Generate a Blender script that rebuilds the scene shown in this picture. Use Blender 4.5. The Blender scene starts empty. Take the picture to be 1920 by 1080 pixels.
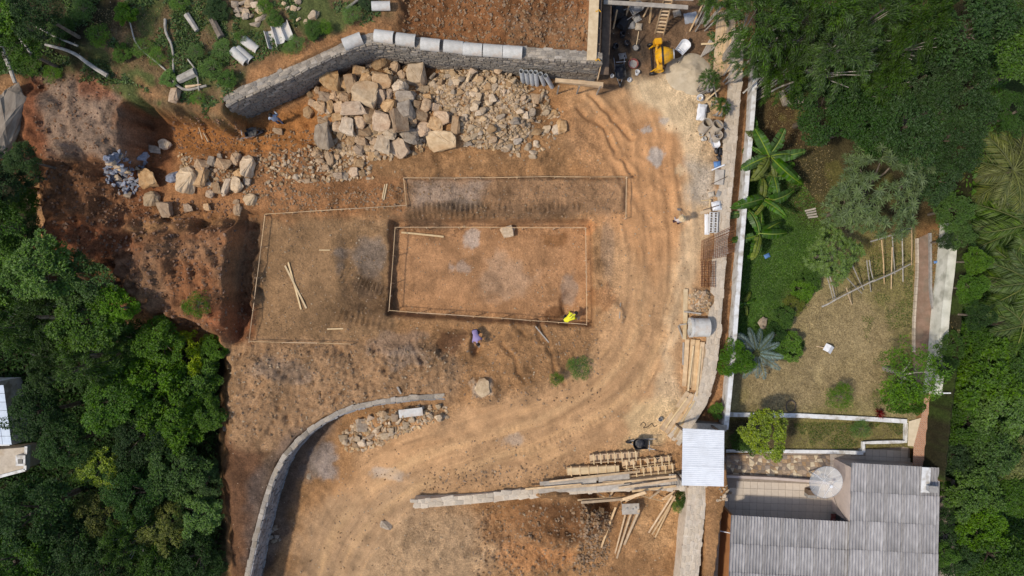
import bpy, bmesh, math, random
import numpy as np
from mathutils import Vector, Matrix, Euler, noise as mnoise

# ------------------------------------------------------------------ camera, sky, sun, exposure
S = 33.0           # photograph pixels per metre on the datum (the graded earth, z = 0)
H = 38.8           # height of the drone above the datum, metres
scene = bpy.context.scene
COL = scene.collection
cam_d = bpy.data.cameras.new('camera'); cam = bpy.data.objects.new('camera', cam_d); COL.objects.link(cam)
cam_d.sensor_width = 36.0; cam_d.lens = 36.0 * H / (1920.0 / S)
cam_d.clip_start = 0.5; cam_d.clip_end = 1500.0
cam.location = (0, 0, H); cam.rotation_euler = (0, 0, 0)
scene.camera = cam

SUN_EL = math.radians(55.0)
SUN_DIR = Vector((-0.95, -0.31, 0)).normalized()          # horizontal direction towards the sun
sun_vec = Vector((SUN_DIR.x * math.cos(SUN_EL), SUN_DIR.y * math.cos(SUN_EL), math.sin(SUN_EL)))
world = bpy.data.worlds.new('World'); scene.world = world; world.use_nodes = True
wn = world.node_tree.nodes; wl = world.node_tree.links
wn.clear()
sky = wn.new('ShaderNodeTexSky'); sky.sky_type = 'NISHITA'; sky.sun_disc = False
sky.sun_elevation = SUN_EL; sky.sun_rotation = math.atan2(sun_vec.x, sun_vec.y)
sky.air_density = 1.0; sky.dust_density = 1.6; sky.ozone_density = 1.0
bgn = wn.new('ShaderNodeBackground'); bgn.inputs['Strength'].default_value = 0.15
won = wn.new('ShaderNodeOutputWorld')
wl.new(sky.outputs[0], bgn.inputs[0]); wl.new(bgn.outputs[0], won.inputs[0])
sun_d = bpy.data.lights.new('sun', 'SUN'); sun_d.energy = 2.75; sun_d.angle = math.radians(4.0)
sun_d.color = (1.0, 0.91, 0.77)
sun = bpy.data.objects.new('sun', sun_d); COL.objects.link(sun)
sun.rotation_euler = (-sun_vec).to_track_quat('-Z', 'Y').to_euler(); sun.location = (-60, -30, 80)
scene.view_settings.view_transform = 'Standard'; scene.view_settings.look = 'None'
scene.view_settings.exposure = 0.09; scene.view_settings.gamma = 1.0
scene.view_settings.use_curve_mapping = False
scene.cycles.max_bounces = 5; scene.cycles.diffuse_bounces = 3; scene.cycles.transparent_max_bounces = 12
scene.cycles.glossy_bounces = 2; scene.cycles.transmission_bounces = 3

RND = random.Random(20250320)
NPR = np.random.default_rng(7)

# ------------------------------------------------------------------ helpers
def W(px, py, z=0.0):
    k = (H - z) / H / S
    return Vector(((px - 960.0) * k, (540.0 - py) * k, z))

def uv_of(px, py, z):
    k = (H - z) / H
    return 960 + (px - 960) * k, 540 + (py - 540) * k

def tag(o, label=None, cat=None, group=None, kind=None):
    if label: o['label'] = label
    if cat: o['category'] = cat
    if group: o['group'] = group
    if kind: o['kind'] = kind
    return o

def empty(name, loc=(0, 0, 0), rz=0.0, label=None, cat=None, group=None, rot=None):
    o = bpy.data.objects.new(name, None); COL.objects.link(o)
    o.location = loc; o.rotation_euler = rot if rot else (0, 0, rz)
    o.empty_display_size = 0.2
    return tag(o, label, cat, group)

def link_mesh(name, me, parent=None, loc=None, rot=None, scale=None):
    o = bpy.data.objects.new(name, me); COL.objects.link(o)
    if parent: o.parent = parent
    if loc is not None: o.location = loc
    if rot is not None: o.rotation_euler = rot
    if scale is not None: o.scale = scale
    return o

def np_mesh(name, verts, faces, mat=None, smooth=False):
    """verts (n,3), faces (m,k) with a constant k"""
    me = bpy.data.meshes.new(name)
    verts = np.asarray(verts, dtype=np.float32); faces = np.asarray(faces, dtype=np.int32)
    k = faces.shape[1]; m = faces.shape[0]
    me.vertices.add(len(verts)); me.vertices.foreach_set('co', verts.ravel())
    me.loops.add(m * k); me.loops.foreach_set('vertex_index', faces.ravel())
    me.polygons.add(m)
    me.polygons.foreach_set('loop_start', np.arange(0, m * k, k, dtype=np.int32))
    me.polygons.foreach_set('loop_total', np.full(m, k, dtype=np.int32))
    me.polygons.foreach_set('use_smooth', np.full(m, smooth, dtype=bool))
    me.update(calc_edges=True); me.validate()
    if mat: me.materials.append(mat)
    return me

class MB:
    """collects shapes, links them as one mesh object"""
    def __init__(s): s.v = []; s.f = []; s.m = []; s.mi = 0
    def add(s, vs, fs):
        b = len(s.v); s.v += [tuple(v) for v in vs]
        for f in fs: s.f.append([b + i for i in f]); s.m.append(s.mi)
        return s
    def box(s, c, size, rot=None, taper=1.0):
        hx, hy, hz = size[0] / 2, size[1] / 2, size[2] / 2
        M = rot if rot is not None else Matrix.Identity(3)
        c = Vector(c); vs = []
        for z in (-1, 1):
            t = taper if z > 0 else 1.0
            for x, y in ((-1, -1), (1, -1), (1, 1), (-1, 1)):
                vs.append(c + M @ Vector((x * hx * t, y * hy * t, z * hz)))
        return s.add(vs, [(3, 2, 1, 0), (4, 5, 6, 7), (0, 1, 5, 4), (1, 2, 6, 5), (2, 3, 7, 6), (3, 0, 4, 7)])
    def beam(s, a, b, w, h, up=(0, 0, 1), jit=0.0):
        a = Vector(a); b = Vector(b); d = (b - a); L = d.length
        if L < 1e-6: return s
        d /= L; up = Vector(up)
        if abs(d.dot(up)) > 0.97: up = Vector((0, 1, 0))
        x = d.cross(up).normalized(); y = x.cross(d).normalized()
        vs = []
        for p in (a, b):
            for sx, sy in ((-1, -1), (1, -1), (1, 1), (-1, 1)):
                vs.append(p + x * sx * w / 2 + y * sy * h / 2)
        return s.add(vs, [(3, 2, 1, 0), (4, 5, 6, 7), (0, 1, 5, 4), (1, 2, 6, 5), (2, 3, 7, 6), (3, 0, 4, 7)])
    def tube(s, pts, r, n=7, caps=True):
        pts = [Vector(p) for p in pts]; rs = r if isinstance(r, (list, tuple)) else [r] * len(pts)
        rings = []; ux = None
        for i, p in enumerate(pts):
            d = (pts[min(i + 1, len(pts) - 1)] - pts[max(i - 1, 0)]).normalized()
            if ux is None:
                ux = d.cross(Vector((0, 0, 1)))
                if ux.length < 1e-3: ux = Vector((1, 0, 0))
            ux = (ux - d * ux.dot(d)).normalized(); uy = d.cross(ux)
            rings.append([p + (ux * math.cos(t) + uy * math.sin(t)) * rs[i] for t in [2 * math.pi * k / n for k in range(n)]])
        vs = [v for q in rings for v in q]; fs = []
        for i in range(len(pts) - 1):
            for k in range(n):
                fs.append((i * n + k, i * n + (k + 1) % n, (i + 1) * n + (k + 1) % n, (i + 1) * n + k))
        if caps:
            fs.append(tuple(range(n - 1, -1, -1))); fs.append(tuple(range((len(pts) - 1) * n, len(pts) * n)))
        return s.add(vs, fs)
    def lathe(s, prof, n=20, M=None, a0=0.0, a1=2 * math.pi, closed=False):
        """prof: list of (r, z); M: 4x4 placing the axis (local z)"""
        M = M or Matrix.Identity(4); full = abs(a1 - a0 - 2 * math.pi) < 1e-5
        cols = n if full else n + 1; vs = []
        for k in range(cols):
            t = a0 + (a1 - a0) * k / n
            for r, z in prof: vs.append(M @ Vector((r * math.cos(t), r * math.sin(t), z)))
        m = len(prof); fs = []
        for k in range(n):
            k2 = (k + 1) % cols
            for j in range(m if closed else m - 1):
                j2 = (j + 1) % m
                fs.append((k * m + j, k2 * m + j, k2 * m + j2, k * m + j2))
        if not full and closed:
            fs.append(tuple(range(m))); fs.append(tuple(n * m + j for j in range(m - 1, -1, -1)))
        return s.add(vs, fs)
    def prism(s, poly, z0, z1):
        n = len(poly); vs = [(p[0], p[1], z0) for p in poly] + [(p[0], p[1], z1) for p in poly]
        a = sum(poly[i][0] * poly[(i + 1) % n][1] - poly[(i + 1) % n][0] * poly[i][1] for i in range(n))
        fs = [(i, (i + 1) % n, n + (i + 1) % n, n + i) for i in range(n)] + [tuple(range(n, 2 * n)), tuple(range(n - 1, -1, -1))]
        if a < 0: fs = [tuple(reversed(f)) for f in fs]
        return s.add(vs, fs)
    def mesh(s, name, mats, smooth=False):
        me = bpy.data.meshes.new(name); me.from_pydata(s.v, [], s.f)
        for m in (mats if isinstance(mats, (list, tuple)) else [mats]): me.materials.append(m)
        if len(me.materials) > 1: me.polygons.foreach_set('material_index', s.m)
        if smooth: me.polygons.foreach_set('use_smooth', [True] * len(me.polygons))
        me.update(); return me
    def build(s, name, mats, parent=None, smooth=False, loc=None):
        return link_mesh(name, s.mesh(name, mats, smooth), parent, loc)

def bevel_mesh(me, off, seg=1):
    bm = bmesh.new(); bm.from_mesh(me)
    bmesh.ops.bevel(bm, geom=list(bm.edges), offset=off, segments=seg, affect='EDGES', clamp_overlap=True)
    bm.to_mesh(me); bm.free(); return me

def copy_tree(o, parent=None):
    c = o.copy(); COL.objects.link(c); c.parent = parent
    for ch in o.children: copy_tree(ch, c)
    return c

# ------------------------------------------------------------------ materials
def mk(name, c1, c2=None, scale=6.0, rough=0.85, bump=0.25, bscale=30.0, obj_var=0.0, isl_var=0.0, metal=0.0, coords='Object',
       stain=None, stain_scale=1.2, stain_amt=0.5, stretch=None, translucent=0.0, spec=0.3):
    m = bpy.data.materials.new(name); m.use_nodes = True
    nt = m.node_tree; N = nt.nodes; L = nt.links; N.clear()
    out = N.new('ShaderNodeOutputMaterial'); bs = N.new('ShaderNodeBsdfPrincipled')
    bs.inputs['Roughness'].default_value = rough; bs.inputs['Metallic'].default_value = metal
    bs.inputs['Specular IOR Level'].default_value = spec
    tc = N.new('ShaderNodeTexCoord'); vec = tc.outputs[coords]
    if stretch:
        mp = N.new('ShaderNodeMapping'); mp.inputs['Scale'].default_value = stretch
        L.new(vec, mp.inputs[0]); vec = mp.outputs[0]
    c2 = c2 or tuple(x * 0.72 for x in c1)
    nz = N.new('ShaderNodeTexNoise'); nz.inputs['Scale'].default_value = scale; nz.inputs['Detail'].default_value = 6
    nz.inputs['Roughness'].default_value = 0.62
    L.new(vec, nz.inputs['Vector'])
    rp = N.new('ShaderNodeValToRGB'); rp.color_ramp.elements[0].position = 0.32; rp.color_ramp.elements[1].position = 0.68
    rp.color_ramp.elements[0].color = (*c2, 1); rp.color_ramp.elements[1].color = (*c1, 1)
    L.new(nz.outputs[0], rp.inputs[0]); col = rp.outputs[0]
    if stain:
        n2 = N.new('ShaderNodeTexNoise'); n2.inputs['Scale'].default_value = stain_scale; n2.inputs['Detail'].default_value = 5
        L.new(vec, n2.inputs['Vector'])
        r2 = N.new('ShaderNodeValToRGB'); r2.color_ramp.elements[0].position = 0.5; r2.color_ramp.elements[1].position = 0.66
        L.new(n2.outputs[0], r2.inputs[0])
        ml = N.new('ShaderNodeMath'); ml.operation = 'MULTIPLY'; ml.inputs[1].default_value = stain_amt; L.new(r2.outputs[0], ml.inputs[0])
        mx = N.new('ShaderNodeMix'); mx.data_type = 'RGBA'; L.new(ml.outputs[0], mx.inputs[0]); L.new(col, mx.inputs[6])
        mx.inputs[7].default_value = (*stain, 1); col = mx.outputs[2]
    def vary(src, amt, col):
        mr = N.new('ShaderNodeMapRange'); mr.inputs[3].default_value = 1 - amt; mr.inputs[4].default_value = 1 + amt * 0.8
        L.new(src, mr.inputs[0])
        hs = N.new('ShaderNodeHueSaturation'); L.new(mr.outputs[0], hs.inputs['Value']); L.new(col, hs.inputs['Color'])
        m2 = N.new('ShaderNodeMapRange'); m2.inputs[3].default_value = 1 - amt * 0.5; m2.inputs[4].default_value = 1 + amt * 0.5
        wn_ = N.new('ShaderNodeTexWhiteNoise'); wn_.noise_dimensions = '1D'; L.new(src, wn_.inputs['W'])
        L.new(wn_.outputs['Value'], m2.inputs[0]); L.new(m2.outputs[0], hs.inputs['Saturation'])
        return hs.outputs[0]
    if obj_var:
        oi = N.new('ShaderNodeObjectInfo'); col = vary(oi.outputs['Random'], obj_var, col)
    if isl_var:
        ge = N.new('ShaderNodeNewGeometry'); col = vary(ge.outputs['Random Per Island'], isl_var, col)
    L.new(col, bs.inputs['Base Color'])
    if bump:
        nb = N.new('ShaderNodeTexNoise'); nb.inputs['Scale'].default_value = bscale; nb.inputs['Detail'].default_value = 5
        L.new(vec, nb.inputs['Vector'])
        bp = N.new('ShaderNodeBump'); bp.inputs['Strength'].default_value = bump; bp.inputs['Distance'].default_value = 0.03
        L.new(nb.outputs[0], bp.inputs['Height']); L.new(bp.outputs[0], bs.inputs['Normal'])
    sh = bs.outputs[0]
    if translucent:
        tr = N.new('ShaderNodeBsdfTranslucent'); L.new(col, tr.inputs[0])
        ms = N.new('ShaderNodeMixShader'); ms.inputs[0].default_value = translucent
        L.new(sh, ms.inputs[1]); L.new(tr.outputs[0], ms.inputs[2]); sh = ms.outputs[0]
    L.new(sh, out.inputs[0])
    return m

def srgb(r, g, b):
    f = lambda c: (c / 255 / 12.92) if c / 255 <= 0.04045 else ((c / 255 + 0.055) / 1.055) ** 2.4
    return (f(r), f(g), f(b))

M = {}
M['rock_tan'] = mk('rock_tan', (0.54, 0.39, 0.24), (0.32, 0.2, 0.11), 4, 0.9, 0.9, 12, obj_var=0.34, stain=(0.3, 0.17, 0.085), stain_scale=1.8, stain_amt=0.75)
M['rock_pale'] = mk('rock_pale', (0.6, 0.47, 0.32), (0.38, 0.27, 0.165), 4, 0.9, 0.7, 12, obj_var=0.28, stain=(0.34, 0.19, 0.09), stain_amt=0.45)
M['rock_grey'] = mk('rock_grey', (0.45, 0.37, 0.28), (0.25, 0.19, 0.135), 4, 0.88, 0.7, 12, obj_var=0.3, stain=(0.36, 0.27, 0.18), stain_amt=0.5)
M['rock_blue'] = mk('rock_blue', (0.34, 0.37, 0.44), (0.17, 0.18, 0.22), 5, 0.85, 0.4, 14, obj_var=0.4, stain=(0.36, 0.25, 0.15), stain_scale=0.9, stain_amt=0.5)
M['rubble'] = mk('rubble', (0.5, 0.375, 0.24), (0.3, 0.2, 0.115), 5, 0.92, 0.4, 20, isl_var=0.34)
M['clod'] = mk('clod', (0.3, 0.2, 0.118), (0.2, 0.125, 0.07), 5, 0.95, 0.4, 25, isl_var=0.3)
M['clod_red'] = mk('clod_red', (0.25, 0.145, 0.085), (0.16, 0.085, 0.05), 5, 0.95, 0.4, 25, isl_var=0.35)
M['mortar'] = mk('mortar', (0.36, 0.31, 0.25), (0.23, 0.195, 0.155), 8, 0.95, 0.5, 40)
M['wall_stone'] = mk('wall_stone', (0.42, 0.36, 0.285), (0.25, 0.21, 0.165), 5, 0.9, 0.5, 22, obj_var=0.34, stain=(0.2, 0.19, 0.19))
M['wall_stone_shaded'] = mk('wall_stone_shaded', (0.32, 0.305, 0.295), (0.17, 0.165, 0.165), 5, 0.9, 0.5, 22, obj_var=0.42)  # darker copy of wall_stone: shade on the curved wall face baked into colour
M['wall_stone_pale'] = mk('wall_stone_pale', (0.6, 0.51, 0.4), (0.44, 0.36, 0.27), 5, 0.9, 0.5, 22, obj_var=0.15, stain=(0.36, 0.27, 0.19))
M['stone_fill'] = mk('stone_fill', (0.34, 0.31, 0.27), (0.19, 0.175, 0.16), 5, 0.9, 0.5, 22, isl_var=0.38)
M['concrete'] = mk('concrete', (0.6, 0.58, 0.54), (0.45, 0.43, 0.39), 4, 0.85, 0.2, 30, obj_var=0.1, stain=(0.4, 0.27, 0.17), stain_scale=2.2, stain_amt=0.45)
M['concrete_dirty'] = mk('concrete_dirty', (0.5, 0.43, 0.34), (0.36, 0.3, 0.23), 4, 0.9, 0.2, 30, obj_var=0.12, stain=(0.33, 0.23, 0.14))
M['white_paint'] = mk('white_paint', (0.74, 0.74, 0.73), (0.55, 0.54, 0.52), 2.2, 0.7, 0.1, 30, stain=(0.34, 0.3, 0.24), stain_scale=2.4, stain_amt=0.8)
M['white_moss'] = mk('white_moss', (0.72, 0.71, 0.63), (0.52, 0.52, 0.44), 1.8, 0.8, 0.15, 25, stain=(0.2, 0.2, 0.15), stain_scale=1.3, stain_amt=0.6)
M['wood'] = mk('wood', (0.64, 0.465, 0.28), (0.47, 0.32, 0.18), 3, 0.75, 0.2, 40, obj_var=0.2, stretch=(1, 1, 1), stain=(0.3, 0.19, 0.11), stain_amt=0.5)
M['wood_new'] = mk('wood_new', (0.68, 0.52, 0.31), (0.52, 0.37, 0.2), 3, 0.7, 0.15, 40, obj_var=0.14)
M['wood_grey'] = mk('wood_grey', (0.45, 0.4, 0.34), (0.3, 0.26, 0.215), 4, 0.85, 0.25, 40, obj_var=0.2, stain=(0.6, 0.53, 0.42), stain_amt=0.5)
M['wood_dark'] = mk('wood_dark', (0.16, 0.115, 0.08), (0.085, 0.06, 0.045), 4, 0.85, 0.25, 40, obj_var=0.25)
M['bark'] = mk('bark', (0.21, 0.17, 0.13), (0.1, 0.075, 0.055), 6, 0.9, 0.5, 25, obj_var=0.2)
M['bark_pale'] = mk('bark_pale', (0.46, 0.42, 0.36), (0.26, 0.23, 0.19), 5, 0.85, 0.4, 25, obj_var=0.2)
M['rust'] = mk('rust', (0.24, 0.105, 0.048), (0.12, 0.05, 0.026), 8, 0.85, 0.2, 60, obj_var=0.3, spec=0.2)
M['metal_grey'] = mk('metal_grey', (0.44, 0.45, 0.46), (0.3, 0.3, 0.31), 5, 0.5, 0.1, 30, metal=0.5)
M['black'] = mk('black', (0.022, 0.022, 0.025), (0.012, 0.012, 0.014), 6, 0.45, 0.1, 30)
M['dark_plastic'] = mk('dark_plastic', (0.04, 0.042, 0.048), (0.02, 0.02, 0.024), 5, 0.5, 0.1, 30, stain=(0.24, 0.21, 0.17), stain_amt=0.4, stain_scale=4)
M['yellow'] = mk('yellow', (0.78, 0.42, 0.012), (0.62, 0.29, 0.01), 4, 0.42, 0.1, 40, stain=(0.3, 0.17, 0.06), stain_scale=4, stain_amt=0.7)
M['pvc'] = mk('pvc', (0.56, 0.57, 0.57), (0.45, 0.46, 0.46), 3, 0.45, 0.05, 30)
M['white_plastic'] = mk('white_plastic', (0.74, 0.75, 0.77), (0.6, 0.6, 0.61), 5, 0.5, 0.2, 20)
M['sand'] = mk('sand', (0.53, 0.44, 0.315), (0.41, 0.33, 0.225), 3, 0.97, 0.5, 60)
M['red_plastic'] = mk('red_plastic', (0.3, 0.075, 0.06), (0.2, 0.05, 0.04), 5, 0.55, 0.1, 20, stain=(0.36, 0.32, 0.28), stain_scale=6)
M['blue_plastic'] = mk('blue_plastic', (0.11, 0.24, 0.5), (0.08, 0.17, 0.36), 5, 0.5, 0.1, 20)
M['cement'] = mk('cement', (0.35, 0.335, 0.31), (0.23, 0.215, 0.2), 5, 0.95, 0.4, 30)
# ------------------------------------------------------------------ terrain
def vnoise(u, v, sc, seed):
    r = np.random.default_rng(seed).random((256, 256)).astype(np.float64)
    x = u / sc + 1000.0; y = v / sc + 1000.0
    xi = np.floor(x).astype(int); yi = np.floor(y).astype(int); fx = x - xi; fy = y - yi
    fx = fx * fx * (3 - 2 * fx); fy = fy * fy * (3 - 2 * fy)
    a = r[xi % 256, yi % 256]; b = r[(xi + 1) % 256, yi % 256]; c = r[xi % 256, (yi + 1) % 256]; d = r[(xi + 1) % 256, (yi + 1) % 256]
    return (a * (1 - fx) + b * fx) * (1 - fy) + (c * (1 - fx) + d * fx) * fy - 0.5

def fbm(u, v, sc, seed, octs=4, gain=0.55):
    s = 0; a = 1.0; t = 0
    for i in range(octs):
        s = s + a * vnoise(u + 37.7 * i, v - 21.3 * i, sc / (1.93 ** i), seed + i); t += a; a *= gain
    return s / t * 1.6

def seg_dist(u, v, pts, closed=False):
    d = np.full(u.shape, 1e9); n = len(pts)
    for i in range(n if closed else n - 1):
        ax, ay = pts[i]; bx, by = pts[(i + 1) % n]
        dx, dy = bx - ax, by - ay; L2 = dx * dx + dy * dy + 1e-9
        t = np.clip(((u - ax) * dx + (v - ay) * dy) / L2, 0, 1)
        d = np.minimum(d, (u - ax - t * dx) ** 2 + (v - ay - t * dy) ** 2)
    return np.sqrt(d)

def inside(u, v, pts):
    c = np.zeros(u.shape, dtype=bool); n = len(pts)
    for i in range(n):
        ax, ay = pts[i]; bx, by = pts[(i + 1) % n]
        if ay == by: continue
        cond = ((ay > v) != (by > v)) & (u < (bx - ax) * (v - ay) / (by - ay) + ax)
        c ^= cond
    return c

def mask(u, v, pts, soft=10.0, warp=0.0, wsc=25.0, seed=1, z=0.0):
    pts = [uv_of(p[0], p[1], z) for p in pts]
    if warp:
        u2 = u + warp * 2 * fbm(u, v, wsc, seed + 50, 3); v2 = v + warp * 2 * fbm(u, v, wsc, seed + 90, 3)
    else: u2, v2 = u, v
    x0 = min(p[0] for p in pts) - soft - 2 * warp - 2; x1 = max(p[0] for p in pts) + soft + 2 * warp + 2
    y0 = min(p[1] for p in pts) - soft - 2 * warp - 2; y1 = max(p[1] for p in pts) + soft + 2 * warp + 2
    out = np.zeros(u.shape); k = (u >= x0) & (u <= x1) & (v >= y0) & (v <= y1)
    if not k.any(): return out
    uu, vv = u2[k], v2[k]
    sd = seg_dist(uu, vv, pts, True) * np.where(inside(uu, vv, pts), 1, -1)
    t = np.clip(sd / soft + 0.5, 0, 1); out[k] = t * t * (3 - 2 * t)
    return out

def blob(u, v, cx, cy, rx, ry, seed=3, warp=0.45, ang=0.0):
    dx, dy = u - cx, v - cy; c, s = math.cos(ang), math.sin(ang)
    a = (dx * c + dy * s) / rx; b = (-dx * s + dy * c) / ry
    d = np.sqrt(a * a + b * b)
    k = d < 2.2
    out = np.zeros(u.shape)
    dd = d[k] + warp * fbm(u[k], v[k], max(rx, ry) * 0.6, seed, 4)
    t = np.clip((1.15 - dd) / 0.5, 0, 1); out[k] = t * t * (3 - 2 * t)
    return out

def ss(x, a, b):
    t = np.clip((x - a) / (b - a), 0, 1); return t * t * (3 - 2 * t)

CURVE_WALL = [(826, 746), (740, 753), (665, 766), (610, 790), (560, 828), (524, 874), (503, 930), (487, 990), (474, 1050), (462, 1110), (452, 1170)]
UP_WALL = [(428, 196), (449, 184), (522, 153), (647, 94), (701, 78), (740, 83), (860, 96), (980, 106), (1124, 116)]
RET_WALL = [(1397, 60), (1391, 150), (1383, 251), (1375, 340), (1362, 484), (1353, 590), (1349, 652), (1338, 724), (1321, 765), (1300, 798), (1276, 830)]
WHITE_WALL = [(1420, 60), (1415, 162), (1400, 340), (1390, 460), (1380, 590), (1376, 652), (1369, 724), (1361, 805)]
LOW_WALL = [(776, 937), (900, 927), (1000, 916), (1100, 908), (1200, 903), (1282, 902)]
SOUTH_WALL = [(1327, 905), (1322, 960), (1315, 1020), (1309, 1090), (1302, 1160)]
Z_UP = 3.3; Z_GARD = -1.8; Z_TERR = -2.3; Z_PATIO = -2.8

def height(u, v):
    h = np.zeros(u.shape)
    mk_ = lambda pts, soft, z=0.0, warp=0.0, seed=1: mask(u, v, pts, soft, warp, 28.0, seed, z)
    def put(h, m, z): return h * (1 - m) + z * m
    # rock bench and slope up to the hill
    h = put(h, mk_([(180, 200), (500, 190), (640, 150), (820, 120), (1040, 150), (1090, 260), (1000, 300), (830, 320), (757, 330), (752, 385), (600, 392), (500, 400), (448, 402), (180, 410)], 26, 0.5, 6, 5), 0.5)
    h = put(h, mk_([(770, 90), (1120, 130), (1090, 250), (1000, 300), (800, 310)], 70, 0.4), 0.3)
    # hill behind the stone wall
    wt = [(x, y) for x, y in UP_WALL]
    hill = [(-600, -700), (1120, -700)] + [(p[0], p[1] - 8) for p in reversed(wt)] + [(424, 226), (405, 215), (380, 140), (-600, 140)]
    m = mk_(hill, 16, 3.2, 0, 6)
    h = put(h, m, 3.25 + 1.3 * ss(120 - v + 0.15 * (500 - u), 0, 420) + 0.55 * fbm(u, v, 120, 11, 3))
    m = mk_([(-600, 100), (400, 100), (424, 222), (390, 226), (340, 212), (300, 205), (262, 192), (226, 200), (218, 240), (226, 275), (200, 305), (120, 300), (60, 320), (-600, 320)], 20, 3.2, 9, 16)
    h = put(h, np.maximum(m, 0), 3.1 + 0.9 * ss(150 - v, 0, 300) + 0.5 * fbm(u, v, 80, 13, 3))
    h = h - 0.7 * mask(u, v, [(752, -200), (1108, -200), (1108, 96), (900, 80), (752, 62)], 26, 5, z=3.2) * 1.0
    # bank that drops from the hill into the hollow
    # western earth banks
    h = put(h, mk_([(60, 296), (170, 300), (190, 340), (180, 400), (215, 480), (130, 500), (60, 470)], 60, 1.8, 12, 7), 1.9)
    h = put(h, mk_([(205, 440), (300, 448), (445, 418), (450, 520), (447, 600), (400, 640), (330, 600), (250, 590), (205, 520)], 34, 2.0, 10, 8), 1.9)
    h = put(h, mk_([(90, 360), (190, 400), (300, 418), (440, 425), (440, 480), (200, 500), (110, 470)], 56, 1.6, 14, 51), 1.75)
    h = h + 0.45 * blob(u, v, 300, 500, 70, 60, 12) * (u > 150)
    # wooded slope falling away in the west
    west = [(-2500, 380), (40, 330), (60, 470), (120, 520), (210, 600), (300, 640), (400, 640), (415, 700), (408, 800), (408, 900), (416, 1000), (424, 1100), (430, 2600), (-2500, 2600)]
    h = put(h, mk_(west, 60, 0, 8, 9), -2.2 + 0.6 * fbm(u, v, 150, 14, 3))
    # lower yard inside the curved wall, road ramps down to it
    zr = -2.2 * ss(890 - u + 0.35 * (v - 860), 0, 430)
    zr = zr + (-1.45 - zr) * mask(u, v, [(775, 944), (1000, 924), (1200, 912), (1320, 908), (1320, 2600), (700, 2600), (760, 1010)], 16, 0, z=-0.8) * ss(u, 700, 960)
    low = [(p[0] - 4, p[1] - 5) for p in CURVE_WALL] + [(440, 2600), (1320, 2600), (1320, 900), (1240, 800), (1000, 760), (850, 752)]
    m = mk_(low, 7, 0.0)
    h = put(h, m, np.minimum(zr, 0.0))
    h = h + 1.2 * blob(u, v, 1045, 982, 105, 62, 15, 0.3) + 0.3 * blob(u, v, 1000, 1050, 130, 50, 16)
    # foundation cuts
    h = put(h, mk_([(757, 336), (1172, 336), (1172, 400), (757, 398)], 9, 0, 3, 10), 0.28)
    h = put(h, mk_([(735, 414), (1106, 416), (1109, 610), (905, 600), (728, 588)], 11, -0.4, 2, 17), -0.95)
    h = put(h, mk_([(640, 446), (690, 438), (729, 460), (729, 560), (700, 590), (648, 560), (636, 500)], 22, -0.2, 3, 18), -0.3)
    h = put(h, mk_([(456, 398), (488, 398), (470, 600), (452, 640), (440, 640)], 12, 0, 2, 19), -0.3)
    # mounds
    for cx, cy, rx, ry, dz, sd in ((700, 205, 110, 85, 0.75, 20), (900, 205, 115, 75, 0.7, 21), (390, 325, 60, 45, 0.25, 22), (560, 300, 60, 35, 0.2, 23),
                                  (560, 690, 110, 45, 0.35, 24), (770, 690, 90, 45, 0.4, 25), (760, 800, 90, 32, 0.35, 26), (1290, 140, 38, 30, 0.0, 27),
                                  (860, 640, 45, 22, 0.3, 28), (1000, 690, 70, 40, 0.22, 29), (905, 735, 34, 26, 0.35, 30), (1310, 565, 26, 26, 0.3, 31),
                                  (1150, 590, 26, 24, 0.2, 32), (470, 740, 60, 90, 0.2, 33)):
        h = h + dz * blob(u, v, cx, cy, rx, ry, sd, 0.35)
    h = h - 0.4 * blob(u, v, 892, 645, 11, 26, 34, 0.2) - 0.25 * blob(u, v, 1073, 570, 22, 30, 36, 0.3)
    # channel, garden, terrace, patio
    chan = [(p[0] - 3, p[1]) for p in RET_WALL[:-1]] + [(1366, 806)] + [(p[0] + 2, p[1]) for p in reversed(WHITE_WALL)]
    h = put(h, mk_(chan, 6, 0.0), -0.85)
    gard = [(1425, -1200)] + [(p[0], p[1]) for p in WHITE_WALL] + [uv_of(a, b, -1.0) for a, b in [(1359, 905), (1345, 960), (1330, 1080), (1310, 2600), (1752, 2600), (1752, 1080), (1745, 900), (1765, 700), (1795, 420), (1830, -1200)]]
    h = put(h, mk_(gard, 4, 0.0), Z_GARD)
    h = put(h, mk_([(1340, 780), (1704, 788), (1704, 850), (1340, 850)], 4, -2.0), Z_TERR)
    h = put(h, mk_([(1340, 850), (1712, 836), (1712, 884), (1790, 884), (1790, 2600), (1290, 2600), (1330, 1080), (1342, 910)], 4, -2.6), Z_PATIO)
    h = h + 0.25 * blob(u, v, 1465, 600, 40, 60, 40, 0.3) * (u > 1400)
    east = [(1784, 420), (1772, 540), (1760, 680), (1748, 780), (1738, 884), (1762, 884), (1756, 2600), (4200, 2600), (4200, -1400), (1840, -1400)]
    h = put(h, mk_(east, 10, -2.0), -4.2 + 0.8 * fbm(u, v, 140, 44, 3))
    return h

def smooth_pts(pts, it=2):
    for _ in range(it):
        q = [pts[0]]
        for a, b in zip(pts[:-1], pts[1:]): q += [(a[0] * .75 + b[0] * .25, a[1] * .75 + b[1] * .25), (a[0] * .25 + b[0] * .75, a[1] * .25 + b[1] * .75)]
        q.append(pts[-1]); pts = q
    return pts

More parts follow.
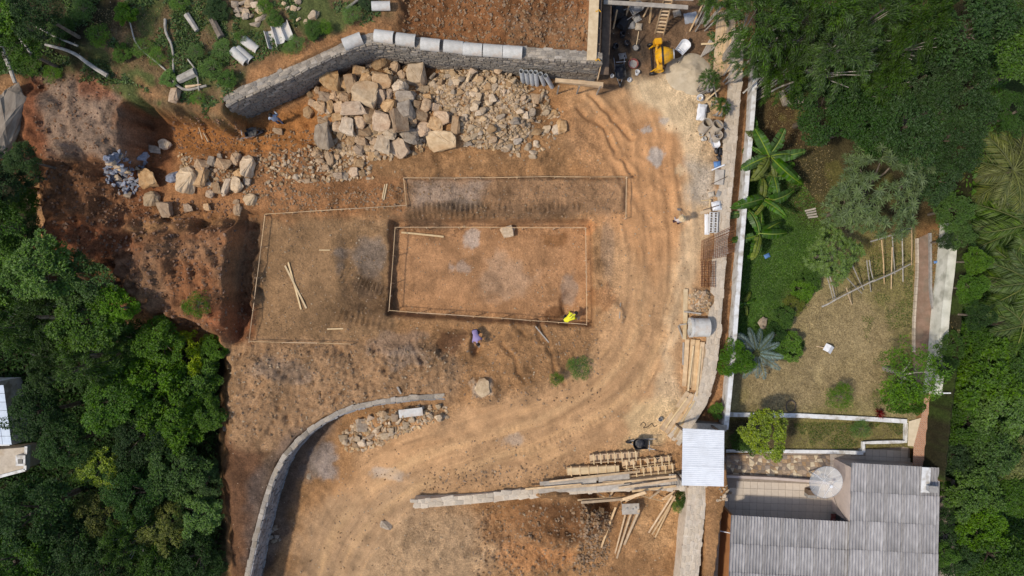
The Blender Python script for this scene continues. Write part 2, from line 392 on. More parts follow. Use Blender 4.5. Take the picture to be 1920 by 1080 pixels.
CUT_BANDS = [   # rows of bucket-tooth marks: polyline, half width, direction of the marks, wavelength px, depth
    ([(610, 392), (760, 388)], 8, 9.0, 0.1), ([(780, 391), (1085, 389)], 10, 9.0, 0.26), ([(770, 404), (930, 404)], 9, 10.0, 0.2),
    ([(640, 518), (728, 552)], 14, 8.0, 0.3), ([(640, 590), (735, 615)], 12, 11.0, 0.26), ([(300, 212), (425, 235)], 9, 9.0, 0.15), ([(1122, 452), (1126, 520)], 7, 7.0, 0.06),
    ([(1124, 530), (1150, 545)], 10, 6.0, 0.04)]
TRACKS = [[(1180, 160), (1200, 260), (1215, 400), (1222, 520), (1205, 620), (1165, 700), (1090, 765), (980, 800), (860, 835), (740, 890), (660, 960), (600, 1060)],
          [(1235, 200), (1250, 300), (1262, 420), (1262, 540), (1245, 650), (1200, 740), (1120, 805), (1000, 835), (880, 870), (770, 920), (700, 990), (650, 1090)],
          [(1150, 300), (1180, 420), (1190, 540), (1170, 640), (1110, 720), (1010, 770), (900, 795), (790, 830), (700, 880)],
          [(1270, 260), (1285, 400), (1280, 560), (1250, 690), (1170, 790), (1040, 850), (930, 880), (820, 930)],
          [(1100, 200), (1180, 300), (1240, 350), (1290, 360)], [(1090, 240), (1150, 310), (1230, 420)]]

gx = np.concatenate([np.linspace(-6000, -600, 14), np.linspace(-520, -100, 10), np.arange(-81, 2004, 3.0), np.linspace(2020, 2440, 10), np.linspace(2520, 7900, 14)])
gy = np.concatenate([np.linspace(-6000, -600, 14), np.linspace(-520, -100, 10), np.arange(-81, 1164, 3.0), np.linspace(1180, 1600, 10), np.linspace(1680, 7000, 14)])
GU, GV = np.meshgrid(gx, gy)           # rows follow v
GU = GU.astype(np.float64); GV = GV.astype(np.float64)
HH = height(GU, GV)
site = 1 - np.maximum(mask(GU, GV, [(1385, -300), (1420, 100), (1362, 805), (1340, 905), (1310, 2600), (5000, 2600), (5000, -300)], 20, z=-1),
                      mask(GU, GV, [(1360, 700), (1360, 2600), (2600, 2600), (2600, 700)], 10, z=-2))
road = np.zeros(GU.shape)
for k_, t_ in enumerate(TRACKS):
    d_ = seg_dist(GU, GV, t_); road = np.maximum(road, 1 - ss(d_, 26, 60))
rough = np.clip(1.0 - 0.72 * road, 0.15, 1) * site
pitfloor = mask(GU, GV, [(745, 440), (1098, 440), (1100, 600), (740, 575)], 26) ; rough *= 1 - 0.65 * pitfloor
plat = mask(GU, GV, [(500, 410), (640, 400), (640, 520), (620, 640), (480, 640)], 30); rough *= 1 - 0.45 * plat
HH = HH + rough * (0.16 * fbm(GU, GV, 70, 101, 2) + 0.13 * fbm(GU, GV, 26, 111, 3) + 0.085 * fbm(GU, GV, 10, 121, 2))
# extra lumps of tipped earth
lump = np.maximum.reduce([mask(GU, GV, [(420, 650), (850, 640), (850, 740), (640, 760), (520, 830), (430, 820)], 40, 8),
                          mask(GU, GV, [(900, 960), (1110, 945), (1130, 1040), (1050, 1100), (880, 1100)], 30, 10, z=-1.2),
                          mask(GU, GV, [(60, 300), (200, 300), (220, 420), (450, 440), (440, 620), (300, 600), (60, 480)], 30, 10, z=2),
                          mask(GU, GV, [(750, -50), (1110, -50), (1110, 90), (750, 70)], 20, 5, z=2.6),
                          mask(GU, GV, [(440, 240), (600, 230), (620, 330), (520, 350), (440, 330)], 30, 6, z=0.8),
                          mask(GU, GV, [(780, 355), (1180, 350), (1180, 410), (780, 410)], 12, 4) * 0.4])
ridge = 1 - np.abs(2.2 * fbm(GU, GV, 15, 131, 3)); ridge2 = 1 - np.abs(2.2 * fbm(GU, GV, 8, 137, 2))
bankm = np.maximum(mask(GU, GV, [(50, 290), (210, 295), (230, 420), (455, 400), (455, 640), (300, 620), (50, 490)], 26, 8, z=2), mask(GU, GV, [(50, 120), (235, 120), (240, 300), (60, 310)], 24, 8, z=3))
HH = HH + lump * (0.17 * (ridge - 0.6) + 0.1 * (ridge2 - 0.6)) + bankm * (0.55 * fbm(GU, GV, 46, 133, 4) + 0.3 * (1 - np.abs(2.4 * fbm(GU, GV, 30, 135, 3)) - 0.6))
for pts_, hw_, wl_, dp_ in CUT_BANDS:
    d_ = seg_dist(GU, GV, pts_); (ax, ay), (bx, by) = pts_[0], pts_[-1]; L_ = math.hypot(bx - ax, by - ay)
    s_ = ((GU - ax) * (bx - ax) + (GV - ay) * (by - ay)) / L_ + 5 * fbm(GU, GV, 30, 141, 2)
    HH = HH + (1 - ss(d_, hw_ * 0.6, hw_ * 1.2)) * dp_ * (np.abs(np.sin(s_ * math.pi / wl_)) - 0.6) * (0.7 + 1.2 * fbm(GU, GV, 22, 143, 2))
trk = np.zeros(GU.shape)
for k_, t_ in enumerate(TRACKS):
    d_ = seg_dist(GU + 10 * fbm(GU, GV, 60, 150 + k_, 2), GV + 10 * fbm(GU, GV, 60, 170 + k_, 2), t_)
    g_ = np.exp(-((d_ - 3) / 4.5) ** 2); b_ = np.exp(-((d_ - 13) / 4.0) ** 2)
    HH = HH - 0.03 * g_ + 0.028 * b_; trk = np.maximum(trk, g_)
ROADC = [(1140, 120), (1205, 250), (1238, 400), (1240, 540), (1214, 650), (1150, 740), (1040, 800), (900, 842), (780, 890), (680, 960), (612, 1060), (590, 1140)]
def along(u, v, pts):
    best = np.full(u.shape, 1e9); sd = np.zeros(u.shape); ar = np.zeros(u.shape); acc = 0
    for (ax, ay), (bx, by) in zip(pts[:-1], pts[1:]):
        dx, dy = bx - ax, by - ay; L = math.hypot(dx, dy); t = np.clip(((u - ax) * dx + (v - ay) * dy) / L / L, 0, 1)
        ex = u - ax - t * dx; ey = v - ay - t * dy; d2 = ex * ex + ey * ey; k = d2 < best
        best = np.where(k, d2, best); sd = np.where(k, np.sqrt(d2) * np.sign(dx * ey - dy * ex), sd); ar = np.where(k, acc + t * L, ar); acc += L
    return sd, ar
RD, RS = along(GU + 14 * fbm(GU, GV, 110, 190, 2), GV + 14 * fbm(GU, GV, 110, 192, 2), smooth_pts(ROADC))
roadm = 1 - ss(np.abs(RD), 55, 100)
streak = fbm(RD, RS * 0.07, 11, 195, 4, 0.7); streak2 = fbm(RD, RS * 0.12, 5, 198, 3, 0.7)
HH = HH + roadm * (0.05 * streak + 0.035 * streak2)
ruts = np.exp(-((np.abs(RD) - 24) / 9) ** 2) * (0.6 + 0.8 * fbm(GU, GV, 60, 199, 2))
HH = HH - 0.05 * ruts * roadm
cleat = np.exp(-((np.abs(RD + 6 * fbm(GU, GV, 90, 193, 2)) - 27) / 7) ** 2) * ss(fbm(GU, GV, 70, 194, 3), -0.05, 0.25) * roadm
HH = HH + 0.035 * cleat * np.sign(np.sin(RS * 2 * math.pi / 9.0))
# rills in the clay by the sand heap and the spoil
for k_, t_ in enumerate([[(1085, 205), (1130, 240), (1160, 290), (1190, 330)], [(1110, 180), (1150, 220), (1185, 260)], [(945, 640), (965, 680), (985, 715)], [(1012, 610), (1030, 660), (1045, 705), (1060, 720)],
                         [(955, 600), (985, 630)], [(1008, 600), (1020, 640)], [(770, 640), (800, 690)], [(700, 650), (730, 700)]]):
    d_ = seg_dist(GU + 12 * fbm(GU, GV, 25, 180 + k_, 2), GV, t_)
    HH = HH - 0.14 * np.exp(-(d_ / 4.0) ** 2) + 0.06 * np.exp(-((d_ - 8) / 4.0) ** 2)

def hsamp(u, v):
    j = int(np.clip(np.searchsorted(gx, u) - 1, 0, len(gx) - 2)); i = int(np.clip(np.searchsorted(gy, v) - 1, 0, len(gy) - 2))
    fx = min(max((u - gx[j]) / (gx[j + 1] - gx[j]), 0), 1); fy = min(max((v - gy[i]) / (gy[i + 1] - gy[i]), 0), 1)
    return float((HH[i, j] * (1 - fx) + HH[i, j + 1] * fx) * (1 - fy) + (HH[i + 1, j] * (1 - fx) + HH[i + 1, j + 1] * fx) * fy)

def gz(px, py):
    z = 0.0
    for _ in range(7):
        u, v = uv_of(px, py, z); z = 0.5 * z + 0.5 * hsamp(u, v)
    return z

def hw(x, y): return hsamp(960 + x * S, 540 - y * S)       # ground height under a world position
def G(px, py, dz=0.0):
    """the point of the ground seen at a pixel; dz above it"""
    p = W(px, py, gz(px, py)); p.z = hw(p.x, p.y) + dz
    return p

# ---- soil colours (albedo, with bank and wall shade painted in)
def lin(*c): return np.array(srgb(*c))
TAN = lin(176, 137, 97); PIT = lin(158, 117, 80); PLAT = lin(136, 106, 74); MOIST = lin(104, 73, 47); RED = lin(128, 78, 50); ORANGE = lin(180, 120, 68)
SANDC = lin(203, 178, 141); GREY = lin(168, 158, 148); GREYD = lin(124, 110, 97); LAWN = lin(62, 92, 34); DRY = lin(152, 138, 97); LITTER = lin(66, 60, 38)
FLOOR = lin(46, 44, 28); WEED = lin(78, 88, 46); CHAN = lin(152, 112, 76); BROWN = lin(150, 112, 74); CEMENTC = lin(120, 108, 96)
colr = np.empty(GU.shape + (3,)); colr[:] = BROWN
def paint(m, c, a=1.0):
    global colr
    k = (m * a)[..., None]; colr = colr * (1 - k) + c * k
P_ = lambda pts, soft=24, warp=9, seed=1, z=0.0: mask(GU, GV, pts, soft, warp, 30.0, seed, z)
n1 = fbm(GU, GV, 90, 201, 4); n2 = fbm(GU, GV, 30, 211, 4); n3 = fbm(GU, GV, 13, 221, 3)
paint(road, TAN, 0.95)
paint(P_([(1120, 160), (1330, 160), (1330, 800), (1240, 850), (1000, 900), (700, 1000), (640, 960), (900, 820), (1130, 700)], 60, 14, 3), TAN, 0.8)
paint(P_([(1000, 180), (1280, 230), (1300, 420), (1230, 520), (1120, 420), (1060, 260)], 50, 14, 4), ORANGE, 0.3)
paint(P_([(560, 960), (800, 880), (900, 960), (900, 1100), (540, 1100)], 70, 18, 5, -1.8), lin(156, 126, 94), 0.9)
paint(P_([(790, 960), (1000, 990), (900, 1100), (600, 1100)], 60, 18, 6, -1.5), lin(168, 138, 104), 0.7)
paint(P_([(455, 395), (745, 395), (735, 640), (450, 650)], 24, 8, 7), PLAT)
paint(P_([(735, 410), (1110, 412), (1112, 612), (728, 592)], 16, 6, 8), PIT)
paint(P_([(757, 335), (1175, 335), (1170, 402), (757, 402)], 16, 6, 9), lin(146, 112, 80))
paint(P_([(770, 340), (920, 340), (900, 385), (775, 390)], 24, 10, 10), GREY, 0.35)
paint(P_([(737, 386), (1088, 384), (1082, 410), (737, 414)], 14, 5, 46), lin(112, 86, 62), 0.8)
paint(P_([(640, 520), (735, 540), (735, 620), (640, 610)], 18, 7, 47), lin(112, 86, 60), 0.7)
paint(P_([(448, 396), (500, 396), (476, 640), (440, 640)], 18, 6, 48), lin(96, 72, 52), 0.7)  # dark strip: shade of the western bank painted into the soil colour
paint(P_([(420, 640), (860, 640), (860, 745), (650, 770), (520, 840), (470, 1080), (420, 1080), (410, 700)], 30, 10, 11), lin(152, 119, 86))
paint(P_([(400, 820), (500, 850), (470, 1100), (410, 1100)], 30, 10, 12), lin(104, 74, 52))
paint(P_([(180, 190), (500, 190), (620, 180), (620, 330), (760, 330), (740, 395), (440, 410), (190, 420)], 30, 10, 13, 0.8), lin(150, 106, 68))
paint(P_([(310, 205), (460, 225), (640, 190), (620, 280), (330, 290)], 26, 9, 14, 0.8), lin(158, 104, 52), 0.75)
paint(P_([(180, 200), (330, 210), (320, 300), (280, 420), (180, 420)], 30, 10, 15, 0.8), lin(118, 74, 46), 0.8)
paint(P_([(60, 130), (230, 130), (225, 300), (70, 300)], 30, 10, 16, 3), lin(142, 118, 98))
paint(P_([(130, 130), (215, 140), (220, 190), (150, 175)], 22, 8, 17, 3), lin(136, 80, 50), 0.7)
paint(P_([(55, 150), (90, 150), (110, 320), (60, 320)], 22, 8, 18, 2.5), RED, 0.9)
paint(P_([(60, 296), (200, 300), (230, 440), (440, 420), (446, 630), (300, 620), (60, 490)], 24, 9, 19, 2), lin(134, 93, 62))
paint(P_([(60, 400), (200, 420), (280, 470), (240, 560), (150, 480), (60, 480)], 30, 10, 20, 2), RED, 0.85)
paint(P_([(200, 480), (290, 470), (330, 560), (260, 600)], 30, 9, 21, 2), lin(146, 116, 88), 0.5)
paint(P_([(270, 450), (330, 445), (440, 470), (440, 540), (380, 520)], 24, 9, 22, 2), lin(140, 110, 82), 0.45)
paint(P_([(330, 480), (400, 500), (400, 560), (320, 570)], 30, 9, 23, 2), lin(140, 92, 58), 0.8)
paint(P_([(380, 580), (450, 560), (440, 640), (390, 640)], 24, 9, 24, 2), RED, 0.8)
# hill
hillm = P_([(-600, -700), (700, -700), (740, 40), (640, 80), (430, 190), (410, 225), (240, 190), (150, 130), (-600, 140)], 20, 9, 25, 3.4)
paint(hillm, lin(112, 92, 64))
paint(hillm * ss(n2 + 0.5 * n1, -0.12, 0.22), WEED, 0.9)
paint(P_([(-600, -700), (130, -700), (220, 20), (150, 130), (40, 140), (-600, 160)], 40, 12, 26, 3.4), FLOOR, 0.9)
paint(P_([(250, 140), (330, 190), (430, 225), (410, 190), (470, 120), (600, 70), (760, 10), (760, -100), (700, 60), (440, 200), (250, 170)], 20, 7, 27, 3.4), lin(146, 108, 72), 0.85)
paint(P_([(470, 120), (720, 30), (760, 60), (450, 185)], 16, 6, 28, 3.4), lin(158, 114, 74), 0.8)
paint(P_([(750, -120), (1112, -120), (1112, 108), (750, 74)], 16, 6, 29, 3), lin(130, 88, 54))
paint(P_([(940, 20), (1112, 20), (1112, 100), (960, 96)], 30, 9, 30, 3), lin(140, 104, 72), 0.7)
# work yard, sand
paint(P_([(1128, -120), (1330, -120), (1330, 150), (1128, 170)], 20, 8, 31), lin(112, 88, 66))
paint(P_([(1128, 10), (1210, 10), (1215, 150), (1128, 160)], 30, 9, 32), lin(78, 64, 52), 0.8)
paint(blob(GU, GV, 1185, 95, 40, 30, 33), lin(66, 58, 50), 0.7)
paint(P_([(1180, 150), (1230, 140), (1330, 120), (1330, 260), (1310, 330), (1270, 250), (1200, 190)], 30, 12, 34), SANDC, 0.9)
paint(P_([(1285, 260), (1345, 250), (1330, 460), (1290, 540), (1255, 700), (1290, 760), (1230, 800), (1230, 700), (1270, 520)], 26, 9, 35), lin(192, 164, 128), 0.8)
paint(P_([(1290, 300), (1340, 320), (1330, 390), (1290, 380)], 26, 9, 36), lin(178, 166, 150), 0.7)
paint(P_([(1180, 760), (1300, 740), (1260, 830), (1160, 850)], 30, 12, 37), lin(200, 170, 126), 0.75)
for cx, cy, rx, ry, c, a, sd in ((1212, 242, 12, 9, GREY, .9, 1), (1232, 290, 14, 20, GREY, .95, 2), (1244, 226, 9, 8, GREY, .8, 3), (1275, 320, 10, 12, SANDC, .6, 4), (680, 480, 44, 38, GREYD, .85, 5),
                                 (690, 540, 40, 30, lin(112, 92, 74), .6, 6), (880, 445, 20, 26, GREY, .65, 7), (862, 500, 20, 12, GREY, .45, 8), (950, 520, 52, 40, lin(166, 138, 112), .55, 9), (1070, 545, 16, 30, lin(142, 124, 108), .7, 10),
                                 (1040, 450, 26, 16, lin(122, 84, 50), .8, 11), (1040, 590, 26, 14, lin(100, 66, 40), .8, 12), (800, 420, 40, 10, lin(104, 84, 66), .6, 13), (740, 640, 50, 24, lin(140, 120, 104), .5, 14),
                                 (840, 640, 30, 20, lin(92, 62, 42), .85, 15), (905, 725, 22, 18, lin(182, 164, 142), .8, 16), (590, 880, 30, 36, lin(140, 134, 130), .75, 17), (560, 900, 26, 22, GREYD, .6, 18),
                                 (720, 895, 34, 14, lin(172, 160, 146), .65, 19), (965, 825, 26, 12, lin(168, 154, 140), .55, 20), (1055, 978, 90, 52, lin(100, 67, 40), .95, 21), (970, 1000, 70, 44, lin(146, 104, 66), .7, 22),
                                 (1140, 470, 14, 70, lin(134, 112, 92), .55, 23), (1130, 560, 24, 24, lin(152, 100, 58), .5, 24), (1000, 1060, 80, 30, lin(176, 124, 78), .7, 25), (540, 690, 60, 24, lin(142, 124, 108), .55, 26),
                                 (760, 670, 40, 20, lin(140, 124, 110), .5, 27), (1110, 425, 10, 14, lin(190, 130, 80), .6, 28), (1240, 985, 60, 60, lin(186, 146, 102), .7, 29), (1080, 690, 22, 22, lin(130, 116, 84), .5, 30),
                                 (1005, 850, 90, 16, lin(190, 150, 104), .4, 31), (860, 385, 60, 10, lin(96, 84, 72), .6, 32), (1030, 335, 60, 6, lin(110, 88, 66), .5, 33)):
    paint(blob(GU, GV, cx, cy, rx, ry, 300 + sd, 1.0), c, a * 0.9)
paint(P_([(490, 880), (560, 800), (640, 780), (620, 830), (560, 900), (540, 1000), (490, 1090)], 26, 8, 38, -2.2), lin(96, 84, 76), 0.75)  # greyed ground: cast shadow of the curved wall put into the colour
# channel, garden, woods
paint(mask(GU, GV, [(p[0] + 4, p[1]) for p in RET_WALL[:-1]] + [(1366, 806)] + [(p[0] + 2, p[1]) for p in reversed(WHITE_WALL)], 6, z=-0.6), CHAN)
gm = mask(GU, GV, [(1421, -60), (1415, 162), (1400, 340), (1380, 590), (1361, 805), (1361, 850), (1712, 850), (1722, 740), (1712, 560), (1718, 400), (1790, 300), (1790, -60)], 6, z=-1.8)
paint(gm, DRY)
lawn = P_([(1395, 300), (1480, 300), (1560, 420), (1548, 500), (1500, 560), (1470, 640), (1500, 650), (1480, 676), (1380, 650), (1380, 440)], 24, 9, 39, -1.8)
paint(lawn, LAWN)
paint(P_([(1400, -60), (1800, -60), (1800, 420), (1560, 440), (1480, 400), (1460, 260), (1400, 300)], 40, 10, 40, -1.8), LITTER, 0.9)
paint(P_([(1430, 150), (1490, 150), (1520, 260), (1430, 300)], 26, 9, 41, -1.8), lin(88, 70, 48), 0.8)
paint(gm * ss(n2 + n1, 0.0, 0.35) * (1 - lawn), lin(112, 108, 56), 0.55)
paint(P_([(1600, 460), (1712, 440), (1712, 720), (1660, 740), (1640, 600)], 50, 14, 42, -1.8), lin(126, 122, 62), 0.5)
paint(P_([(1480, 570), (1600, 540), (1690, 600), (1660, 720), (1560, 760), (1390, 765), (1390, 700), (1490, 670)], 60, 16, 45, -1.8), lin(164, 144, 108), 0.75)
paint(mask(GU, GV, [(1360, 783), (1704, 790), (1704, 846), (1360, 846)], 5, z=-2.3), lin(132, 124, 76))
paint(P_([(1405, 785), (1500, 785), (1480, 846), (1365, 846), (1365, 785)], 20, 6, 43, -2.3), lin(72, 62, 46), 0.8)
eastm = mask(GU, GV, [(1765, 400), (1757, 500), (1745, 670), (1738, 740), (1720, 884), (1745, 890), (1748, 2600), (9000, 2600), (9000, -6200), (1800, -6200), (1790, 280)], 8, z=-1.8)
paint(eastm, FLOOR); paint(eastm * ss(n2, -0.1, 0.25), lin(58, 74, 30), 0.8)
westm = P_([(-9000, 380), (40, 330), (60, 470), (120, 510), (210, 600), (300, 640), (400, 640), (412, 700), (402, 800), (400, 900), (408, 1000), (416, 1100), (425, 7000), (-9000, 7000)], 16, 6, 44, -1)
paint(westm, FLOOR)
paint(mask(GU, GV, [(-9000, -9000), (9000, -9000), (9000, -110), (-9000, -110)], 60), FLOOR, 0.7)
var = 1 + 0.34 * n2 * site + 0.22 * n3 + 0.16 * n1
lum_ = colr.mean(-1, keepdims=True); sat_ = (1 - 0.05 * site)[..., None]
colr = np.clip((lum_ + (colr - lum_) * sat_) * (1 + site * (0.22 - 0.16 * roadm))[..., None] * np.array([1.0, 0.99, 0.97]) * var[..., None], 0.008, 0.85)
# damp, darker earth in patches, tyre polish pale
damp = np.clip(ss(fbm(GU, GV, 45, 231, 4), 0.1, 0.4), 0, 1) * site * (1 - 0.7 * road)
colr *= (1 - 0.26 * damp)[..., None]
colr *= (1 + (0.3 * streak + 0.2 * streak2) * roadm * site)[..., None]
k_ = (np.clip(0.55 * ruts * roadm * site, 0, 1) * ss(RS, 250, 700))[..., None]; colr = colr * (1 - k_) + lin(206, 168, 122) * k_
k_ = (roadm * site * np.clip(ss(streak + streak2, 0.25, 0.7), 0, 1) * 0.35)[..., None]; colr = colr * (1 - k_) + lin(200, 156, 108) * k_

X = (GU - 960) / S; Y = (540 - GV) / S
verts = np.stack([X, Y, HH], -1).reshape(-1, 3)
ny, nx = GU.shape
idx = np.arange(ny * nx).reshape(ny, nx)
faces = np.stack([idx[1:, :-1], idx[1:, 1:], idx[:-1, 1:], idx[:-1, :-1]], -1).reshape(-1, 4)
def ground_material():
    m = bpy.data.materials.new('earth'); m.use_nodes = True
    nt = m.node_tree; N = nt.nodes; L = nt.links; N.clear()
    out = N.new('ShaderNodeOutputMaterial'); bs = N.new('ShaderNodeBsdfPrincipled'); bs.inputs['Roughness'].default_value = 0.96
    bs.inputs['Specular IOR Level'].default_value = 0.15
    at = N.new('ShaderNodeAttribute'); at.attribute_name = 'soil'
    tc = N.new('ShaderNodeTexCoord')
    def nz(sc, det, rg=0.6):
        n = N.new('ShaderNodeTexNoise'); n.inputs['Scale'].default_value = sc; n.inputs['Detail'].default_value = det; n.inputs['Roughness'].default_value = rg
        L.new(tc.outputs['Object'], n.inputs['Vector']); return n
    a = nz(2.6, 7, 0.68); b = nz(11, 5, 0.65)
    mr = N.new('ShaderNodeMapRange'); mr.inputs[1].default_value = 0.3; mr.inputs[2].default_value = 0.7; mr.inputs[3].default_value = 0.68; mr.inputs[4].default_value = 1.3; L.new(a.outputs[0], mr.inputs[0])
    mr2 = N.new('ShaderNodeMapRange'); mr2.inputs[1].default_value = 0.3; mr2.inputs[2].default_value = 0.7; mr2.inputs[3].default_value = 0.62; mr2.inputs[4].default_value = 1.36; L.new(b.outputs[0], mr2.inputs[0])
    ml = N.new('ShaderNodeMath'); ml.operation = 'MULTIPLY'; L.new(mr.outputs[0], ml.inputs[0]); L.new(mr2.outputs[0], ml.inputs[1])
    gr = nz(42, 3, 0.6); mr3 = N.new('ShaderNodeMapRange'); mr3.inputs[1].default_value = 0.3; mr3.inputs[2].default_value = 0.7; mr3.inputs[3].default_value = 0.74; mr3.inputs[4].default_value = 1.24; L.new(gr.outputs[0], mr3.inputs[0])
    ro_ = N.new('ShaderNodeAttribute'); ro_.attribute_name = 'broken'
    mlx = N.new('ShaderNodeMix'); mlx.data_type = 'FLOAT'; mlx.inputs[2].default_value = 1.0; L.new(ro_.outputs['Fac'], mlx.inputs[0]); L.new(ml.outputs[0], mlx.inputs[3]); ml = mlx
    hs = N.new('ShaderNodeHueSaturation'); L.new(at.outputs['Color'], hs.inputs['Color']); ml3 = N.new('ShaderNodeMath'); ml3.operation = 'MULTIPLY'; L.new(ml.outputs[0], ml3.inputs[0]); L.new(mr3.outputs[0], ml3.inputs[1]); L.new(ml3.outputs[0], hs.inputs['Value'])
    # small pale stones bedded in the earth
    vo = N.new('ShaderNodeTexVoronoi'); vo.inputs['Scale'].default_value = 3.6; L.new(tc.outputs['Object'], vo.inputs['Vector'])
    th = N.new('ShaderNodeMath'); th.operation = 'LESS_THAN'; th.inputs[1].default_value = 0.085; L.new(vo.outputs['Distance'], th.inputs[0])
    wn_ = N.new('ShaderNodeSeparateColor'); L.new(vo.outputs['Color'], wn_.inputs[0])
    gt = N.new('ShaderNodeMath'); gt.operation = 'GREATER_THAN'; gt.inputs[1].default_value = 0.72; L.new(wn_.outputs[0], gt.inputs[0])
    pm = N.new('ShaderNodeMath'); pm.operation = 'MULTIPLY'; L.new(th.outputs[0], pm.inputs[0]); L.new(gt.outputs[0], pm.inputs[1])
    st = N.new('ShaderNodeAttribute'); st.attribute_name = 'stony'
    pm2 = N.new('ShaderNodeMath'); pm2.operation = 'MULTIPLY'; L.new(pm.outputs[0], pm2.inputs[0]); L.new(st.outputs['Fac'], pm2.inputs[1])
    mx = N.new('ShaderNodeMix'); mx.data_type = 'RGBA'; L.new(pm2.outputs[0], mx.inputs[0]); L.new(hs.outputs[0], mx.inputs[6]); mx.inputs[7].default_value = (0.5, 0.41, 0.3, 1)
    L.new(mx.outputs[2], bs.inputs['Base Color'])
    c = nz(5, 9, 0.74)
    bp = N.new('ShaderNodeBump'); bp.inputs['Distance'].default_value = 0.2
    ro = N.new('ShaderNodeAttribute'); ro.attribute_name = 'broken'; L.new(ro.outputs['Fac'], bp.inputs['Strength'])
    L.new(c.outputs[0], bp.inputs['Height']); L.new(bp.outputs[0], bs.inputs['Normal'])
    L.new(bs.outputs[0], out.inputs[0]); return m
gme = np_mesh('ground', verts, faces, ground_material(), smooth=True)
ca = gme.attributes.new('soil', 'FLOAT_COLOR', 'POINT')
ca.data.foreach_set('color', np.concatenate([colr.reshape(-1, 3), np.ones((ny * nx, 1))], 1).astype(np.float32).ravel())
sa = gme.attributes.new('stony', 'FLOAT', 'POINT'); sa.data.foreach_set('value', (site * (1 - 0.5 * road)).astype(np.float32).ravel())
sb_ = gme.attributes.new('broken', 'FLOAT', 'POINT'); sb_.data.foreach_set('value', np.clip(0.9 - 0.5 * roadm * site - 0.3 * pitfloor - 0.15 * plat + 0.25 * fbm(GU, GV, 60, 401, 3), 0.25, 1).astype(np.float32).ravel())
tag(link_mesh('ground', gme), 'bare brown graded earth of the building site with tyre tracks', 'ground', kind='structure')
# ------------------------------------------------------------------ stone pieces
def stone_proto(i, kind='block'):
    r = random.Random(500 + i); bm = bmesh.new()
    bmesh.ops.create_cube(bm, size=1.0)
    for v in bm.verts: v.co += Vector((r.uniform(-.13, .13), r.uniform(-.13, .13), r.uniform(-.1, .1)))
    bmesh.ops.bevel(bm, geom=list(bm.edges), offset=0.1, segments=1, affect='EDGES', clamp_overlap=True)
    bmesh.ops.triangulate(bm, faces=list(bm.faces))
    me = bpy.data.meshes.new('stone'); bm.to_mesh(me); bm.free(); return me
STONES = {}
for mname in ('wall_stone', 'wall_stone_shaded', 'wall_stone_pale', 'stone_fill'):
    STONES[mname] = []
    for i in range(7):
        me = stone_proto(i); me.materials.append(M[mname]); STONES[mname].append(me)

def rock_proto(i, n=16, bev=0.05, flat=0.75, box=False):
    r = random.Random(900 + i); bm = bmesh.new()
    for _ in range(n):
        v = Vector((r.gauss(0, 1), r.gauss(0, 1), r.gauss(0, 1))).normalized()
        if box: v = Vector([math.copysign(abs(c) ** 0.45, c) for c in v]) * 0.8
        bm.verts.new(v * r.uniform(0.86, 1.06) * 0.5)
    res = bmesh.ops.convex_hull(bm, input=list(bm.verts))
    for g in res.get('geom_interior', []) + res.get('geom_unused', []):
        if isinstance(g, bmesh.types.BMVert) and g.is_valid: bm.verts.remove(g)
    bmesh.ops.dissolve_limit(bm, angle_limit=0.16, verts=list(bm.verts), edges=list(bm.edges))
    if bev: bmesh.ops.bevel(bm, geom=list(bm.edges), offset=bev, segments=1, affect='EDGES', clamp_overlap=True)
    for v in bm.verts: v.co.z *= flat
    bmesh.ops.triangulate(bm, faces=list(bm.faces))
    lo = [min(v.co[k] for v in bm.verts) for k in range(3)]; hi = [max(v.co[k] for v in bm.verts) for k in range(3)]
    for v in bm.verts:
        for k in range(2): v.co[k] = (v.co[k] - (lo[k] + hi[k]) / 2) / (hi[k] - lo[k])
    bmesh.ops.recalc_face_normals(bm, faces=list(bm.faces))
    me = bpy.data.meshes.new('rock'); bm.to_mesh(me); bm.free(); return me

def rough_rock(i, box):
    """a big boulder: hull, subdivided once and broken up"""
    me = rock_proto(i, 15 if box else 22, 0.035, 0.85, box)
    bm = bmesh.new(); bm.from_mesh(me)
    bmesh.ops.subdivide_edges(bm, edges=[e for e in bm.edges if e.calc_length() > 0.16], cuts=1, use_grid_fill=True)
    bmesh.ops.triangulate(bm, faces=list(bm.faces))
    for v in bm.verts:
        q = v.co * 5 + Vector((i * 3.1, 0, 0)); v.co += v.co.normalized() * 0.09 * mnoise.noise(q) + v.normal * 0.05 * mnoise.noise(q * 3)
    bm.to_mesh(me); bm.free(); return me
ROCKS = {}; BOULDERS = {}
for mname in ('rock_tan', 'rock_pale', 'rock_grey', 'rock_blue'):
    BOULDERS[mname] = []; ROCKS[mname] = []
    for i in range(10):
        me = rough_rock(i + 40, i % 3 != 2); me.materials.append(M[mname]); BOULDERS[mname].append(me)
    for i in range(8):
        me = rock_proto(i + 80, 12, 0.06, 0.8, i % 2 == 0); me.materials.append(M[mname]); ROCKS[mname].append(me)

def join_copies(protos, places):
    """places: list of (proto index, Matrix 4x4); one mesh"""
    cache = {}; V = []; F = []; b = 0
    for k, mt in places:
        if k not in cache:
            me = protos[k]; n = len(me.vertices); co = np.empty(n * 3); me.vertices.foreach_get('co', co)
            t = np.empty(len(me.polygons) * 3, dtype=np.int32); me.polygons.foreach_get('vertices', t)
            cache[k] = (co.reshape(-1, 3), t.reshape(-1, 3))
        co, t = cache[k]; A = np.array(mt)
        V.append(co @ A[:3, :3].T + A[:3, 3]); F.append(t + b); b += len(co)
    return np.concatenate(V), np.concatenate(F)

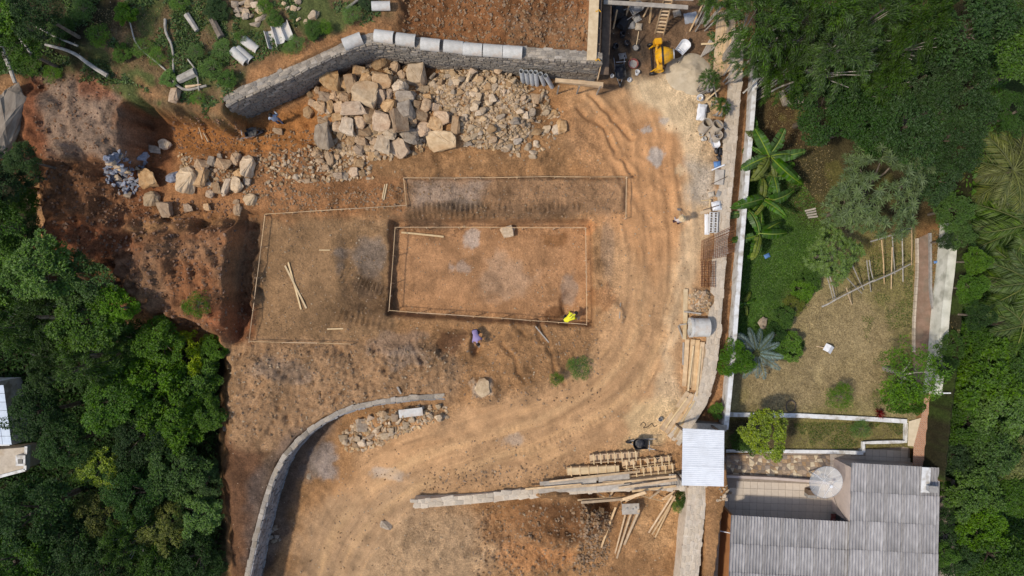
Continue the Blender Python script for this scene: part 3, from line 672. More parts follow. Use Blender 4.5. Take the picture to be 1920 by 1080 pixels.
def resample(pts, step):
    out = []; acc = 0
    for a, b in zip(pts[:-1], pts[1:]):
        a = Vector(a); b = Vector(b); L = (b - a).length; n = max(1, round(L / step))
        for k in range(n): out.append(a.lerp(b, k / n))
    out.append(Vector(pts[-1])); return out

def smooth_line(pts, it=2):
    pts = [Vector(p) for p in pts]
    for _ in range(it):
        q = [pts[0]]
        for a, b in zip(pts[:-1], pts[1:]): q += [a.lerp(b, .25), a.lerp(b, .75)]
        q.append(pts[-1]); pts = q
    return pts

def strip_core(name, line, wl, wr, z0, z1, mat, parent, batter=0.0):
    """solid wall core along a plan line; wl / wr: widths to the two sides; z0 a function or number"""
    mb = MB(); n = len(line); L = []; R = []
    for i, p in enumerate(line):
        d = (line[min(i + 1, n - 1)] - line[max(i - 1, 0)]); d = Vector((d.x, d.y)).normalized(); nn = Vector((-d.y, d.x))
        L.append(Vector((p.x, p.y)) + nn * wl); R.append(Vector((p.x, p.y)) - nn * wr)
    vs = []
    for i in range(n):
        zb = z0(line[i].x, line[i].y) if callable(z0) else z0
        zt = z1(i / (n - 1)) if callable(z1) else z1
        vs += [(L[i].x, L[i].y, zb), (L[i].x, L[i].y, zt), (R[i].x, R[i].y, zt), (R[i].x, R[i].y, zb)]
    fs = []
    for i in range(n - 1):
        a = i * 4; b = a + 4
        fs += [(a, a + 1, b + 1, b), (a + 1, a + 2, b + 2, b + 1), (a + 2, a + 3, b + 3, b + 2)]
    fs += [(0, 3, 2, 1), ((n - 1) * 4, (n - 1) * 4 + 1, (n - 1) * 4 + 2, (n - 1) * 4 + 3)]
    mb.add(vs, fs); return mb.build(name, mat, parent)

def stone_wall(name, label, pix, z_top, width, side, face_depth, sx=0.34, sz=0.24, face_mat='wall_stone', top_mat='wall_stone', z_bot=None, top=True, seed=1, cat='wall', cap=300, face=True, top_rows=3, smooth=2):
    """pix: photograph pixels of the visible top front edge at z_top; the wall body lies behind it.
    side=+1: the face looks to the side on the right of the walking direction"""
    r = random.Random(seed)
    line = [Vector((W(p[0], p[1], z_top).x, W(p[0], p[1], z_top).y, 0)) for p in pix]
    line = smooth_line(line, smooth) if smooth else line
    fine = resample(line, 0.25)
    root = empty(name, (0, 0, 0), label=label, cat=cat)
    back = width; root['kind'] = 'thing'
    zb = (lambda x, y: z_top - face_depth(x, y)) if callable(face_depth) else (z_top - face_depth)
    cm = M['mortar'] if face else M['wall_stone_pale']
    if side > 0: strip_core('mortar_core', fine, back, 0.0, zb, z_top, cm, root)
    else: strip_core('mortar_core', fine, 0.0, back, zb, z_top, cm, root)
    # arc length table
    P2 = [Vector((p.x, p.y)) for p in fine]; cum = [0]
    for a, b in zip(P2[:-1], P2[1:]): cum.append(cum[-1] + (b - a).length)
    def at(s):
        s = min(max(s, 0), cum[-1] - 1e-4); i = max(0, np.searchsorted(cum, s) - 1); i = min(i, len(P2) - 2)
        t = (s - cum[i]) / (cum[i + 1] - cum[i]); d = (P2[i + 1] - P2[i]).normalized()
        return P2[i].lerp(P2[i + 1], t), d
    places = []
    if face:
        zmax = max((face_depth(p.x, p.y) for p in fine)) if callable(face_depth) else face_depth
        row = 0; z = 0.02
        while z < zmax:
            hgt = sz * r.uniform(0.8, 1.2); s = -r.random() * sx
            while s < cum[-1]:
                w = sx * r.uniform(0.5, 1.6); p, d = at(s + w / 2)
                fd = face_depth(p.x, p.y) if callable(face_depth) else face_depth
                if z < fd:
                    nn = Vector((d.y, -d.x)) * side
                    c = p + nn * 0.005
                    places.append((face_mat, Vector((c.x, c.y, z_top - z - hgt / 2)), math.atan2(d.y, d.x), (w * 0.97, r.uniform(0.13, 0.22), hgt * 0.97), w * hgt * (1.0 if z < 1.0 else 0.5), (r.uniform(-.06, .06), r.uniform(-.04, .04), r.uniform(-.05, .05))))
                s += w
            z += hgt
    if top:
        y = 0.0
        for row in range(top_rows):
            wy = width / top_rows; s = -r.random() * sx
            while s < cum[-1]:
                w = sx * r.uniform(0.5, 1.6); p, d = at(s + w / 2); nn = Vector((-d.y, d.x)) * side
                c = p + nn * (y + wy / 2 + r.uniform(-.06, .06))
                places.append((top_mat, Vector((c.x, c.y, z_top - 0.047 + r.uniform(-.014, .02))), math.atan2(d.y, d.x), (w * 1.02, wy * r.uniform(0.85, 1.15), 0.12), w * wy * 1.5, (r.uniform(-.04, .04), r.uniform(-.04, .04), r.uniform(-.16, .16))))
                s += w
            y += wy
    places.sort(key=lambda q: -q[4])
    rest = []
    for k, (mn, loc, rz, sc, _, jr) in enumerate(places):
        kk = r.randrange(7)
        if k < cap:
            link_mesh('stone', STONES[mn][kk], root, loc, (jr[0], jr[1], rz + jr[2]), sc)
        else:
            rest.append((kk, Matrix.LocRotScale(loc, Euler((jr[0], jr[1], rz + jr[2])), Vector(sc))))
    if rest:
        V, F = join_copies(STONES['stone_fill'], rest)
        o = link_mesh('stone_infill', np_mesh('stone_infill', V, F, M[face_mat if face else top_mat]), root); o['kind'] = 'stuff'
    return root

stone_wall('retaining_wall', 'tall grey rubble-stone retaining wall bent behind the boulder heap', UP_WALL, Z_UP, 0.5, 1, lambda x, y: Z_UP - min(hw(x + 0.25, y - 0.45), 1.2) + 0.25,
           0.3, 0.24, 'wall_stone', 'wall_stone', seed=3, top_rows=3)
CW = list(reversed(CURVE_WALL))
stone_wall('retaining_wall', 'curved stone retaining wall with shade-toned face sweeping round the lower yard', [(p[0], p[1]) for p in CURVE_WALL], 0.06, 0.25, -1, lambda x, y: 0.06 - min(hw(x + 0.5, y - 0.25), 0) + 0.3,
           0.36, 0.24, 'wall_stone_shaded', 'wall_stone', seed=5, top_rows=1)
stone_wall('retaining_wall', 'long pale stone retaining wall with flat top beside the dirt channel', RET_WALL, 0.16, 0.74, -1, 1.1, 0.4, 0.3, 'wall_stone_pale', 'wall_stone_pale', seed=7, top_rows=3, face=False)
# the wall south of the tin-roofed shelter
stone_wall('retaining_wall', 'pale stone wall running beside the tiled patio, beyond the tin roof', SOUTH_WALL, -0.02, 0.0 + 1.05, -1, 2.9, 0.3, 0.3, 'wall_stone_pale', 'wall_stone_pale', seed=8, top_rows=5, face=False)
stone_wall('stone_wall', 'low unfinished wall of pale squared stones between road and lower yard', LOW_WALL, 0.27, 0.5, -1, 1.5, 0.42, 0.3, 'wall_stone_pale', 'wall_stone_pale', seed=9, top_rows=2, face=False, smooth=1)

def rendered_wall(name, label, pix, z_top, width, depth, mat, smooth=1, wobble=0.0):
    line = [Vector((W(p[0], p[1], z_top).x, W(p[0], p[1], z_top).y, 0)) for p in pix]
    line = resample(smooth_line(line, smooth), 0.5)
    root = empty(name, (0, 0, 0), label=label, cat='wall'); root['kind'] = 'thing'
    strip_core('wall_body', line, width / 2, width / 2, z_top - depth, z_top, mat, root)
    o = strip_core('coping', line, width / 2 + 0.025, width / 2 + 0.025, z_top + 0.002, z_top + 0.05, mat, root)
    return root
rendered_wall('boundary_wall', 'narrow white rendered wall between the dirt channel and the garden', WHITE_WALL, 0.0, 0.2, 2.1, M['white_paint'])
rendered_wall('garden_wall', 'white low wall between the dry lawn and the lower terrace', [(1362, 777), (1500, 779), (1640, 786), (1700, 790)], -1.65, 0.2, 0.75, M['white_paint'], 0)
rendered_wall('garden_wall', 'white low wall edging the terrace above the mosaic floor', [(1361, 846), (1450, 846), (1560, 847), (1618, 849)], -2.15, 0.16, 0.75, M['white_paint'], 0)
rendered_wall('garden_wall', 'short white wall stepping round the end of the terrace', [(1619, 848), (1619, 830), (1698, 828), (1699, 793)], -2.1, 0.13, 0.8, M['white_paint'], 0)
rendered_wall('boundary_wall', 'mossy white broad wall between the garden path and the palms', [(1790, 418), (1783, 500), (1774, 570), (1766, 670), (1757, 740)], -0.75, 0.42, 3.2, M['white_moss'])
# ------------------------------------------------------------------ boulders and rubble
ORD = ['first', 'second', 'third', 'fourth', 'fifth', 'sixth', 'seventh', 'eighth', 'ninth', 'tenth', 'eleventh', 'twelfth', 'thirteenth', 'fourteenth', 'fifteenth', 'sixteenth']
NUM = ['one', 'two', 'three', 'four', 'five', 'six', 'seven', 'eight', 'nine']
def put_rock(px, py, w, h, mat='rock_tan', name='boulder', lift=0.22, big=True, seed=None, zscale=0.85):
    r = random.Random(int(px * 131 + py * 17) if seed is None else seed)
    p = G(px, py); m = max(w, h) / S; lo = (w + h) / 2 / S
    pool = (BOULDERS if big else ROCKS)[mat]; me = pool[r.randrange(len(pool))]
    o = link_mesh(name, me, None, (p.x, p.y, p.z + lo * lift), (r.uniform(-.3, .3), r.uniform(-.3, .3), r.uniform(-.25, .25) + r.choice((0, math.pi))), (w / S * 1.04, h / S * 1.04, lo * zscale * r.uniform(0.85, 1.15)))
    return o
heap = [(285,255,170,160),(715,105,170,150),(610,100,90,90),(515,165,110,90),(820,140,90,110),(1000,195,160,190),(455,270,110,150),(575,240,110,110),(715,240,160,130),(570,370,210,200),
 (690,365,100,130),(765,350,60,100),(865,295,130,100),(910,375,160,110),(960,335,60,40),(1060,320,100,80),(1085,380,70,60),(160,320,50,70),(105,355,60,60),(225,375,110,80),(310,360,90,90),(390,385,110,90),
 (120,420,70,60),(185,465,110,90),(85,505,90,100),(265,460,60,120),(345,465,100,90),(330,540,100,80),(480,480,200,120),(610,530,110,130),(770,455,130,100),(910,490,130,150),(1000,430,70,60),(1085,445,90,110),
 (715,580,150,160),(865,585,150,210),(1040,525,100,130),(430,630,120,150),(530,590,100,110),(330,620,80,80),(210,570,80,60),(1060,650,130,130),(1165,610,130,120),(1210,560,130,110),(1165,465,100,70),
 (235,710,150,220),(775,690,120,100),(945,710,160,140),(730,780,130,150),(860,810,170,170),(1210,755,240,160),(560,670,110,70),(440,740,80,90),(530,745,110,70),(510,815,90,100),(380,700,60,60),
 (615,870,60,80),(710,830,70,45),(265,890,70,120),(160,850,100,70),(185,910,80,40),(515,930,90,80),(470,1005,90,90),(535,1015,60,60),(335,1035,80,60),(395,1040,50,60),(320,875,60,50),(235,965,60,50),
 (650,750,100,60),(1330,620,80,150),(870,190,70,80),(900,135,70,60),(960,560,70,90),(640,620,70,70),(380,260,70,110)]
HEAPN = {9: 'biggest tan boulder at the top of the boulder heap', 45: 'upright grey and brown boulder standing alone at the foot of the boulder heap', 50: 'broad flat pale boulder with small stones lying on it',
         5: 'rounded pale boulder nearest the straight stone wall', 0: 'large tan boulder perched beside the slanted stone wall', 13: 'boulder with one white and one blue-grey face', 49: 'long rounded brown boulder at the lower edge of the heap',
         1: 'large square brown boulder touching the bend of the stone wall', 35: 'tall oval tan boulder in the middle of the heap'}
items = []
for i, (x, y, w, h) in enumerate(heap):
    px, py = 560 + x / 4.5, 100 + y / 4.5
    mat = 'rock_grey' if i in (45, 13, 47, 31, 65) else ('rock_pale' if i in (50, 37, 12, 9, 48, 5, 46, 15) else 'rock_tan')
    depth = 0.36 if (w + h) > 190 else 0.2
    o = put_rock(px, py, w / 4.5 * 1.0, h / 4.5 * 1.0, mat, 'boulder', depth)
    items.append((i, px, py, o))
rows = sorted(items, key=lambda t: t[2]); nrow = 7; per = math.ceil(len(rows) / nrow)
for k in range(nrow):
    rr = sorted(rows[k * per:(k + 1) * per], key=lambda t: t[1])
    for j, (i, px, py, o) in enumerate(rr):
        lb = HEAPN.get(i) or f'tan boulder, {ORD[j]} from the west in the {ORD[k]} row of the heap below the wall'
        tag(o, lb, 'boulder', 'boulders heaped below the stone wall')

left = [(630,575,200,210,'rock_tan','round brown boulder standing alone beside the blue-grey stone pile'),(890,560,160,110,'rock_blue','flat blue-grey slab leaning on a pale boulder'),(1040,600,220,270,'rock_pale','big pale pointed boulder behind the blue-grey slab'),
 (1200,560,150,210,'rock_tan','brown wedge boulder touching the big pale pointed one'),(1215,425,140,130,'rock_tan','tan boulder above the brown wedge boulder'),(1450,410,170,120,'rock_tan','long tan boulder tilted among gravel'),
 (1580,355,110,150,'rock_tan','upright brown boulder at the north of the small boulder group'),(1720,440,160,230,'rock_pale','long pale boulder at the east of the small boulder group'),(1605,640,150,170,'rock_pale','pale four-sided boulder below the long pale one'),
 (1485,660,80,200,'rock_pale','thin pale splinter of rock lying on edge'),(1380,680,90,130,'rock_tan','squat tan boulder beside the thin splinter'),(1290,745,100,90,'rock_tan','square tan block on the trodden earth'),(1610,530,110,90,'rock_tan','small tan boulder wedged among pale boulders'),
 (640,805,200,150,'rock_pale','pale pinkish five-sided boulder below the round brown one'),(805,920,150,180,'rock_tan','rounded tan boulder on an orange patch of soil'),(680,250,130,80,'rock_grey','grey flat block in the shade of the hollow'),(790,190,140,110,'rock_pale','cream rounded boulder in the mouth of the hollow'),
 (1055,900,100,90,'rock_tan','small round boulder alone at the top of the bank'),(1260,890,80,80,'rock_tan','smallest round boulder alone at the top of the bank'),(1750,810,150,120,'rock_pale','cream boulder near the corner stake of the string line'),(1600,920,100,130,'rock_tan','tan boulder at the shaded corner of the cut'),
 (1580,830,80,60,'rock_tan','small tan rock above the shaded corner of the cut'),(1710,610,80,80,'rock_grey','dark grey round rock beside the pale boulders'),(1310,380,90,100,'rock_grey','dark grey rock wedged north of the pale boulders'),(1400,330,60,70,'rock_grey','small dark grey block with pale edges'),(520,320,120,100,'rock_blue','cluster-like blue-grey block between the pile and the hollow')]
for x, y, w, h, mt, lb in left:
    tag(put_rock(180 + x / 6, 240 + y / 6, w / 6 * 1.05, h / 6 * 1.05, mt, 'boulder', 0.24), lb, 'boulder', 'boulders scattered on the bench')
more = [(952, 435, 26, 22, 'rock_pale', 'single whitish boulder at the edge of the foundation pit'), (330, 181, 20, 25, 'rock_tan', 'single tan boulder at the edge of the weedy hill'), (905, 727, 30, 34, 'rock_pale', 'pale flat boulder half buried near the worker in purple'),
        (680, 796, 25, 26, 'rock_grey', 'dark flat stone on the rubble below the curved wall'), (1428, 606, 19, 24, 'rock_grey', 'brown-grey boulder on the lawn beside the hedge'), (1054, 238, 18, 26, 'rock_tan', 'brown boulder at the east end of the rubble heap'),
        (522, 247, 20, 12, 'rock_tan', 'flat tan rock in front of the worker by the wall'), (1236, 955, 0, 0, '', ''), (1127, 958, 12, 12, 'rock_tan', 'small rock beside the dirty board table'), (275, 800, 0, 0, '', ''), (725, 983, 22, 15, 'rock_grey', 'flat grey concrete lump alone in the lower yard'),
        (579, 893, 8, 13, 'rock_pale', 'small white block in the shade of the curved wall'), (18, 232, 46, 130, 'rock_grey', 'huge grey rock face at the foot of the wooded slope'), (420, 805, 10, 11, 'rock_grey', 'grey stone alone at the edge of the woods')]
for px, py, w, h, mt, lb in more:
    if w: tag(put_rock(px, py, w, h, mt, 'boulder', (0.02 if 'half buried' in lb else 0.2) if w < 40 else 0.1, zscale=(0.3 if 'half buried' in lb else 0.85) if w < 40 else 0.6), lb, 'boulder')

# countable rubble stones, then the rest of each heap as one mass
def scatter(n, poly, smin, smax, rnd, peak=None):
    xs = [p[0] for p in poly]; ys = [p[1] for p in poly]; out = []
    while len(out) < n:
        x = rnd.uniform(min(xs), max(xs)); y = rnd.uniform(min(ys), max(ys))
        if bool(inside(np.array([x]), np.array([y]), poly)[0]): out.append((x, y, rnd.uniform(smin, smax) ** 1.0))
    return out
def rubble_heap(n, poly, smin, smax, mats, label, group, seed, lift=0.15, stack=0.0, cat='stone'):
    r = random.Random(seed); got = []
    for x, y, s in scatter(n, poly, smin, smax, r):
        o = put_rock(x, y, s * r.uniform(.8, 1.25), s * r.uniform(.7, 1.1), r.choice(mats), 'rubble_stone', lift + stack * r.random(), False, seed=r.randrange(10 ** 6))
        got.append((x, y, o))
    nr = max(1, min(9, round(math.sqrt(n / 1.7)))); got.sort(key=lambda t: t[1]); per = math.ceil(n / nr)
    for k in range(nr):
        for j, (x, y, o) in enumerate(sorted(got[k * per:(k + 1) * per])):
            tag(o, f'{label}, row {NUM[k]} from the top, {ORD[j]} from the west', cat, group)
rub_poly = [(800, 150), (835, 124), (930, 124), (985, 160), (1000, 215), (985, 265), (960, 285), (870, 272), (858, 240), (822, 215)]
rubble_heap(112, rub_poly, 8, 15, ['rock_pale', 'rock_pale', 'rock_tan', 'rock_grey'], 'small stone of the rubble heap', 'stones of the rubble heap', 61, 0.2, 0.5)
rubble_heap(16, [(985, 165), (1030, 170), (1050, 240), (1000, 300), (955, 290), (1000, 230)], 11, 21, ['rock_tan', 'rock_pale'], 'brown stone at the rubble edge', 'stones at the edge of the rubble heap', 62)
rubble_heap(46, [(198, 300), (215, 288), (255, 296), (262, 345), (245, 368), (225, 358), (200, 335)], 7, 14, ['rock_blue', 'rock_blue', 'rock_blue', 'rock_pale'], 'stone of the blue-grey pile', 'stones of the blue-grey pile', 63, 0.2, 0.6)
rubble_heap(30, [(640, 812), (690, 775), (760, 765), (838, 757), (838, 780), (780, 800), (700, 840), (650, 845)], 10, 17, ['rock_pale', 'rock_tan'], 'stone under the curved wall', 'stones below the curved wall', 64, 0.2, 0.4)
rubble_heap(8, [(505, 985), (525, 975), (535, 1020), (508, 1035)], 6, 12, ['rock_grey'], 'grey stone beneath the wall', 'stones shaded by the curved wall', 65)
rubble_heap(18, [(432, 0), (485, 0), (500, 30), (470, 66), (440, 40)], 9, 16, ['rock_grey', 'rock_pale'], 'grey stone among hill weeds', 'stones among the weeds on the hill', 66, 0.2, 0.3)
rubble_heap(12, [(530, 0), (575, 0), (600, 30), (570, 45), (540, 40)], 8, 14, ['rock_grey', 'rock_pale'], 'pale stone above concrete channels', 'stones above the concrete channels', 67)
rubble_heap(14, [(330, 290), (360, 285), (420, 320), (460, 350), (440, 365), (360, 340)], 6, 11, ['rock_pale', 'rock_tan'], 'small stone between bench boulders', 'small stones among the bench boulders', 68)
rubble_heap(18, [(490, 300), (560, 300), (690, 290), (700, 330), (620, 345), (490, 350)], 6, 12, ['rock_tan', 'rock_pale'], 'stone strewn below boulder heap', 'stones strewn below the boulder heap', 69)
rubble_heap(10, [(1295, 548), (1328, 545), (1328, 588), (1292, 590)], 6, 11, ['rock_tan'], 'orange lump beside rebar cage', 'stones of the small orange rubble heap', 70)
rubble_heap(14, [(1342, 920), (1372, 902), (1370, 930), (1345, 950)], 4, 8, ['rock_pale', 'rock_grey'], 'white stone in corner bed', 'white stones in the corner bed', 71, 0.2, 0.4)
def stuff_rubble(name, label, areas, mat, seed, proto='rock_pale', lift=0.1, cat='rubble'):
    r = random.Random(seed); pl = []
    for n, poly, smin, smax in areas:
        for x, y, s in scatter(n, poly, smin, smax, r):
            p = G(x, y); w = s / S
            pl.append((r.randrange(8), Matrix.LocRotScale(Vector((p.x, p.y, p.z + w * lift)), Euler((r.uniform(-.5, .5), r.uniform(-.5, .5), r.uniform(0, 6.3))), Vector((w * r.uniform(.8, 1.2), w * r.uniform(.7, 1), w * r.uniform(.6, .9))))))
    V, F = join_copies(ROCKS[proto], pl)
    o = link_mesh(name, np_mesh(name, V, F, M[mat])); return tag(o, label, cat, kind='stuff')
stuff_rubble('rubble', 'loose broken stone filling the heaps below the stone wall', [(2300, rub_poly, 4, 9), (900, [(590, 190), (700, 120), (800, 160), (830, 270), (740, 300), (620, 290)], 5, 11), (90, [(985, 165), (1040, 170), (1060, 240), (1000, 300), (955, 290), (1000, 230)], 4, 10),
    (260, [(480, 290), (600, 270), (700, 290), (690, 335), (500, 350)], 3, 8), (60, [(600, 190), (700, 115), (800, 150), (830, 270), (740, 300), (620, 290)], 11, 18), (150, [(590, 260), (690, 270), (700, 335), (600, 340)], 4, 9), (380, [(640, 812), (690, 775), (838, 757), (838, 785), (780, 805), (700, 842), (650, 848)], 4, 9), (140, [(1292, 545), (1330, 545), (1330, 590), (1290, 590)], 3, 7), (260, [(330, 285), (480, 300), (470, 365), (350, 345)], 3, 7)], 'rubble', 72)
stuff_rubble('clods', 'crumbled earth clods and small stones strewn over the brown ground', [(450, [(420, 650), (850, 640), (860, 740), (640, 765), (520, 840), (430, 830)], 2, 6), (450, [(900, 950), (1120, 940), (1140, 1040), (1050, 1080), (880, 1080)], 2, 6),
    (420, [(1090, 950), (1150, 960), (1140, 1060), (1080, 1080)], 2, 7), (700, [(755, 0), (1105, 0), (1105, 95), (755, 68)], 2, 6), (500, [(440, 240), (600, 240), (640, 350), (450, 390)], 2, 6), (500, [(740, 340), (1180, 330), (1180, 410), (740, 410)], 1.5, 4),
    (300, [(850, 600), (1130, 610), (1130, 760), (850, 760)], 1.5, 5), (450, [(455, 400), (740, 400), (730, 650), (455, 650)], 1.5, 4), (250, [(740, 410), (1110, 410), (1110, 612), (740, 590)], 1.3, 3.2), (280, [(1050, 190), (1330, 250), (1320, 700), (1100, 800), (1110, 400)], 1.2, 3.4), (240, [(650, 850), (1100, 780), (1100, 890), (780, 920), (600, 1070)], 1.3, 3.6),
    (160, [(800, 880), (1060, 870), (1060, 905), (780, 925)], 2.5, 5), (250, [(640, 950), (1300, 930), (1290, 1080), (560, 1080)], 1.3, 4), (300, [(500, 370), (760, 340), (750, 392), (500, 402)], 2, 5)], 'clod', 73, lift=0.12, cat='earth clods')
stuff_rubble('clods', 'reddish clods of the broken earth banks beside the woods', [(900, [(70, 300), (200, 300), (230, 430), (440, 410), (446, 630), (300, 610), (60, 480)], 2, 7), (300, [(60, 130), (230, 130), (225, 300), (70, 300)], 2, 5), (300, [(190, 360), (440, 380), (440, 410), (190, 430)], 2, 6), (260, [(320, 210), (460, 230), (440, 290), (330, 280)], 2, 5)], 'clod_red', 74, lift=0.12, cat='earth clods')
stuff_rubble('pebbles', 'small pale stones and scraps strewn over the whole site', [(420, [(740, 200), (1320, 200), (1310, 700), (1150, 800), (720, 720), (480, 640), (480, 420)], 1.6, 4.0), (260, [(640, 870), (1150, 790), (1290, 930), (1290, 1080), (560, 1080)], 1.6, 4.5), (220, [(420, 660), (850, 650), (840, 740), (520, 830), (430, 800)], 1.8, 5)], 'rock_pale', 75, lift=0.15, cat='pebbles')
stuff_rubble('rubble', 'small blue-grey chips filling the pile by the hollow', [(170, [(196, 298), (215, 286), (258, 292), (266, 345), (248, 370), (222, 362), (196, 335)], 4, 8)], 'rock_blue', 76, lift=0.3)
# ------------------------------------------------------------------ concrete drain pieces, pipes
def half_pipe_mesh(L, r, th, mat, up=True, n=14):
    """half round gutter along local x, convex side up when up"""
    mb = MB(); vs = []; s = 1 if up else -1
    for x in (-L / 2, L / 2):
        for rr in (r, r - th):
            for k in range(n + 1):
                t = math.pi * k / n; vs.append((x, rr * math.cos(t), s * rr * math.sin(t) + (0 if up else r)))
    m = n + 1; fs = []
    for k in range(n):
        fs += [(k, k + 1, 2 * m + k + 1, 2 * m + k), (m + k + 1, m + k, 3 * m + k, 3 * m + k + 1),
               (k + 1, k, m + k, m + k + 1), (2 * m + k, 2 * m + k + 1, 3 * m + k + 1, 3 * m + k)]
    for k in (0, n): fs.append((k, m + k, 3 * m + k, 2 * m + k))
    mb.add(vs, fs); return mb.mesh('half_pipe', mat)
HP_UP = half_pipe_mesh(1.0, 0.33, 0.05, M['concrete']); HP_DN = half_pipe_mesh(1.0, 0.3, 0.045, M['concrete'], False)
wall_pipes = [(661, 77, 21, 'concrete gutter piece alone on the slanted part of the stone wall'), (720, 68, -7, 'first concrete gutter piece past the bend of the wall top'), (761, 74, -7, 'second concrete gutter piece past the bend of the wall top'),
              (807, 83, -6, 'third concrete gutter piece past the bend of the wall top'), (850, 87, -6, 'fourth concrete gutter piece past the bend of the wall top'), (886, 92, -4, 'fifth concrete gutter piece past the bend of the wall top'),
              (924, 94.5, -4, 'sixth gutter piece on the wall top, stained by earth'), (961, 97, -4, 'last gutter piece on the wall top, earth over its back edge')]
for px, py, a, lb in wall_pipes:
    p = W(px, py, Z_UP + 0.1); o = link_mesh('concrete_gutter', HP_UP, None, (p.x, p.y, Z_UP + 0.03), (0, 0, math.radians(a)))
    tag(o, lb, 'gutter', 'concrete gutter pieces on the wall top')
for px, py, a, dz, up, lb in ((471, 85, -36, 0.02, True, 'concrete gutter piece lying alone on the slope beside the weeds'), (459, 104, -40, 0.02, True, 'concrete gutter piece under another on the slope'), (452, 108, -42, 0.16, True, 'concrete gutter piece lying over another on the slope'),
                              (510, 76, 106, 0.0, False, 'upturned concrete channel, western of three side by side'), (524, 67, 108, 0.03, False, 'upturned concrete channel, middle of three side by side'), (539, 60, 112, 0.0, False, 'upturned concrete channel, eastern of three side by side')):
    p = G(px, py, 0); o = link_mesh('concrete_gutter', HP_UP if up else HP_DN, None, (p.x, p.y, p.z + dz), (0.05, 0.04, math.radians(a)), (0.95, 0.75 if up else 0.8, 0.75))
    tag(o, lb, 'gutter', 'concrete gutter pieces on the hill')
p = G(716, 15, 0.2); o = link_mesh('concrete_gutter', HP_UP, None, p, (0, 0.1, 0.05), (0.95, 0.75, 0.7)); tag(o, 'concrete gutter piece half in the weeds above the wall', 'gutter', 'concrete gutter pieces on the hill')

def pipe_mesh(L, r, th, mat, n=22):
    mb = MB(); mb.lathe([(r, 0), (r, L), (r - th, L), (r - th, 0)], n, closed=True); return mb.mesh('pipe', mat, smooth=False)
def place_axis(o, a, b):
    a = Vector(a); b = Vector(b); o.location = a; o.rotation_mode = 'QUATERNION'; o.rotation_quaternion = (b - a).to_track_quat('Z', 'Y')
PV = pipe_mesh(1.55, 0.125, 0.012, M['pvc'], 16)
tops = [(978, 136), (987, 137.5), (996, 137.5), (1004.5, 138), (1014, 141), (1024, 144)]; bots = [(981, 155), (990, 157), (998.5, 158), (1007, 159), (1020, 158), (1035, 163)]
for k, (t, b) in enumerate(zip(tops, bots)):
    bz = gz(*b) + 0.02; B = W(b[0], b[1], bz); T = W(t[0], t[1], bz + 1.35)
    o = link_mesh('plastic_pipe', PV); place_axis(o, B, T)
    tag(o, f'short grey plastic pipe leaning on the stone wall, {ORD[k]} of six from the rubble', 'pipe', 'plastic pipes leaning on the stone wall')

# big concrete pipes by the sacks
for (tx, ty, bx, by, r, L, lb) in ((1327, 230, 1317, 243, 0.29, 0.95, 'concrete pipe beside the white sack, its dark mouth tilted upwards'), (1347, 233, 1333, 252, 0.31, 1.05, 'widest concrete pipe leaning against the stone wall, loose bar across its mouth'), (1347, 252, 1338, 263, 0.27, 0.9, 'concrete pipe next to the small wheelbarrow tray')):
    bz = gz(bx, by) + 0.1; B = W(bx, by, bz); T = W(tx, ty, bz + L * 0.8)
    o = link_mesh('concrete_pipe', pipe_mesh((T - B).length, r, 0.045, M['concrete_dirty'])); place_axis(o, B, T)
    tag(o, lb, 'pipe', 'concrete pipes by the stone wall')
root = empty('concrete_tank_ring', G(1307, 613), label='large pale concrete pipe lying between timber boards and the stone wall', cat='pipe')
mb = MB(); mb.lathe([(0.52, -0.52), (0.52, 0.52), (0.45, 0.52), (0.45, -0.52)], 30, Matrix.Translation((0, 0, 0.5)) @ Matrix.Rotation(math.pi / 2, 4, 'Y'), closed=True)
mb.build('pipe_shell', M['concrete'], root)
mb = MB(); mb.lathe([(0.56, -0.56), (0.56, -0.4), (0.5, -0.4), (0.5, -0.56)], 30, Matrix.Translation((0, 0, 0.5)) @ Matrix.Rotation(math.pi / 2, 4, 'Y'), closed=True)
mb.build('socket_rim', M['concrete'], root)

# ------------------------------------------------------------------ timber
def plank(a, b, w, h, mat, label, group=None, name='plank', cat='plank', za=0.05, zb=None, abs_z=None):
    """a, b photograph pixels; za / zb heights above the ground (or abs_z)"""
    zb = za if zb is None else zb
    if abs_z is None: A = G(a[0], a[1], za); B = G(b[0], b[1], zb)
    else: A = W(a[0], a[1], abs_z); B = W(b[0], b[1], abs_z if zb is None or zb == za else zb)
    d = B - A; L = d.length; mb = MB(); n = 5; r = random.Random(int(a[0] * 7 + a[1] * 3 + b[0]))
    vs = []; bend = r.uniform(-.012, .012)
    for k in range(n + 1):
        t = k / n - 0.5; off = bend * (1 - 4 * t * t)
        for sx, sz in ((-1, -1), (1, -1), (1, 1), (-1, 1)): vs.append((t * L, sx * w / 2 + off * L * 0.3, sz * h / 2 + off * 0.5))
    fs = []
    for k in range(n):
        q = k * 4
        for j in range(4): fs.append((q + j, q + (j + 1) % 4, q + 4 + (j + 1) % 4, q + 4 + j))
    fs += [(3, 2, 1, 0), (n * 4, n * 4 + 1, n * 4 + 2, n * 4 + 3)]
    mb.add(vs, [tuple(reversed(f)) for f in fs])
    o = mb.build(name, mat); o.location = (A + B) / 2; o.rotation_mode = 'QUATERNION'
    x = d.normalized(); up = Vector((0, 0, 1)); y = up.cross(x).normalized(); z = x.cross(y)
    o.rotation_quaternion = Matrix((x, y, z)).transposed().to_quaternion()
    return tag(o, label, cat, group) if label else o

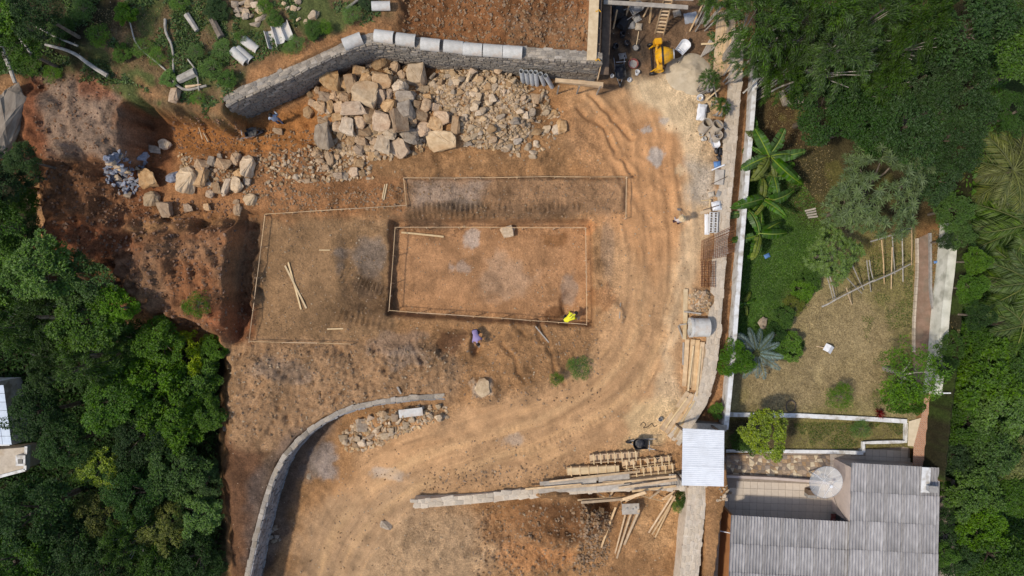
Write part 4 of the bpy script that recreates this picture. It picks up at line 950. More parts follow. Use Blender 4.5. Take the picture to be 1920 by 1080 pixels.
for k, (a, b, w, z) in enumerate((((1288, 636), (1282, 724), .25, .06), ((1298, 636), (1291, 726), .24, .14), ((1307, 637), (1300, 731), .26, .1), ((1316, 641), (1307, 733), .24, .16), ((1323, 645), (1312, 738), .2, .07))):
    plank(a, b, w, 0.06, M['wood'], f'long board beside the stone wall, {ORD[k]} of five from the road', 'boards laid along the stone wall', za=z)
plank((1281, 642), (1280, 684), .08, .06, M['wood_grey'], 'thin grey lath beside the five long boards')
for k, (a, b, w, z) in enumerate((((1290, 735), (1240, 806), .3, .06), ((1297, 738), (1248, 811), .22, .12), ((1302, 739), (1255, 816), .24, .08), ((1306, 740), (1263, 819), .16, .15), ((1309, 745), (1270, 823), .14, .08))):
    plank(a, b, w, 0.06, M['wood'], f'slanting board near the tin roof, {ORD[k]} of five from the road', 'slanting boards near the tin roof', za=z)
plank((1284, 542), (1283, 602), .24, .06, M['wood_new'], 'bright new board edging the small orange rubble heap', za=.2)
plank((1283, 602), (1282, 636), .2, .05, M['wood_new'], 'bright short board beside the large concrete pipe', za=.15)
plank((1280, 584), (1312, 588), .08, .08, M['wood_grey'], 'short pale post lying across the edge of the rubble heap', za=.3)
plank((1270, 610), (1279, 634), .07, .05, M['wood_grey'], 'thin stick frame leg leaning beside the bright board', za=.15)
plank((1272, 609), (1284, 607), .07, .05, M['wood_grey'], 'short stick lying across the thin leaning stick', za=.22)
for a, b, w, lb in (((535, 498), (575, 578), .1, 'longer of two crossed laths on the graded platform'), ((541, 492), (565, 580), .09, 'thinner of two crossed laths on the graded platform'), ((726, 345), (720, 375), .07, 'short lath beside the step of the string line'), ((722, 346), (717, 373), .05, 'thin lath beside the short lath near the step'),
                    ((753, 436), (832, 444), .1, 'single lath lying in the corner of the foundation pit'), ((599, 469), (619, 469), .06, 'tiny lath alone in the middle of the graded platform'), ((614, 617), (644, 616), .07, 'short lath at the south of the graded platform'), ((1163, 568), (1161, 597), .05, 'thin bent stick beside the road east of the pit'),
                    ((1004, 612), (1029, 642), .07, 'grey weathered stick in a rill south of the pit'), ((745, 725), (752, 738), .1, 'short piece of board above the end of the curved wall')):
    plank(a, b, w, 0.03, M['wood_new' if 'lath' in lb else 'wood_grey'], lb, name='lath', cat='lath', za=.06)
plank((750, 774), (794, 769), .45, .06, M['concrete'], 'pale slab lying on the rubble below the curved wall', name='slab', cat='slab', za=.35)

# forms of boards and battens
def form(a, b, w, hgt, label, mat='wood', n=7, open_top=True, zoff=0.0):
    A = G(*a); B = G(*b); d = B - A; L = d.length
    root = empty('beam_form', (A + B) / 2 + Vector((0, 0, zoff)), math.atan2(d.y, d.x), label, 'formwork', 'timber beam forms by the tin roof')
    mb = MB(); mb.box((0, 0, 0.03), (L, w, 0.03)); mb.build('base_board', M[mat], root)
    for s in (-1, 1):
        mb = MB(); mb.box((0, s * w / 2, hgt / 2 + 0.05), (L * 0.995, 0.03, hgt)); mb.build('side_board', M[mat], root)
    if not open_top:
        mb = MB(); mb.box((0, 0, hgt + 0.07), (L * 0.98, w * 0.9, 0.03)); mb.build('top_board', M['wood_new'], root)
    for k in range(n):
        x = -L / 2 + L * (k + 0.5) / n
        mb = MB(); mb.box((x, 0, hgt + 0.08), (0.06, w + 0.16, 0.05)); mb.box((x, -w / 2 - 0.045, hgt / 2 + 0.05), (0.06, 0.05, hgt)); mb.box((x, w / 2 + 0.045, hgt / 2 + 0.05), (0.06, 0.05, hgt))
        mb.build('batten', M['wood_new' if open_top else mat], root)
    return root
form((1105, 858), (1197, 852), .42, .3, 'beam form of boards with battens, northern of the form stack', 'wood', 7)
form((1062, 881), (1160, 876), .4, .28, 'beam form closed with a pale board, at the west of the form stack', 'wood', 6, False)
form((1166, 869), (1258, 859), .36, .26, 'beam form of boards with seven battens, middle of the form stack', 'wood', 7)
form((1171, 885), (1265, 874), .36, .24, 'beam form of boards with seven battens, southern of the form stack', 'wood', 7)
for k in range(9):
    a = (1172 + k * 1.0, 893 + k * 2.2); b = (1272 + k * 0.6, 884 + k * 1.3)
    plank(a, b, .07, .05, M['wood'], f'thin lath south of the beam forms, {ORD[k]} of nine in the fan', 'laths fanned beside the beam forms', 'lath', 'lath', za=.12 + .02 * (k % 3))
for a, b, w, lb in (((1012, 907), (1121, 897), .22, 'weathered grey board against the low stone wall, upper of a pair'), ((1020, 911), (1118, 902), .18, 'weathered grey board against the low stone wall, lower of a pair'), ((1122, 899), (1180, 893), .32, 'broad grey board next to the fan of laths'),
                    ((1010, 921), (1120, 915), .26, 'whitish mortar-stained board lying on the low stone wall'), ((1119, 917), (1182, 911), .3, 'grey board continuing the whitish one along the low wall'), ((1204, 908), (1276, 903), .24, 'grey board under the blue-rimmed bucket')):
    plank(a, b, w, .05, M['wood_grey'], lb, 'grey boards on the low stone wall', abs_z=0.4 + 0.03 * (hash(lb) % 1))
for k, (a, b) in enumerate((((1030, 903), (1150, 889)), ((1075, 897), (1200, 884)), ((1040, 915), (1170, 905)), ((1100, 911), (1230, 897)), ((1130, 905), (1268, 893)), ((1160, 915), (1270, 899)), ((985, 917), (1090, 908)), ((1185, 921), (1268, 911)))):
    plank(a, b, .1 + .02 * (k % 3), .04, M['wood'], f'loose long lath thrown along the low stone wall, {ORD[k]} of eight', 'loose laths along the low stone wall', 'lath', 'lath', abs_z=.5 + .025 * (k % 4))
for k, (a, b) in enumerate((((1298, 648), (1288, 732)), ((1312, 650), (1304, 742)), ((1286, 745), (1246, 800)), ((1300, 750), (1262, 812)))):
    plank(a, b, .09, .05, M['wood_new'], f'narrow bright lath on the boards by the stone wall, {ORD[k]} from the concrete pipe', 'bright laths on the boards', 'lath', 'lath', za=.24)
for k in range(5):
    plank((1256 + k * 5, 889), (1257 + k * 5, 912), .11, .04, M['wood_grey'], f'short grey board laid crosswise by the tin roof, {ORD[k]} of five', 'short crosswise boards by the tin roof', abs_z=0.46)
for a, b, w, z0, z1, lb in (((1088, 937), (1179, 929), .14, .5, .6, 'new board lying below the low stone wall, front of a pair'), ((1082, 933), (1176, 927), .1, .45, .5, 'new board lying below the low stone wall, rear of a pair'), ((1152, 946), (1127, 1026), .11, .5, .05, 'pole standing apart at the west of the leaning poles'),
                            ((1170, 961), (1153, 1037), .08, .4, .05, 'pole under the dirty board table, second from the west'), ((1180, 958), (1156, 1046), .1, .5, .07, 'longest pole leaning south of the dirty board table'), ((1195, 950), (1170, 1021), .13, .6, .05, 'thick pole at the east side of the dirty board table'),
                            ((1254, 920), (1216, 998), .1, .9, .05, 'first of three bundled poles below the tin roof'), ((1259, 922), (1222, 1001), .1, .9, .06, 'second of three bundled poles below the tin roof'), ((1252, 943), (1228, 1007), .09, .6, .05, 'third of three bundled poles below the tin roof'),
                            ((1118, 921), (1138, 932), .07, .6, .5, 'short lath crossing below the low wall, western'), ((1148, 919), (1138, 932), .1, .6, .5, 'short board propped below the low wall'), ((1196, 921), (1240, 936), .06, .8, .4, 'thin lath sloping down from the low wall'), ((1214, 930), (1230, 912), .1, .5, .9, 'board propped beside the bundled poles'),
                            ((1160, 932), (1205, 914), .18, .6, .9, 'wide board slanting over the end of the low wall'), ((1170, 934), (1196, 918), .14, .5, .85, 'board under the wide slanting board at the low wall')):
    plank(a, b, w, .05, M['wood'], lb, name='pole' if 'pole' in lb else 'plank', cat='pole' if 'pole' in lb else 'plank', za=z0, zb=z1)
for k in range(7):
    plank((1238 + k * 2.5, 932 - k * 0.5), (1262 + k * 0.3, 916 + k * 2.6), .09, .04, M['wood'], f'short offcut in the fan below the tin roof, {ORD[k]} of seven', 'offcuts below the tin roof', za=.5 + .03 * k)
root = empty('work_table', G(1179, 948), 0.04, 'dirty mortar-stained board table below the low stone wall', 'table')
mb = MB(); mb.box((0, 0, .62), (1.0, .62, .04)); mb.build('table_top', M['wood_grey'], root)
for sx in (-.42, .42):
    for sy in (-.24, .24):
        mb = MB(); mb.box((sx, sy, .3), (.07, .07, .6)); mb.build('leg', M['wood_grey'], root)
for k, (x, y) in enumerate(((-.2, .05), (.12, .0), (.3, .08))):
    mb = MB(); mb.lathe([(0.0, 0), (.07, 0), (.05, .03), (0, .04)], 9, Matrix.Translation((x, y, .642))); mb.build('mortar_lump', M['cement'], root)

# string-line frames of stakes and rails
def batter(label, pts, zs=0.45, step=1.7, closed=False):
    root = empty('batter_board', G(*pts[0]), label=label, cat='batter board', group='batter boards round the foundations'); o0 = root.location.copy()
    n = len(pts)
    for i in range(n if closed else n - 1):
        a = pts[i]; b = pts[(i + 1) % n]; L = math.hypot(b[0] - a[0], b[1] - a[1]) / S; k = max(1, round(L / step)); prev = None
        for j in range(k + 1):
            t = j / k; px = a[0] + (b[0] - a[0]) * t; py = a[1] + (b[1] - a[1]) * t
            p = W(px + RND.uniform(-.6, .6), py + RND.uniform(-.6, .6), zs); g = min(hw(p.x, p.y), zs - .1)
            if j > 0 or i == 0:
                mb = MB(); mb.beam((p.x + RND.uniform(-.03, .03), p.y - 0.04, g - .1), (p.x, p.y - 0.04, zs + RND.uniform(.03, .12)), .04, .04); q = mb.build('stake', M['wood'], root); q.location = -o0
            if prev is not None:
                mb = MB(); mb.beam(prev, p, .03, .05); q = mb.build('rail', M['wood'], root); q.location = -o0
            prev = p.copy()
    return root
batter('thin timber string-line frame round the graded western platform', [(657, 645), (467, 640), (482, 520), (497, 402), (762, 385), (757, 335)], 0.45)
batter('thin timber string-line frame along the grey northern strip', [(757, 334), (900, 333), (1040, 331), (1175, 332), (1173, 408)], 0.6)
batter('thin timber string-line frame round the sunken foundation pit', [(741, 426), (1098, 427), (1100, 608), (729, 582)], 0.0, closed=True)

# ------------------------------------------------------------------ formwork, scaffold and ladder of the upper terrace
plank((1115, -30), (1109, 113), .5, .05, M['wood_new'], 'wide bright plank along the edge of the upper terrace', abs_z=Z_UP + .12)
plank((1125, -30), (1120, 112), .26, .05, M['wood_dark'], 'dark plank beside the wide bright plank of the terrace', abs_z=Z_UP - .1)
plank((1140, -30), (1133, 140), .45, .06, M['wood_dark'], 'dark scaffold plank below the terrace edge', abs_z=2.3)
mb = MB(); 
root = empty('shoring_panel', (0, 0, 0), label='dark timber shoring panel holding the side of the upper terrace', cat='formwork')
for k in range(9):
    z = 0.2 + k * 0.36; a = W(1121, -40, Z_UP); b = W(1121, 113, Z_UP)
    mb = MB(); mb.beam((a.x, a.y, z), (b.x, b.y, z), .05, .34); mb.build('shoring_board', M['wood_dark'], root)
for k in range(5):
    p = W(1121, 113 - k * 30, Z_UP)
    mb = MB(); mb.beam((p.x + .08, p.y, 0), (p.x + .08, p.y, 3.3), .08, .08); mb.build('shoring_post', M['wood_dark'], root)
root = empty('form_box', (0, 0, 0), label='timber form box closing the east end of the stone wall', cat='formwork')
for a, b, w, h, z in (((1041, 152), (1130, 163), .08, .3, 1.55), ((1041, 150), (1131, 158), .2, .05, 1.75), ((1129, 112), (1120, 150), .05, .24, 2.6)):
    A = W(a[0], a[1], z); B = W(b[0], b[1], z); mb = MB(); mb.beam(A, B, w, h); mb.build('form_board', M['wood'], root)
for px in (1047, 1085, 1124):
    p = W(px, 163, 1.4); mb = MB(); mb.beam((p.x, p.y - .06, hw(p.x, p.y)), (p.x, p.y - .06, 1.75), .07, .07); mb.build('form_post', M['wood_grey'], root)
root = empty('yellow_hose', (0, 0, 0), label='yellow strap tied round the corner of the timber forms', cat='strap')
for c in ((1121, 112), (1122, 20)):
    mb = MB(); mb.tube([W(c[0] - 5 + k * 1.2, c[1] + 2 * math.sin(k), Z_UP + .15) for k in range(9)], .025, 6); mb.build('strap_loop', M['yellow'], root)
for a, b, z, w, lb, mt in (((1132, 4), (1290, 14), 2.6, .22, 'grey horizontal scaffold plank across the shaded work yard', 'wood_grey'), ((1132, -6), (1300, -2), 2.5, .2, 'second scaffold plank behind the grey one at the work yard', 'wood_grey'), ((1180, -2), (1290, -6), 2.75, .15, 'narrow bright scaffold rail above the work yard', 'wood')):
    plank(a, b, w, .06, M[mt], lb, name='scaffold_plank', abs_z=z)
for a, b, za, zb, lb in (((1206, 32), (1222, 2), .1, 2.4, 'thin prop leaning under the scaffold beside the ladder'), ((1217, 44), (1214, 22), .1, 1.2, 'short prop standing before the scaffold'), ((1172, 35), (1176, 12), .1, 2.2, 'dark prop under the scaffold at the terrace side'), ((1146, 64), (1149, 40), .8, 1.6, 'pale pole leaning on the dark scaffold plank'),
                         ((1292, 60), (1312, 12), .1, 1.2, 'brown prop leaning against the bank east of the ladder')):
    plank(a, b, .08, .08, M['wood'], lb, name='prop', cat='prop', za=za, zb=zb)
root = empty('ladder', G(1236, 64), label='wooden ladder leaning on the scaffold above the yellow mixer', cat='ladder'); o0 = root.location.copy()
LB = [G(1228, 63), G(1244, 65)]; LT = [W(1246, -6, 2.9), W(1262, -6, 2.9)]
for s in (0, 1):
    mb = MB(); mb.beam(LB[s] - o0, LT[s] - o0, .05, .09); mb.build('rail', M['wood'], root)
for k in range(10):
    t = 0.06 + k * 0.095; mb = MB(); mb.beam(LB[0].lerp(LT[0], t) - o0, LB[1].lerp(LT[1], t) - o0, .09, .04); mb.build('rung', M['wood'], root)

# ------------------------------------------------------------------ mixer, wheelbarrows, buckets
p = G(1232, 115); root = empty('cement_mixer', p, math.radians(4), 'yellow cement mixer tipped towards the sand heap', 'cement mixer')
Mx = Matrix.Translation((0.12, 0, .95)) @ Matrix.Rotation(math.radians(78), 4, 'Y')
mb = MB(); mb.lathe([(0.0, -.42), (.26, -.42), (.46, -.12), (.49, .0), (.47, .12), (.4, .3), (.24, .58), (.225, .58), (.38, .29), (.44, .1), (.4, -.1), (.2, -.36), (0, -.36)], 26, Mx); drum = mb.build('drum', M['yellow'], root, smooth=True)
mb = MB(); mb.lathe([(.25, .55), (.275, .57), (.275, .62), (.225, .62), (.225, .57)], 24, Mx, closed=True); mb.build('drum_lip', M['metal_grey'], drum)
mb = MB(); mb.lathe([(.5, -.07), (.53, -.07), (.53, .03), (.5, .03)], 30, Mx, closed=True); mb.build('ring_gear', M['black'], drum)
mb = MB(); mb.lathe([(.14, .3), (.0, .26)], 14, Mx); mb.build('drum_inside', M['cement'], drum)
mb = MB(); mb.tube([(-.12 + .12 * math.cos(t) * -1, .58 * math.sin(t), .95 + .08 * math.cos(t)) for t in np.linspace(-1.5, 1.5, 9)], .075, 8); mb.build('yoke', M['yellow'], root)
mb = MB(); mb.box((-.1, .78, .85), (.42, .34, .5)); q = mb.mesh('motor_housing', M['yellow']); bevel_mesh(q, .04, 2); link_mesh('motor_housing', q, root)
mb = MB(); mb.box((-.12, -.66, .95), (.3, .26, .34)); mb.box((-.2, -.8, .9), (.2, .12, .2)); q = mb.mesh('gear_case', M['yellow']); bevel_mesh(q, .025, 1); link_mesh('gear_case', q, root)
mb = MB(); mb.lathe([(.24, -.02), (.26, -.02), (.26, .02), (.24, .02)], 18, Matrix.Translation((-.15, -.86, 1.0)) @ Matrix.Rotation(math.pi / 2, 4, 'X'), closed=True); mb.beam((-.39, -.86, 1), (.09, -.86, 1), .02, .02); mb.build('hand_wheel', M['yellow'], root)
for sy in (-.6, .72):
    mb = MB(); mb.beam((-.12, sy, .9), (-.4, sy, .05), .07, .07); mb.beam((-.12, sy, .9), (.3, sy, .05), .07, .07); mb.build('leg', M['yellow'], root)
mb = MB(); mb.beam((-.36, -.6, .2), (-.36, .72, .2), .06, .06); mb.build('axle_bar', M['black'], root)
for sy in (-.75, .88):
    wh = MB(); wh.lathe([(.1, -.05), (.18, -.06), (.2, 0), (.18, .06), (.1, .05)], 18, Matrix.Translation((-.36, sy, .2)) @ Matrix.Rotation(math.pi / 2, 4, 'X'), closed=True); q = wh.build('wheel', M['black'], root)

def tray_mb(L, w, d, th=0.02):
    """open barrow tray, floor smaller than the rim, rounded nose at +x"""
    def ring(l, ww, z):
        pts = []
        for k in range(9):
            t = -math.pi / 2 + math.pi * k / 8
            pts.append((l * .22 + l * .28 * math.cos(t), ww / 2 * math.sin(t), z))
        pts += [(-l * .5, ww / 2 * .86, z), (-l * .5, -ww / 2 * .86, z)]
        return pts
    R = [ring(L, w, d), ring(L * .72, w * .68, 0.0), ring(L * .7, w * .66, th), ring(L * .96, w * .95, d)]
    n = len(R[0]); vs = [v for r_ in R for v in r_]; fs = []
    for i in range(4):
        j = (i + 1) % 4
        if i == 1: continue
        for k in range(n): fs.append((i * n + k, j * n + k, j * n + (k + 1) % n, i * n + (k + 1) % n))
    fs.append(tuple(range(n, 2 * n))); fs.append(tuple(range(3 * n - 1, 2 * n - 1, -1)))
    mb = MB(); mb.add(vs, fs); return mb
def barrow(px, py, ang, label, mat, load=None, upturned=False, s=1.0, parts=True):
    root = empty('wheelbarrow', G(px, py), math.radians(ang), label, 'wheelbarrow')
    tr = tray_mb(.85 * s, .62 * s, .26 * s).build('tray', M[mat], root); tr.location = (0, 0, .36)
    mb = MB(); mb.tube([v for v in [Vector((x, y, .63)) for x, y in ((-.43 * s, -.27 * s), (-.43 * s, .27 * s))]], .018, 6); mb.build('rim_bar', M['metal_grey'], tr); 
    if load:
        mb = MB(); mb.lathe([(.0, .2), (.16, .19), (.25, .14), (.25, .1)], 14); q = mb.build('load', M[load], root); q.location = (.02, 0, .36)
    if parts:
        for sy in (-1, 1):
            mb = MB(); mb.tube([(.55 * s, sy * .05, .22), (.1, sy * .2, .34), (-.45 * s, sy * .26 * s, .44), (-.82 * s, sy * .3 * s, .55)], .018, 6); mb.build('handle', M['metal_grey'], root)
            mb = MB(); mb.tube([(-.82 * s, sy * .3 * s, .55), (-.93 * s, sy * .31 * s, .58)], .026, 6); mb.build('grip', M['black'], root)
            mb = MB(); mb.tube([(-.1, sy * .22, .34), (-.22, sy * .24, 0), (-.34, sy * .24, .4)], .016, 6); mb.build('leg', M['metal_grey'], root)
        mb = MB(); mb.lathe([(.09, -.045), (.17, -.05), (.19, 0), (.17, .05), (.09, .045)], 18, Matrix.Translation((.58 * s, 0, .19)) @ Matrix.Rotation(math.pi / 2, 4, 'X'), closed=True); w_ = mb.build('wheel', M['black'], root)
        mb = MB(); mb.lathe([(.0, -.03), (.09, -.03), (.09, .03), (.0, .03)], 12, Matrix.Translation((.58 * s, 0, .19)) @ Matrix.Rotation(math.pi / 2, 4, 'X')); mb.build('hub', M['metal_grey'], w_)
    return root
barrow(1277, 94, 50, 'pale grey wheelbarrow between the yellow mixer and the bank', 'white_plastic')
barrow(1160, 141, -86, 'dark wheelbarrow near the foot of the timber forms', 'dark_plastic')
barrow(1197, 828, 178, 'dark wheelbarrow alone on the sandy road near the tin roof', 'black', 'dark_plastic')
barrow(1337, 271, -75, 'small pale wheelbarrow beside the concrete pipes', 'white_plastic', s=.72)
barrow(1190, 22, 32, 'grey cement-crusted wheelbarrow under the scaffold', 'cement', 'cement')
barrow(477, 252, 12, 'metal handcart with pale tubular frame by the worker at the wall', 'dark_plastic', s=.8)

def bucket(px, py, r, h, mat, label, tilt=(0, 0), fill=None, name='bucket', cat='bucket'):
    root = empty(name, G(px, py), label=label, cat=cat, rot=(tilt[0], tilt[1], RND.uniform(0, 6)))
    mb = MB(); mb.lathe([(0, 0), (r * .76, 0), (r, h), (r * .94, h), (r * .7, .02), (0, .02)], 18); mb.build('shell', M[mat], root)
    mb = MB(); mb.lathe([(r, h - .03), (r * 1.06, h - .03), (r * 1.06, h), (r * .99, h)], 18, closed=True); mb.build('rim', M[mat], root)
    if fill:
        mb = MB(); mb.lathe([(0, h * .62), (r * .86, h * .6)], 14); mb.build('contents', M[fill], root)
    mb = MB(); mb.tube([(r * math.cos(t), r * 1.03 * math.sin(t) * .3, h * .98 + .02) for t in np.linspace(0, math.pi, 9)], .007, 5); mb.build('bail', M['metal_grey'], root)
    return root
bucket(1167, 69, .16, .3, 'dark_plastic', 'black bucket in the shade below the dark tarpaulin', (0, .25))
bucket(1174, 84, .15, .28, 'dark_plastic', 'brown-rimmed black bucket between the cement sacks and the red tub', (0, .1), 'wood_dark')
bucket(1152, 89, .16, .32, 'dark_plastic', 'black bucket closest to the dark scaffold plank', (.1, 0))
bucket(1191, 91, .19, .2, 'dark_plastic', 'flat black tub with a stick standing in it', (0, 0), 'cement')
plank((1192, 86), (1192, 70), .04, .04, M['wood_new'], 'pale stick standing in the flat black tub', name='stick', cat='stick', za=.2, zb=.9)
bucket(1186, 122, .27, .3, 'red_plastic', 'red round tub filled with grey mortar beside the mixer', (0, 0), 'cement', 'mortar_tub', 'tub')
bucket(1326, 170, .17, .32, 'concrete', 'pale bucket north of the white sack', (0, .3)); bucket(1316, 186, .18, .32, 'white_plastic', 'white bucket lying against the white sack', (.5, -.4))
bucket(1335, 178, .15, .3, 'dark_plastic', 'dark bucket tangled among the sticks by the bush', (0, .2))
bucket(1317, 252, .13, .24, 'concrete', 'small grey bucket beside the concrete pipes, northern of two', (.5, 0)); bucket(1317, 262, .13, .22, 'concrete', 'small grey bucket beside the concrete pipes, southern of two', (.4, .2))
bucket(1234, 905, .17, .3, 'white_plastic', 'white bucket with pale water on the low wall boards', (0, 0), 'blue_plastic'); bucket(1237, 787, .12, .24, 'metal_grey', 'little metal bucket on the sand beside the slanting boards', (.3, 0))
bucket(1232, 857, .1, .2, 'black', 'little black pot beside the beam forms')
bucket(1183, 148, .12, .22, 'white_plastic', 'white bucket lid leaning near the red tub', (.8, 0)); bucket(1194, 139, .13, .24, 'white_plastic', 'white square pail beside the red tub', (.3, .2))
bucket(1147, 144, .1, .22, 'white_plastic', 'small white jug beside the dark wheelbarrow')

def sack(px, py, w, h, ang, mat, label, hgt=.16, name='cement_sack', cat='sack', dz=0.0):
    bm = bmesh.new(); bmesh.ops.create_cube(bm, size=1.0); bmesh.ops.subdivide_edges(bm, edges=list(bm.edges), cuts=4, use_grid_fill=True)
    r = random.Random(int(px * 3 + py))
    for v in bm.verts:
        x, y, z = v.co * 2
        f = (1 - abs(x) ** 3 * .3) * (1 - abs(y) ** 3 * .3); v.co = Vector((x * .5, y * .5, z * .5 * max(.12, (1 - abs(x) ** 4) * (1 - abs(y) ** 4))))
        v.co += Vector((1, 1, 1)) * 0.0 + Vector((mnoise.noise(v.co * 4 + Vector((px, 0, 0))), mnoise.noise(v.co * 4 + Vector((0, py, 0))), mnoise.noise(v.co * 3.2 + Vector((0, 0, px))) * 1.6)) * .06
    me = bpy.data.meshes.new(name); bm.to_mesh(me); bm.free(); me.materials.append(M[mat])
    p = G(px, py); o = link_mesh(name, me, None, (p.x, p.y, p.z + hgt * .45 + dz), (0, 0, math.radians(ang)), (w / S, h / S, hgt)); return tag(o, label, cat)
sack(1314, 212, 17, 30, -8, 'white_plastic', 'bulging white sack by the concrete pipes', .35); sack(1323, 204, 10, 18, 20, 'dark_plastic', 'black sheet tucked behind the white sack', .2, 'plastic_sheet', 'sheet')
sack(1341, 387, 17, 17, 10, 'white_plastic', 'round white sack north of the hollow blocks', .3, dz=.1)
for px, py, w, h, a, mt, lb in ((1183, 48, 13, 14, 5, 'cement', 'grey cement sack in the shade, western of two'), (1197, 51, 12, 13, -6, 'concrete_dirty', 'bluish cement sack in the shade, eastern of two'), (1194, 36, 14, 12, 30, 'cement', 'crumpled cement sack behind the pair of sacks'), (1167, 106, 14, 11, 10, 'cement', 'crumpled paper sack between bucket and red tub'),
                                (1333, 365, 12, 10, 15, 'concrete_dirty', 'dirty crumpled sack near the thin stick'), (1347, 364, 9, 14, -20, 'cement', 'grey crumpled bag against the stone wall')):
    sack(px, py, w, h, a, mt, lb, .2)
sack(1155, 26, 30, 30, 10, 'black', 'black tarpaulin heap under the scaffold planks', .8, 'tarpaulin', 'tarpaulin'); sack(1168, 46, 26, 24, 60, 'black', 'black plastic sheet heap beside the cement sacks', .5, 'tarpaulin', 'tarpaulin')
sack(1344, 309, 13, 12, 8, 'blue_plastic', 'blue plastic tray by the stone wall', .25, 'plastic_tray', 'tray'); sack(1348, 297, 8, 12, 30, 'black', 'dark cloth above the blue tray', .15, 'cloth', 'cloth'); sack(1349, 285, 9, 14, 0, 'black', 'black bag below the small pale wheelbarrow', .25, 'plastic_bag', 'bag')
sack(1268, 27, 14, 12, 15, 'concrete_dirty', 'pale block bag behind the ladder', .35); sack(1295, 34, 24, 20, 10, 'metal_grey', 'bluish grey sheet lying below the bamboo', .06, 'plastic_sheet', 'sheet')
for a, b, w, mt, lb in (((1321, 191), (1346, 169), .08, 'wood_new', 'pale stick crossing above the white sack'), ((1334, 160), (1340, 186), .05, 'wood_grey', 'thin stick crossing the pale stick'), ((1331, 321), (1355, 311), .07, 'white_plastic', 'white-bladed tool handle below the blue tray'), ((1330, 347), (1359, 333), .04, 'wood_dark', 'thin dark stick across the stone wall edge'),
                        ((1311, 378), (1328, 376), .06, 'wood_new', 'short pale lath west of the white sack'), ((1328, 376), (1326, 392), .06, 'wood_new', 'short upright lath joining the pale lath'), ((1310, 401), (1329, 395), .18, 'wood', 'orange-brown board end beside the hollow blocks'), ((1311, 397), (1340, 388), .05, 'wood_dark', 'dark bar lying over the hollow blocks'),
                        ((1336, 232), (1354, 250), .03, 'metal_grey', 'loose bar across the widest concrete pipe'), ((1346, 320), (1344, 348), .5, 'wood_grey', 'flat weathered board beside the stone wall')):
    plank(a, b, w, .035, M[mt], lb, name='stick' if 'stick' in lb or 'lath' in lb else 'board', cat='stick' if 'stick' in lb or 'lath' in lb else 'board', za=.35 if 'bar' not in lb else .8)
for k in range(9):
    plank((1313 + k * 2.4, 108 - k * 1.5), (1330 + k * 1.4, 76 + k * 1.2), .08, .04, M['wood_grey'], f'weathered stick in the fan by the sand heap, {ORD[k]} from the sand', 'weathered sticks by the sand heap', 'stick', 'stick', za=.1 + .02 * (k % 3))
plank((1312, 86), (1342, 85), .1, .05, M['wood_new'], 'pale lath lying across the fan of sticks', name='stick', cat='stick', za=.28)
for k in range(9):
    plank((1346 + k * 4.2, 20), (1338 + k * 3.8, 150 - k * 2), .12, .04, M['wood'], f'reddish board under the bamboo edge, {ORD[k]} from the work yard', 'boards laid under the bamboo', abs_z=.12 + .015 * (k % 2))

# hollow blocks
bm_ = MB()
def block_mb(L=.39, w=.19, h=.19, t=.03):
    mb = MB()
    for y in (-w / 2 + t / 2, w / 2 - t / 2): mb.box((0, y, h / 2), (L, t, h))
    for x in (-L / 2 + t / 2, 0, L / 2 - t / 2): mb.box((x, 0, h / 2 - .001), (t, w - 2 * t, h - .002))
    return mb
BLK = block_mb().mesh('hollow_block', M['white_paint'])
for j in range(4):
    for i in range(2):
        p = G(1331 + i * 8 - j * .4, 404 + j * 9.5); o = link_mesh('hollow_block', BLK, None, (p.x, p.y, p.z + .2), (0, 0, math.pi / 2 - .05), (.74, 1.15, 1.1))
        tag(o, f'white hollow block, {ORD[j]} from the white sack in the {"road" if i == 0 else "wall"} side row', 'block', 'white hollow blocks by the stone wall')
sack(1325, 421, 9, 38, 0, 'white_plastic', 'long white plaster board beside the hollow blocks', .12, 'plaster_board', 'board')

# rebar
root = empty('rebar_mesh', G(1340, 455), label='rusty rebar mesh sheet leaning over the stone wall', cat='rebar'); o0 = root.location.copy()
c0, c1, c2, c3 = W(1315, 452, .35), W(1376, 424, .75), W(1376, 478, .75), W(1313, 489, .35)
for k in range(18):
    t = k / 17; a = c0.lerp(c3, t); b = c1.lerp(c2, t) + Vector((RND.uniform(-.1, .12), 0, RND.uniform(-.02, .03)))
    mb = MB(); mb.tube([a - o0, b - o0], .014, 5); mb.build('bar', M['rust'], root)
for k in range(15):
    t = k / 14 * .86 + .02; a = c0.lerp(c1, t) + Vector((0, 0, .02)); b = c3.lerp(c2, t) + Vector((0, 0, .02))
    mb = MB(); mb.tube([a - o0, b - o0], .012, 5); mb.build('tie_bar', M['rust'], root)
root = empty('rebar_cage', G(1326, 514), label='bundle of rusty rebar cages beside the rebar mesh', cat='rebar'); o0 = root.location.copy()
for k in range(12):
    x = -.36 + k * .065; z = .08 + .1 * (k % 3); mb = MB(); mb.tube([(x, .75, z), (x + RND.uniform(-.02, .02), 0, z), (x, -.75 + RND.uniform(-.05, .05), z)], .016, 5); mb.build('bar', M['rust'], root)
for k in range(11):
    y = -.68 + k * .135; mb = MB(); mb.tube([(-.38, y, .05), (.37, y, .05), (.37, y, .32), (-.38, y, .32), (-.38, y, .05)], .01, 4); mb.build('stirrup', M['rust'], root)

